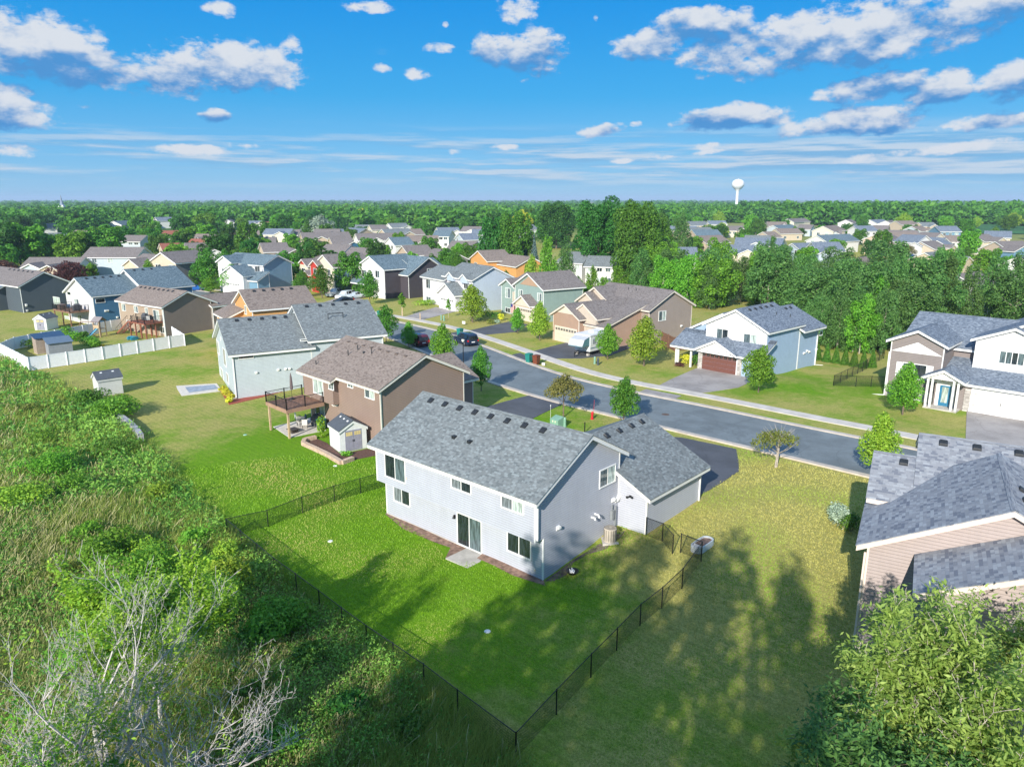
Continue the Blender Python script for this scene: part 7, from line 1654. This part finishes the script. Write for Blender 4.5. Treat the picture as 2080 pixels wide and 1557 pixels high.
# far and near kerb lines give the parked cars their place
def kerb_car(kind, mat, label, px, py, d, flip=False):
    p, az = along(px, py); k = min(range(1, len(CURVE)-1), key=lambda i: (CURVE[i]-Vector((p.x,p.y,0))).length)
    t = (CURVE[k+1]-CURVE[k-1]).normalized(); n = Vector((-t.y, t.x, 0)); c = CURVE[k]; s_ = (Vector((p.x,p.y,0))-c).dot(t); q_ = c+t*s_+n*d
    return car(kind, mat, label, Vector((q_.x, q_.y, hz(q_.x, q_.y)+.035)), az+(180 if flip else 0))
kerb_car('suv', paint('paint_dark_blue',(.008,.02,.05)), 'dark blue SUV parked at the far kerb by the street lamp', 964, 697, -1.25, True)
kerb_car('suv', paint('paint_dark_red',(.10,.008,.02)), 'dark red car parked at the near kerb between two street trees', 861, 699, -7.5, True)
car('pickup', paint('paint_silver_blue',(.42,.48,.54)), 'silver pickup truck on the driveway of the charcoal house', on(683,602), 205, 'cars on the charcoal house driveway')
car('suv', paint('paint_white',(.7,.74,.78)), 'white car on the charcoal house driveway behind the black one', on(702,607), 208, 'cars on the charcoal house driveway')
car('car', paint('paint_pale',(.55,.62,.68)), 'pale blue car right of the black car on the driveway', on(722,606), 222, 'cars on the charcoal house driveway')
car('car', paint('paint_black',(.006,.007,.012)), 'black car nearest the street on the charcoal house driveway', on(697,617), 218, 'cars on the charcoal house driveway')
car('car', paint('paint_blue',(.02,.12,.40)), 'blue car on the driveway right of the beige gable house', on(397,590), 75)
car('car', paint('paint_navy',(.02,.05,.12)), 'dark blue car before the red gabled house', on(582,588), 100)
car('suv', paint('paint_black',(.006,.007,.012)), 'black SUV parked at the cul-de-sac', on(1868,529), 100); car('suv', paint('paint_blue',(.02,.12,.40)), 'blue car parked left of the black SUV at the cul-de-sac', on(1850,527), 20)
car('car', paint('paint_navy',(.02,.05,.12)), 'dark car under the tall cul-de-sac tree', on(1780,520), 95); car('car', paint('paint_white',(.7,.74,.78)), 'white car among the poplars near the right edge', on(1985,545), 95)
px_poly('cul_de_sac', [(1790,528),(1830,525),(1895,531),(1870,545),(1840,548),(1822,560),(1815,545)], .06, ROAD, .06)
px_poly('side_street', [(1450,567),(1484,567),(1484,572),(1450,572)], .06, ROAD, .06)
# folding camper
CW = plain('camper_white', (.72,.74,.76), .35, var=.02); CG = plain('camper_teal', (.10,.22,.26), .5); CV = plain('camper_window', (.30,.34,.36), .4)
p = on(1203,716); a_ = on(1175,722); b_ = on(1232,707); yw = math.degrees(math.atan2(b_.x-a_.x, b_.y-a_.y))
r = placed('folding_camper', 'white folding camper trailer with open tent end on the dark driveway', 'camper', p, yw)
m = MB(); m.box(-2.0,2.3,-1.1,1.1,.55,2.35); m.build('body', CW, r); m = MB(); m.box(-2.1,2.4,-1.15,1.15,2.35,2.5); m.box(-.3,.4,-.35,.35,2.5,2.72); m.build('roof', CW, r)
m = MB(); m.box(-3.4,-2.0,-1.0,1.0,1.25,1.33); 
for s_ in (-1.0,1.0): m.poly([(-3.4,s_,1.3),(-2.0,s_,1.3),(-2.0,s_,2.3),(-3.0,s_,2.0)])
m.build('bed_platform', CG, r); m = MB(); m.poly([(-2.0,-1.02,2.34),(-2.0,1.02,2.34),(-3.05,1.02,2.05),(-3.05,-1.02,2.05)]); m.poly([(-3.05,-1.02,2.05),(-3.05,1.02,2.05),(-3.45,1.02,1.35),(-3.45,-1.02,1.35)]); m.build('tent_canvas', plain('tent_grey',(.45,.47,.5),.8), r)
for x in (-1.2,.2,1.5): m = MB(); m.box(x-.35,x+.35,-1.13,-1.09,1.4,2.0); m.build('window', CV, r)
m = MB(); m.box(-2.0,2.3,-1.12,-1.10,.9,1.0); m.build('stripe', CG, r)
for y in (-.95,.95): m = MB(); m.tube((.3,y-.1,.33),(.3,y+.1,.33),.33,.33,16); m.build('wheel', TYRE, r)
m = MB(); m.tube((-2.0,-.6,.5),(-3.6,0,.45),.05,.05,5); m.tube((-2.0,.6,.5),(-3.6,0,.45),.05,.05,5); m.tube((-3.5,0,0),(-3.5,0,.7),.05,.05,6); m.build('drawbar', BLACK, r)
for y in (-.8,.8): m = MB(); m.box(-2.1,-1.8,y-.15,y+.15,0,.3); m.build('support_block', CONC, r)

r.scale = (1.15,1.15,1.15)
# ------------------------------------------------------------------ far landmarks
TW = plain('tower_white', (.75,.76,.78), .5, var=.02)
d_ = 1150; x_ = (1495-1040)/CAM_F*d_*.974; r = empty('water_tower', (x_, d_, .5), 90, 'white single pedestal water tower rising above the tree line', 'water tower')
m = MB(); m.lathe([(5.2,0),(3.2,4),(2.3,9),(2.1,30),(2.6,33),(4.5,35.5)], 24); m.build('pedestal', TW, r, smooth=True)
m = MB(); m.lathe([(0,50.0),(4,49.6),(7,48.2),(8.6,45.8),(9.3,43),(9.0,40.5),(7.4,38),(4.5,35.5)], 32); m.build('tank', TW, r, smooth=True)
m = MB(); m.lathe([(0,51.2),(.6,51),(.6,49.9)], 10); m.build('vent_cap', TW, r)
d_ = 900; x_ = (138-1040)/CAM_F*d_*.985; r = empty('church_steeple', (x_, d_, .5), 90, 'slender pointed church steeple above the trees at the far left', 'church'); m = MB(); m.box(-3,3,-3,3,0,14); m.build('tower', WHITE, r); m = MB(); m.lathe([(0,26.5),(1.0,20),(2.4,14.5),(3.4,13.5)], 8); m.build('spire', plain('spire_slate',(.2,.25,.32),.5), r); m = MB(); m.box(-14,-3,-5,5,0,7); m.build('nave', WHITE, r)
def strip_building(label, a, b, hh, dep, wm, rm, name='strip_building'):
    pa, pb = on(*a), on(*b); d = pb-pa; az = math.degrees(math.atan2(d.x,d.y)); L = math.hypot(d.x,d.y); r = empty(name, pa, az, label, 'building'); m = MB(); m.box(0,L,0,dep,-1,hh); m.build('wall', wm, r); m = MB(); m.box(-.4,L+.4,-.4,dep+.4,hh,hh+.6); m.build('roof', rm, r)
    for i in range(int(L/8)): m = MB(); m.box(i*8+1,i*8+4.5,-.06,-.01,.8,2.6); m.build('window', G_MID, r)
strip_building('long low tan commercial building beyond the houses, right of the water tower', (1580,446), (1655,446), 6, 16, S_BEIGE, plain('flat_roof_tan',(.55,.47,.38),.8)); strip_building('small pink brick commercial building left of the long tan one', (1562,440), (1580,440), 9, 14, plain('pink_brick',(.48,.22,.18),.8), plain('flat_roof_pale',(.6,.55,.5),.8))
strip_building('brick school building glimpsed right of the cottonwoods', (1335,444), (1345,444), 9, 14, plain('pink_brick',(.48,.22,.18),.8), WHITE)
def crop(name, pts, mat): return px_poly(name, pts, .25, mat, 0)
def big_poly(name, pts, mat):
    P = [on(p[0], p[1], .9) for p in pts]; m = MB(); m.poly([(p.x,p.y,.9) for p in P]); o = m.build(name, mat); return tag(o, kind='structure')
CROP = plain('green_crop', (.03,.13,.025), .9, var=.12, vs=.02); WHEAT = plain('ripe_field', (.30,.29,.12), .9, var=.1, vs=.01)
big_poly('crop_field', [(1945,455),(2200,455),(2200,476),(2000,474),(1955,468)], CROP)
big_poly('crop_field', [(1860,447),(2200,449),(2200,455),(1870,454)], plain('mown_field',(.16,.22,.07),.9,vs=.02))
big_poly('crop_field', [(860,418),(1130,418),(1150,424),(860,424)], WHEAT); big_poly('crop_field', [(1080,411),(1260,411),(1260,413.5),(1080,413.5)], WHEAT); big_poly('crop_field', [(900,411.5),(1000,411.5),(1000,414),(900,414)], WHEAT)
# ------------------------------------------------------------------ the rough meadow: grasses and weeds nobody could count
GRASS_L = leafmat('meadow_grass_green', (0.12,0.25,0.025), (0.44,0.50,0.11), .35)
GRASS_T = leafmat('meadow_grass_tan', (0.26,0.27,0.09), (0.50,0.43,0.24), .2)
WEED_L = leafmat('meadow_weeds', (0.08,0.23,0.03), (0.33,0.50,0.08), .35)
def meadow():
    rg = np.random.default_rng(21)
    def pts(n, dlo, dhi, alo, ahi):
        d = dlo*(dhi/dlo)**rg.random(n); a = np.radians(rg.uniform(alo, ahi, n)); x, y = d*np.sin(a), d*np.cos(a)
        k = inside(MEADOW, x, y) & (y > 8); return x[k], y[k]
    def patch(x, y, f, s): return np.array([mnoise.noise(Vector((a*f+s, b*f, s))) for a, b in zip(x, y)])
    def zz(x, y): return np.array([hz(a, b) for a, b in zip(x, y)])
    # blades
    x, y = pts(30000, 17, 150, -52, 8); n1 = patch(x, y, .11, 3.1); n2 = patch(x, y, .035, 9.2); z = zz(x, y); d = np.hypot(x, y)
    for name, lab, mat, sel, nb, hh in (('meadow_grass','tall green meadow grass left of the lawns',GRASS_L, n1+rg.normal(size=len(x))*.12 > -.12, 13, .95),('seed_grass','pale tan seed heads standing in the rough meadow',GRASS_T, (n2-n1*.5+rg.normal(size=len(x))*.15 > .24), 7, 1.1)):
        X, Y, Z, D = x[sel], y[sel], z[sel], d[sel]; m = len(X)*nb; i = np.repeat(np.arange(len(X)), nb); sc = np.clip(D[i]/40, .8, 2.4)
        bx = X[i]+rg.normal(size=m)*.30*sc; by = Y[i]+rg.normal(size=m)*.30*sc; bz = Z[i]-.05; L = hh*(.35+.65*rg.random(m))*(.75+.9*np.clip(n1[sel][i]+.3,0,1)); a = rg.random(m)*6.28
        lean = .18+.35*rg.random(m); w = .009*sc*(1.0 if name == 'seed_grass' else 1.15); tx = np.cos(a)*lean*L+.18*L; ty = np.sin(a)*lean*L+.12*L; b = rg.random(m)*6.28; wx, wy = np.cos(b)*w, np.sin(b)*w
        V = np.empty((m, 6, 3)); mid = .55
        V[:,0] = np.stack([bx-wx, by-wy, bz], 1); V[:,1] = np.stack([bx+wx, by+wy, bz], 1)
        V[:,2] = np.stack([bx+tx*.3+wx, by+ty*.3+wy, bz+L*mid], 1); V[:,5] = np.stack([bx+tx*.3-wx, by+ty*.3-wy, bz+L*mid], 1)
        k = 1.5 if name == 'seed_grass' else .25
        V[:,3] = np.stack([bx+tx+wx*k, by+ty+wy*k, bz+L*.92], 1); V[:,4] = np.stack([bx+tx-wx*k, by+ty-wy*k, bz+L*.92], 1)
        q = np.arange(m)[:,None]*6; Q = np.concatenate([q+np.array([[0,1,2,5]]), q+np.array([[5,2,3,4]])]); v = np.clip(.5+n1[sel][i]*.9+rg.normal(size=m)*.22, 0, 1)
        o = np_mesh(name, V.reshape(-1,3), Q, mat, attr={'var': np.concatenate([v, v])}); tag(o, lab, 'grass', kind='stuff')
    # leafy weeds
    x, y = pts(24000, 17, 150, -52, 8); n1 = patch(x, y, .09, 40.); n3 = patch(x, y, .4, 5.); sel = n1+rg.normal(size=len(x))*.14 > -.20; x, y, n1, n3 = x[sel], y[sel], n1[sel], n3[sel]; z = zz(x, y); d = np.hypot(x, y)
    nb = 20; m = len(x)*nb; i = np.repeat(np.arange(len(x)), nb); sc = np.clip(d[i]/38, .75, 2.6); h_ = (.55+.9*np.clip(n3+n1+.3, 0, 1))[i]
    u = rg.normal(size=(m,3)); u /= np.linalg.norm(u, axis=1, keepdims=True); u[:,2] = abs(u[:,2]); c = np.stack([x[i]+u[:,0]*.42*sc, y[i]+u[:,1]*.42*sc, z[i]+u[:,2]*h_*(.6+.5*rg.random(m))], 1)
    V, Q = leaf_cloud(c, u, .085*sc*(.7+.7*rg.random(m)), rg, 1.9, .6); v = np.clip(.45+n1[i]*.7+rg.normal(size=m)*.25, 0, 1)
    tag(np_mesh('meadow_weeds', V, Q, WEED_L, attr={'var': v}), 'leafy green weeds and vines between the meadow grasses', 'weeds', kind='stuff')
meadow()
def lawn_blades():
    """short blades on the lawns nearest to the camera"""
    rg = np.random.default_rng(5); n = 260000; d = 22*(62/22)**rg.random(n); a = np.radians(rg.uniform(-36, 30, n)); x, y = d*np.sin(a), d*np.cos(a)
    k = ~inside(MEADOW, x, y); x, y = x[k], y[k]
    for hh in (A, B, Hh, Cc):
        c = [hh.l2w(*q) for q in {id(A):((-.2,-.3),(14.5,-.3),(14.5,7.6),(16.6,7.6),(16.6,15),(0,15)), id(B):((-.2,-.3),(12.6,-.3),(13.2,16),(0,10)), id(Hh):((-.3,-7),(16,-7),(16,17),(-.3,17)), id(Cc):((0,-.2),(18,-.2),(18,13),(0,13))}[id(hh)]]
        k = ~inside([(p.x,p.y) for p in c], x, y); x, y = x[k], y[k]
    for P in ([(782,1043),(880,1080),(990,1126),(1104,1176),(1085,1186),(1000,1147),(905,1133),(880,1100)],[(1330,950),(1418,1008),(1501,957),(1495,912),(1340,885)],[(948,838),(1075,803),(1142,821),(1060,862)],[(555,867),(588,889),(662,874),(634,848)],[(616,900),(645,890),(764,915),(764,927),(694,944)]):
        q = [tuple(on(*p))[:2] for p in P]; k = ~inside(q, x, y); x, y = x[k], y[k]
    e0 = [(p.x,p.y) for p in offset(CURVE, -9.3)]; dd = seg_dist([(p.x,p.y) for p in CURVE], x, y); k = dd > 9.6; x, y = x[k], y[k]
    z = np.array([hz(p, q) for p, q in zip(x, y)]); m = len(x); d = np.hypot(x, y); sc = np.clip(d/30, .8, 2.0); L = .055*(.6+.8*rg.random(m))*sc; a = rg.random(m)*6.28; b = rg.random(m)*6.28; w = .012*sc*1.5
    V = np.empty((m,3,3)); V[:,0] = np.stack([x-np.cos(b)*w, y-np.sin(b)*w, z-.01], 1); V[:,1] = np.stack([x+np.cos(b)*w, y+np.sin(b)*w, z-.01], 1); V[:,2] = np.stack([x+np.cos(a)*L*.8, y+np.sin(a)*L*.8, z+L], 1)
    lush = np.clip(.5+np.array([mnoise.noise(Vector((p*.18, q*.18, 2))) for p, q in zip(x, y)])*1.5+.42*np.exp(-((x+6)**2+(y-44)**2)/260)-.5*np.exp(-((x-16)**2+(y-45)**2)/120), 0, 1)*.86+rg.random(m)*.14
    tag(np_mesh('lawn_grass', V.reshape(-1,3), np.arange(m*3).reshape(-1,3), leafmat('lawn_blades', (0.52,0.47,0.15), (0.22,0.42,0.015), .3), attr={'var': np.clip(lush,0,1)}), 'short mown lawn grass around the near houses', 'grass', kind='stuff')
lawn_blades()
# shrubs and small thickets in the meadow
for i, (px, py, w, hh, lf, lab) in enumerate([(90,900,3.2,1.3,'lime','broad bright bush in the upper part of the meadow'),(150,1000,3.4,1.5,'lime','bright bush at the left middle of the meadow'),(50,840,3.0,1.2,'olive','olive bush near the left edge of the meadow'),(240,920,3.2,1.5,'mid','green bush just below the retaining wall'),(320,1010,2.6,1.2,'bright','yellow-green bush on the meadow edge by the wide lawn'),
    (190,1090,2.4,1.2,'lime','bright bush left of the bare tree top'),(300,1130,2.6,1.6,'bright','yellow-green bush behind the bare tree'),(395,1110,2.4,1.4,'lime','fresh green bush right of the bare tree top'),(455,1150,2.0,1.6,'bright','yellow-green bush at the corner of the black fence'),(410,1180,2.2,1.6,'bright','yellow-green bush below the fence corner'),
    (600,1270,2.4,1.2,'lime','leafy bush on the meadow side of the long fence'),(540,1300,2.4,1.2,'mid','green bush beside the leafy one by the fence'),(640,1350,2.2,1.1,'mid','low green bush half way along the fence'),(520,1420,2.2,1.1,'mid','green bush right of the bare branches'),(700,1450,2.0,1.0,'dark','dark bush in the lower meadow'),(830,1500,1.8,.9,'mid','small bush left of the fence corner post'),(120,1180,2.6,1.2,'olive','olive bush behind the bare tree at the left'),
    (420,1290,1.8,1.2,'lime','fresh green bush between the bare branches and the fence'),(560,1530,2.0,1.0,'lime','bright bush at the bottom edge of the photo')]):
    bush(px, py, w, hh, lf, lab, 'meadow bushes', 1500, .11, 'meadow_bush')

for (px, py, w, hh, lf, lab) in [(395,1275,4.6,3.0,'bright','large sunlit yellow-green shrub between bare branches and fence corner'),(300,1210,4.4,2.8,'lime','large fresh green shrub behind the half dead tree'),(470,1215,3.2,2.2,'bright','sunlit shrub leaning on the black fence corner'),(560,1290,3.4,2.0,'lime','leafy green mound beside the long black fence'),(215,1150,3.6,2.2,'lime','rounded green shrub above the bare branches'),(120,960,4.5,2.0,'lime','wide sunlit shrub in the middle of the meadow'),(60,1030,4.0,1.8,'bright','pale green shrub at the left edge of the meadow')]:
    bush(px, py, w, hh, lf, lab, 'meadow bushes', 4200, .12, 'meadow_bush')

# ------------------------------------------------------------------ trees near the camera
def grow_tree(name, label, p, seed, H_, r0, spread=.55, depth=6, lean=(0,0), leafy=.3, leaf='bright', bark=None, leafn=26, size=.10, start=.25, first=5, low=True, droop=0.0, elong=1.9, cat='tree', minr=.006, clump=.45, group=None, crown_only_above=0.0):
    rg = random.Random(seed); ng = np.random.default_rng(seed); seg = []; tips = []
    def grow(a, d, L, r, k):
        n = 3; 
        for i in range(n):
            d = (d+Vector((rg.uniform(-1,1),rg.uniform(-1,1),rg.uniform(-.6,.9)))*.16+Vector((0,0,.03-droop*(depth-k)*0.0))).normalized(); b = a+d*L/n; r1 = r*(1-.10)
            seg.append((a, b, r, r1)); a, r = b, r1
            if k < depth and k > 0 and rg.random() < .55:
                e = (d+Vector((rg.uniform(-1,1),rg.uniform(-1,1),rg.uniform(-.3,.8)))*spread*1.5).normalized(); grow(a, e, L*rg.uniform(.45,.65), r*.5, k+1)
        if k >= depth or r < minr: tips.append((a, d)); return
        for j in range(2 if k else first):
            e = (d*(1.0 if k else .8)+Vector((rg.uniform(-1,1),rg.uniform(-1,1),rg.uniform(-.25,.6)))*spread*(1.6 if k == 0 else 1.15)); e.normalize(); grow(a, e, L*rg.uniform(.62,.86), r*rg.uniform(.55,.72), k+1)
    grow(Vector((0,0,-.3)), Vector((lean[0],lean[1],1)).normalized(), H_*start, r0, 0)
    r = placed(name, label, cat, p, 0, group); r.rotation_euler = (0,0,0); m = MB()
    zmax = max(t[0].z for t in tips); k = H_/zmax; V = []
    for a, b, q0, q1 in seg: m.tube(a*k, b*k, max(q0,minr), max(q1,minr*.7), 6 if q0 > .05 else 4, cap=False)
    m.build('branches', bark or BARK, r)
    if leafy > 0:
        T = [(a*k, d) for a, d in tips if rg.random() < leafy and a.z*k > crown_only_above]
        n = len(T)*leafn; i = np.repeat(np.arange(len(T)), leafn); c = np.array([tuple(a) for a, _ in T])[i]; dd = np.array([tuple(d) for _, d in T])[i]
        c = c-dd*(ng.random(n)*clump*1.6)[:,None]+ng.normal(size=(n,3))*clump*.42; c[:,2] -= droop*ng.random(n)
        nn = ng.normal(size=(n,3)); nn[:,2] = abs(nn[:,2])+.6; nn /= np.linalg.norm(nn, axis=1, keepdims=True)
        V, Q = leaf_cloud(c, nn, size*(.7+.6*ng.random(n)), ng, elong, .25, down=.8 if droop else 0); np_mesh('foliage', V, Q, LEAF[leaf], r, attr={'var': np.clip(ng.random(len(T))[i]*.5+ng.random(n)*.5,0,1)})
    return r
GREYB = plain('bleached_bark', (.50,.47,.45), .85, var=.15, vs=4)
def foot(x, y): return Vector((x, y, hz(x, y)))
grow_tree('bare_tree', 'half dead tree with bleached bare branches and a few green sprays, lower left', foot(-13.6,20.5), 12, 10.8, .17, spread=.62, depth=6, lean=(.12,.05), leafy=.13, leaf='bright', bark=GREYB, leafn=26, size=.07, start=.20, first=5, group='bare branched trees')
grow_tree('bare_tree', 'bare grey tree cut off by the left edge near the bottom', foot(-17.6,19.6), 5, 9.0, .15, spread=.60, depth=6, lean=(.10,.02), leafy=.12, leaf='lime', bark=GREYB, leafn=20, size=.085, start=.22, first=4, group='bare branched trees')
grow_tree('bare_tree', 'low dead thicket of pale twigs right of the half dead tree', foot(-10.8,22.3), 31, 5.5, .08, spread=.9, depth=6, lean=(.25,.1), leafy=.0, bark=GREYB, start=.22, first=6, group='bare branched trees')
grow_tree('bare_tree', 'dense bleached twig mass at the bottom left corner', foot(-15.6,18.6), 41, 7.5, .11, spread=.85, depth=6, lean=(.2,.1), leafy=.05, leaf='bright', bark=GREYB, leafn=16, size=.07, start=.2, first=7, group='bare branched trees')
grow_tree('bare_tree', 'bleached spreading dead tree beneath the half dead tree', foot(-12.2,21.0), 47, 7.0, .10, spread=.9, depth=6, lean=(.3,.1), leafy=.04, leaf='bright', bark=GREYB, leafn=16, size=.07, start=.2, first=7, group='bare branched trees')
grow_tree('leafy_tree', 'fresh green young tree behind the bleached branches', foot(-14.2,25.5), 8, 7.6, .10, spread=.6, depth=6, leafy=.85, leaf='bright', bark=GREYB, leafn=22, size=.10, start=.22, first=5)
grow_tree('leafy_tree', 'small green tree at the very bottom left among bare twigs', foot(-12.0,18.6), 9, 5.0, .07, spread=.7, depth=5, leafy=.9, leaf='mid', bark=GREYB, leafn=24, size=.09, start=.22, first=5)
ASH = leafmat('leaf_ash_near', (0.17,0.31,0.045), (0.52,0.66,0.17), .45); LEAF['ash'] = ASH
grow_tree('ash_tree', 'large light green ash tree filling the bottom right corner', foot(12.6,17.2), 4, 10.4, .22, spread=.80, depth=7, leafy=.8, leaf='ash', bark=BIRCH, leafn=30, size=.082, start=.17, first=9, droop=.30, elong=2.6, clump=.40, minr=.008)
grow_tree('ash_tree', 'second ash crown cut off by the right edge', foot(18.6,18.4), 14, 10.0, .2, spread=.6, depth=7, leafy=1.0, leaf='ash', bark=BARK, leafn=32, size=.082, start=.20, first=7, droop=.30, elong=2.6, clump=.42, minr=.008)
grow_tree('leafy_tree', 'darker blue-green tree at the bottom edge left of the large ash', foot(8.3,15.6), 23, 8.8, .12, spread=.85, depth=6, leafy=1.0, leaf='poplar', bark=BARK, leafn=36, size=.080, start=.24, first=6, droop=.15, elong=2.4)
# tall cottonwoods behind the viewpoint, their shade reaches over the lawns
TALL = TreeKind(24, 10, 5, 'mid', BARK, 9000, .42, 2, top=.5, name='cottonwood_tree', nl=26, lobefn=lobes_poplar, gap=.75, depth=.6)
for i_, (x, y, hh, w) in enumerate([(-16.6,-5.5,26,9),(-12.5,-7.5,27.5,11),(-8.5,-9,28,10),(-4.8,-11,27,8),(-13.8,-3,19,10),(-25,-10,25,5),(-30.5,-6,17,5),(-40,0,15,7)]):
    TALL.plant(x, y, hh, w, ('first','second','third','fourth','fifth','sixth','seventh','eighth')[i_]+' tall cottonwood behind the viewpoint that shades the lawns', 'cottonwoods behind the viewpoint', k=int(abs(x)) % 2)

# ------------------------------------------------------------------ haze: one box of thin air round everything
def haze():
    m = bpy.data.materials.new('haze_air'); m.use_nodes = True; nt = m.node_tree; nt.nodes.clear(); out = nt.nodes.new('ShaderNodeOutputMaterial'); v = nt.nodes.new('ShaderNodeVolumePrincipled')
    v.inputs['Color'].default_value = (.60,.78,1,1); v.inputs['Density'].default_value = .00014; v.inputs['Anisotropy'].default_value = 0.0; nt.links.new(v.outputs[0], out.inputs['Volume'])
    b = MB(); b.box(-9500, 9500, -900, 17000, -3, 62); o = b.build('haze', m); tag(o, 'thin bluish summer haze over the distance', 'haze', kind='stuff')
haze()

# ------------------------------------------------------------------ a label of its own for every scattered tree
def short(o):
    t = o['label'].replace(' in the centre of the photo', ''); w = t.replace(',', ' ').split(' with ')[0].split(' behind ')[0].split(' left of ')[0].split(' right of ')[0].split(' under ')[0].split(' in ')[0].split(); return ' '.join(w[:6])
def relabel():
    seen = {}; names = [(proj(c), c, short(o)) for (_, _, o), c in zip(HOUSES, HC)]
    for o in list(C.objects):
        if o.parent is None and o.get('category') in ('tree',) and o.get('group') and o['group'] not in ('cottonwoods behind the viewpoint','bare branched trees','crabapple trees','street trees along the road','arborvitae row'):
            p = o.location; px, py, _ = proj(p); best = min(names, key=lambda q: math.hypot(q[0][0]-px, (q[0][1]-py)*1.6)); dx = px-best[0][0]; dy = p.y-best[1].y
            rel = ('right of' if dx > 0 else 'left of') if abs(dx) > 24 else ('behind' if dy > 0 else 'in front of')
            h_ = o.scale.z; cr = [c for c in o.children if c.name.startswith('crown')][0].data.materials[0].name.replace('leaf_', '').replace('_', ' ').replace('poplar', 'pale green').replace('green green', 'green')
            kind = 'poplar' if 'poplar' in o.name else 'tree'; size = 'tall' if h_ > 1.06 else ('small' if h_ < .88 else 'medium')
            base = f'{size} {cr} {kind} {rel} the {best[2]}'; k = seen[base] = seen.get(base, 0)+1
            o['label'] = base if k == 1 else f'{base}, {["","","second","third","fourth","fifth","sixth","seventh","eighth","ninth","tenth","eleventh","twelfth","thirteenth","fourteenth","fifteenth","sixteenth"][min(k,16)]} one out'
relabel()
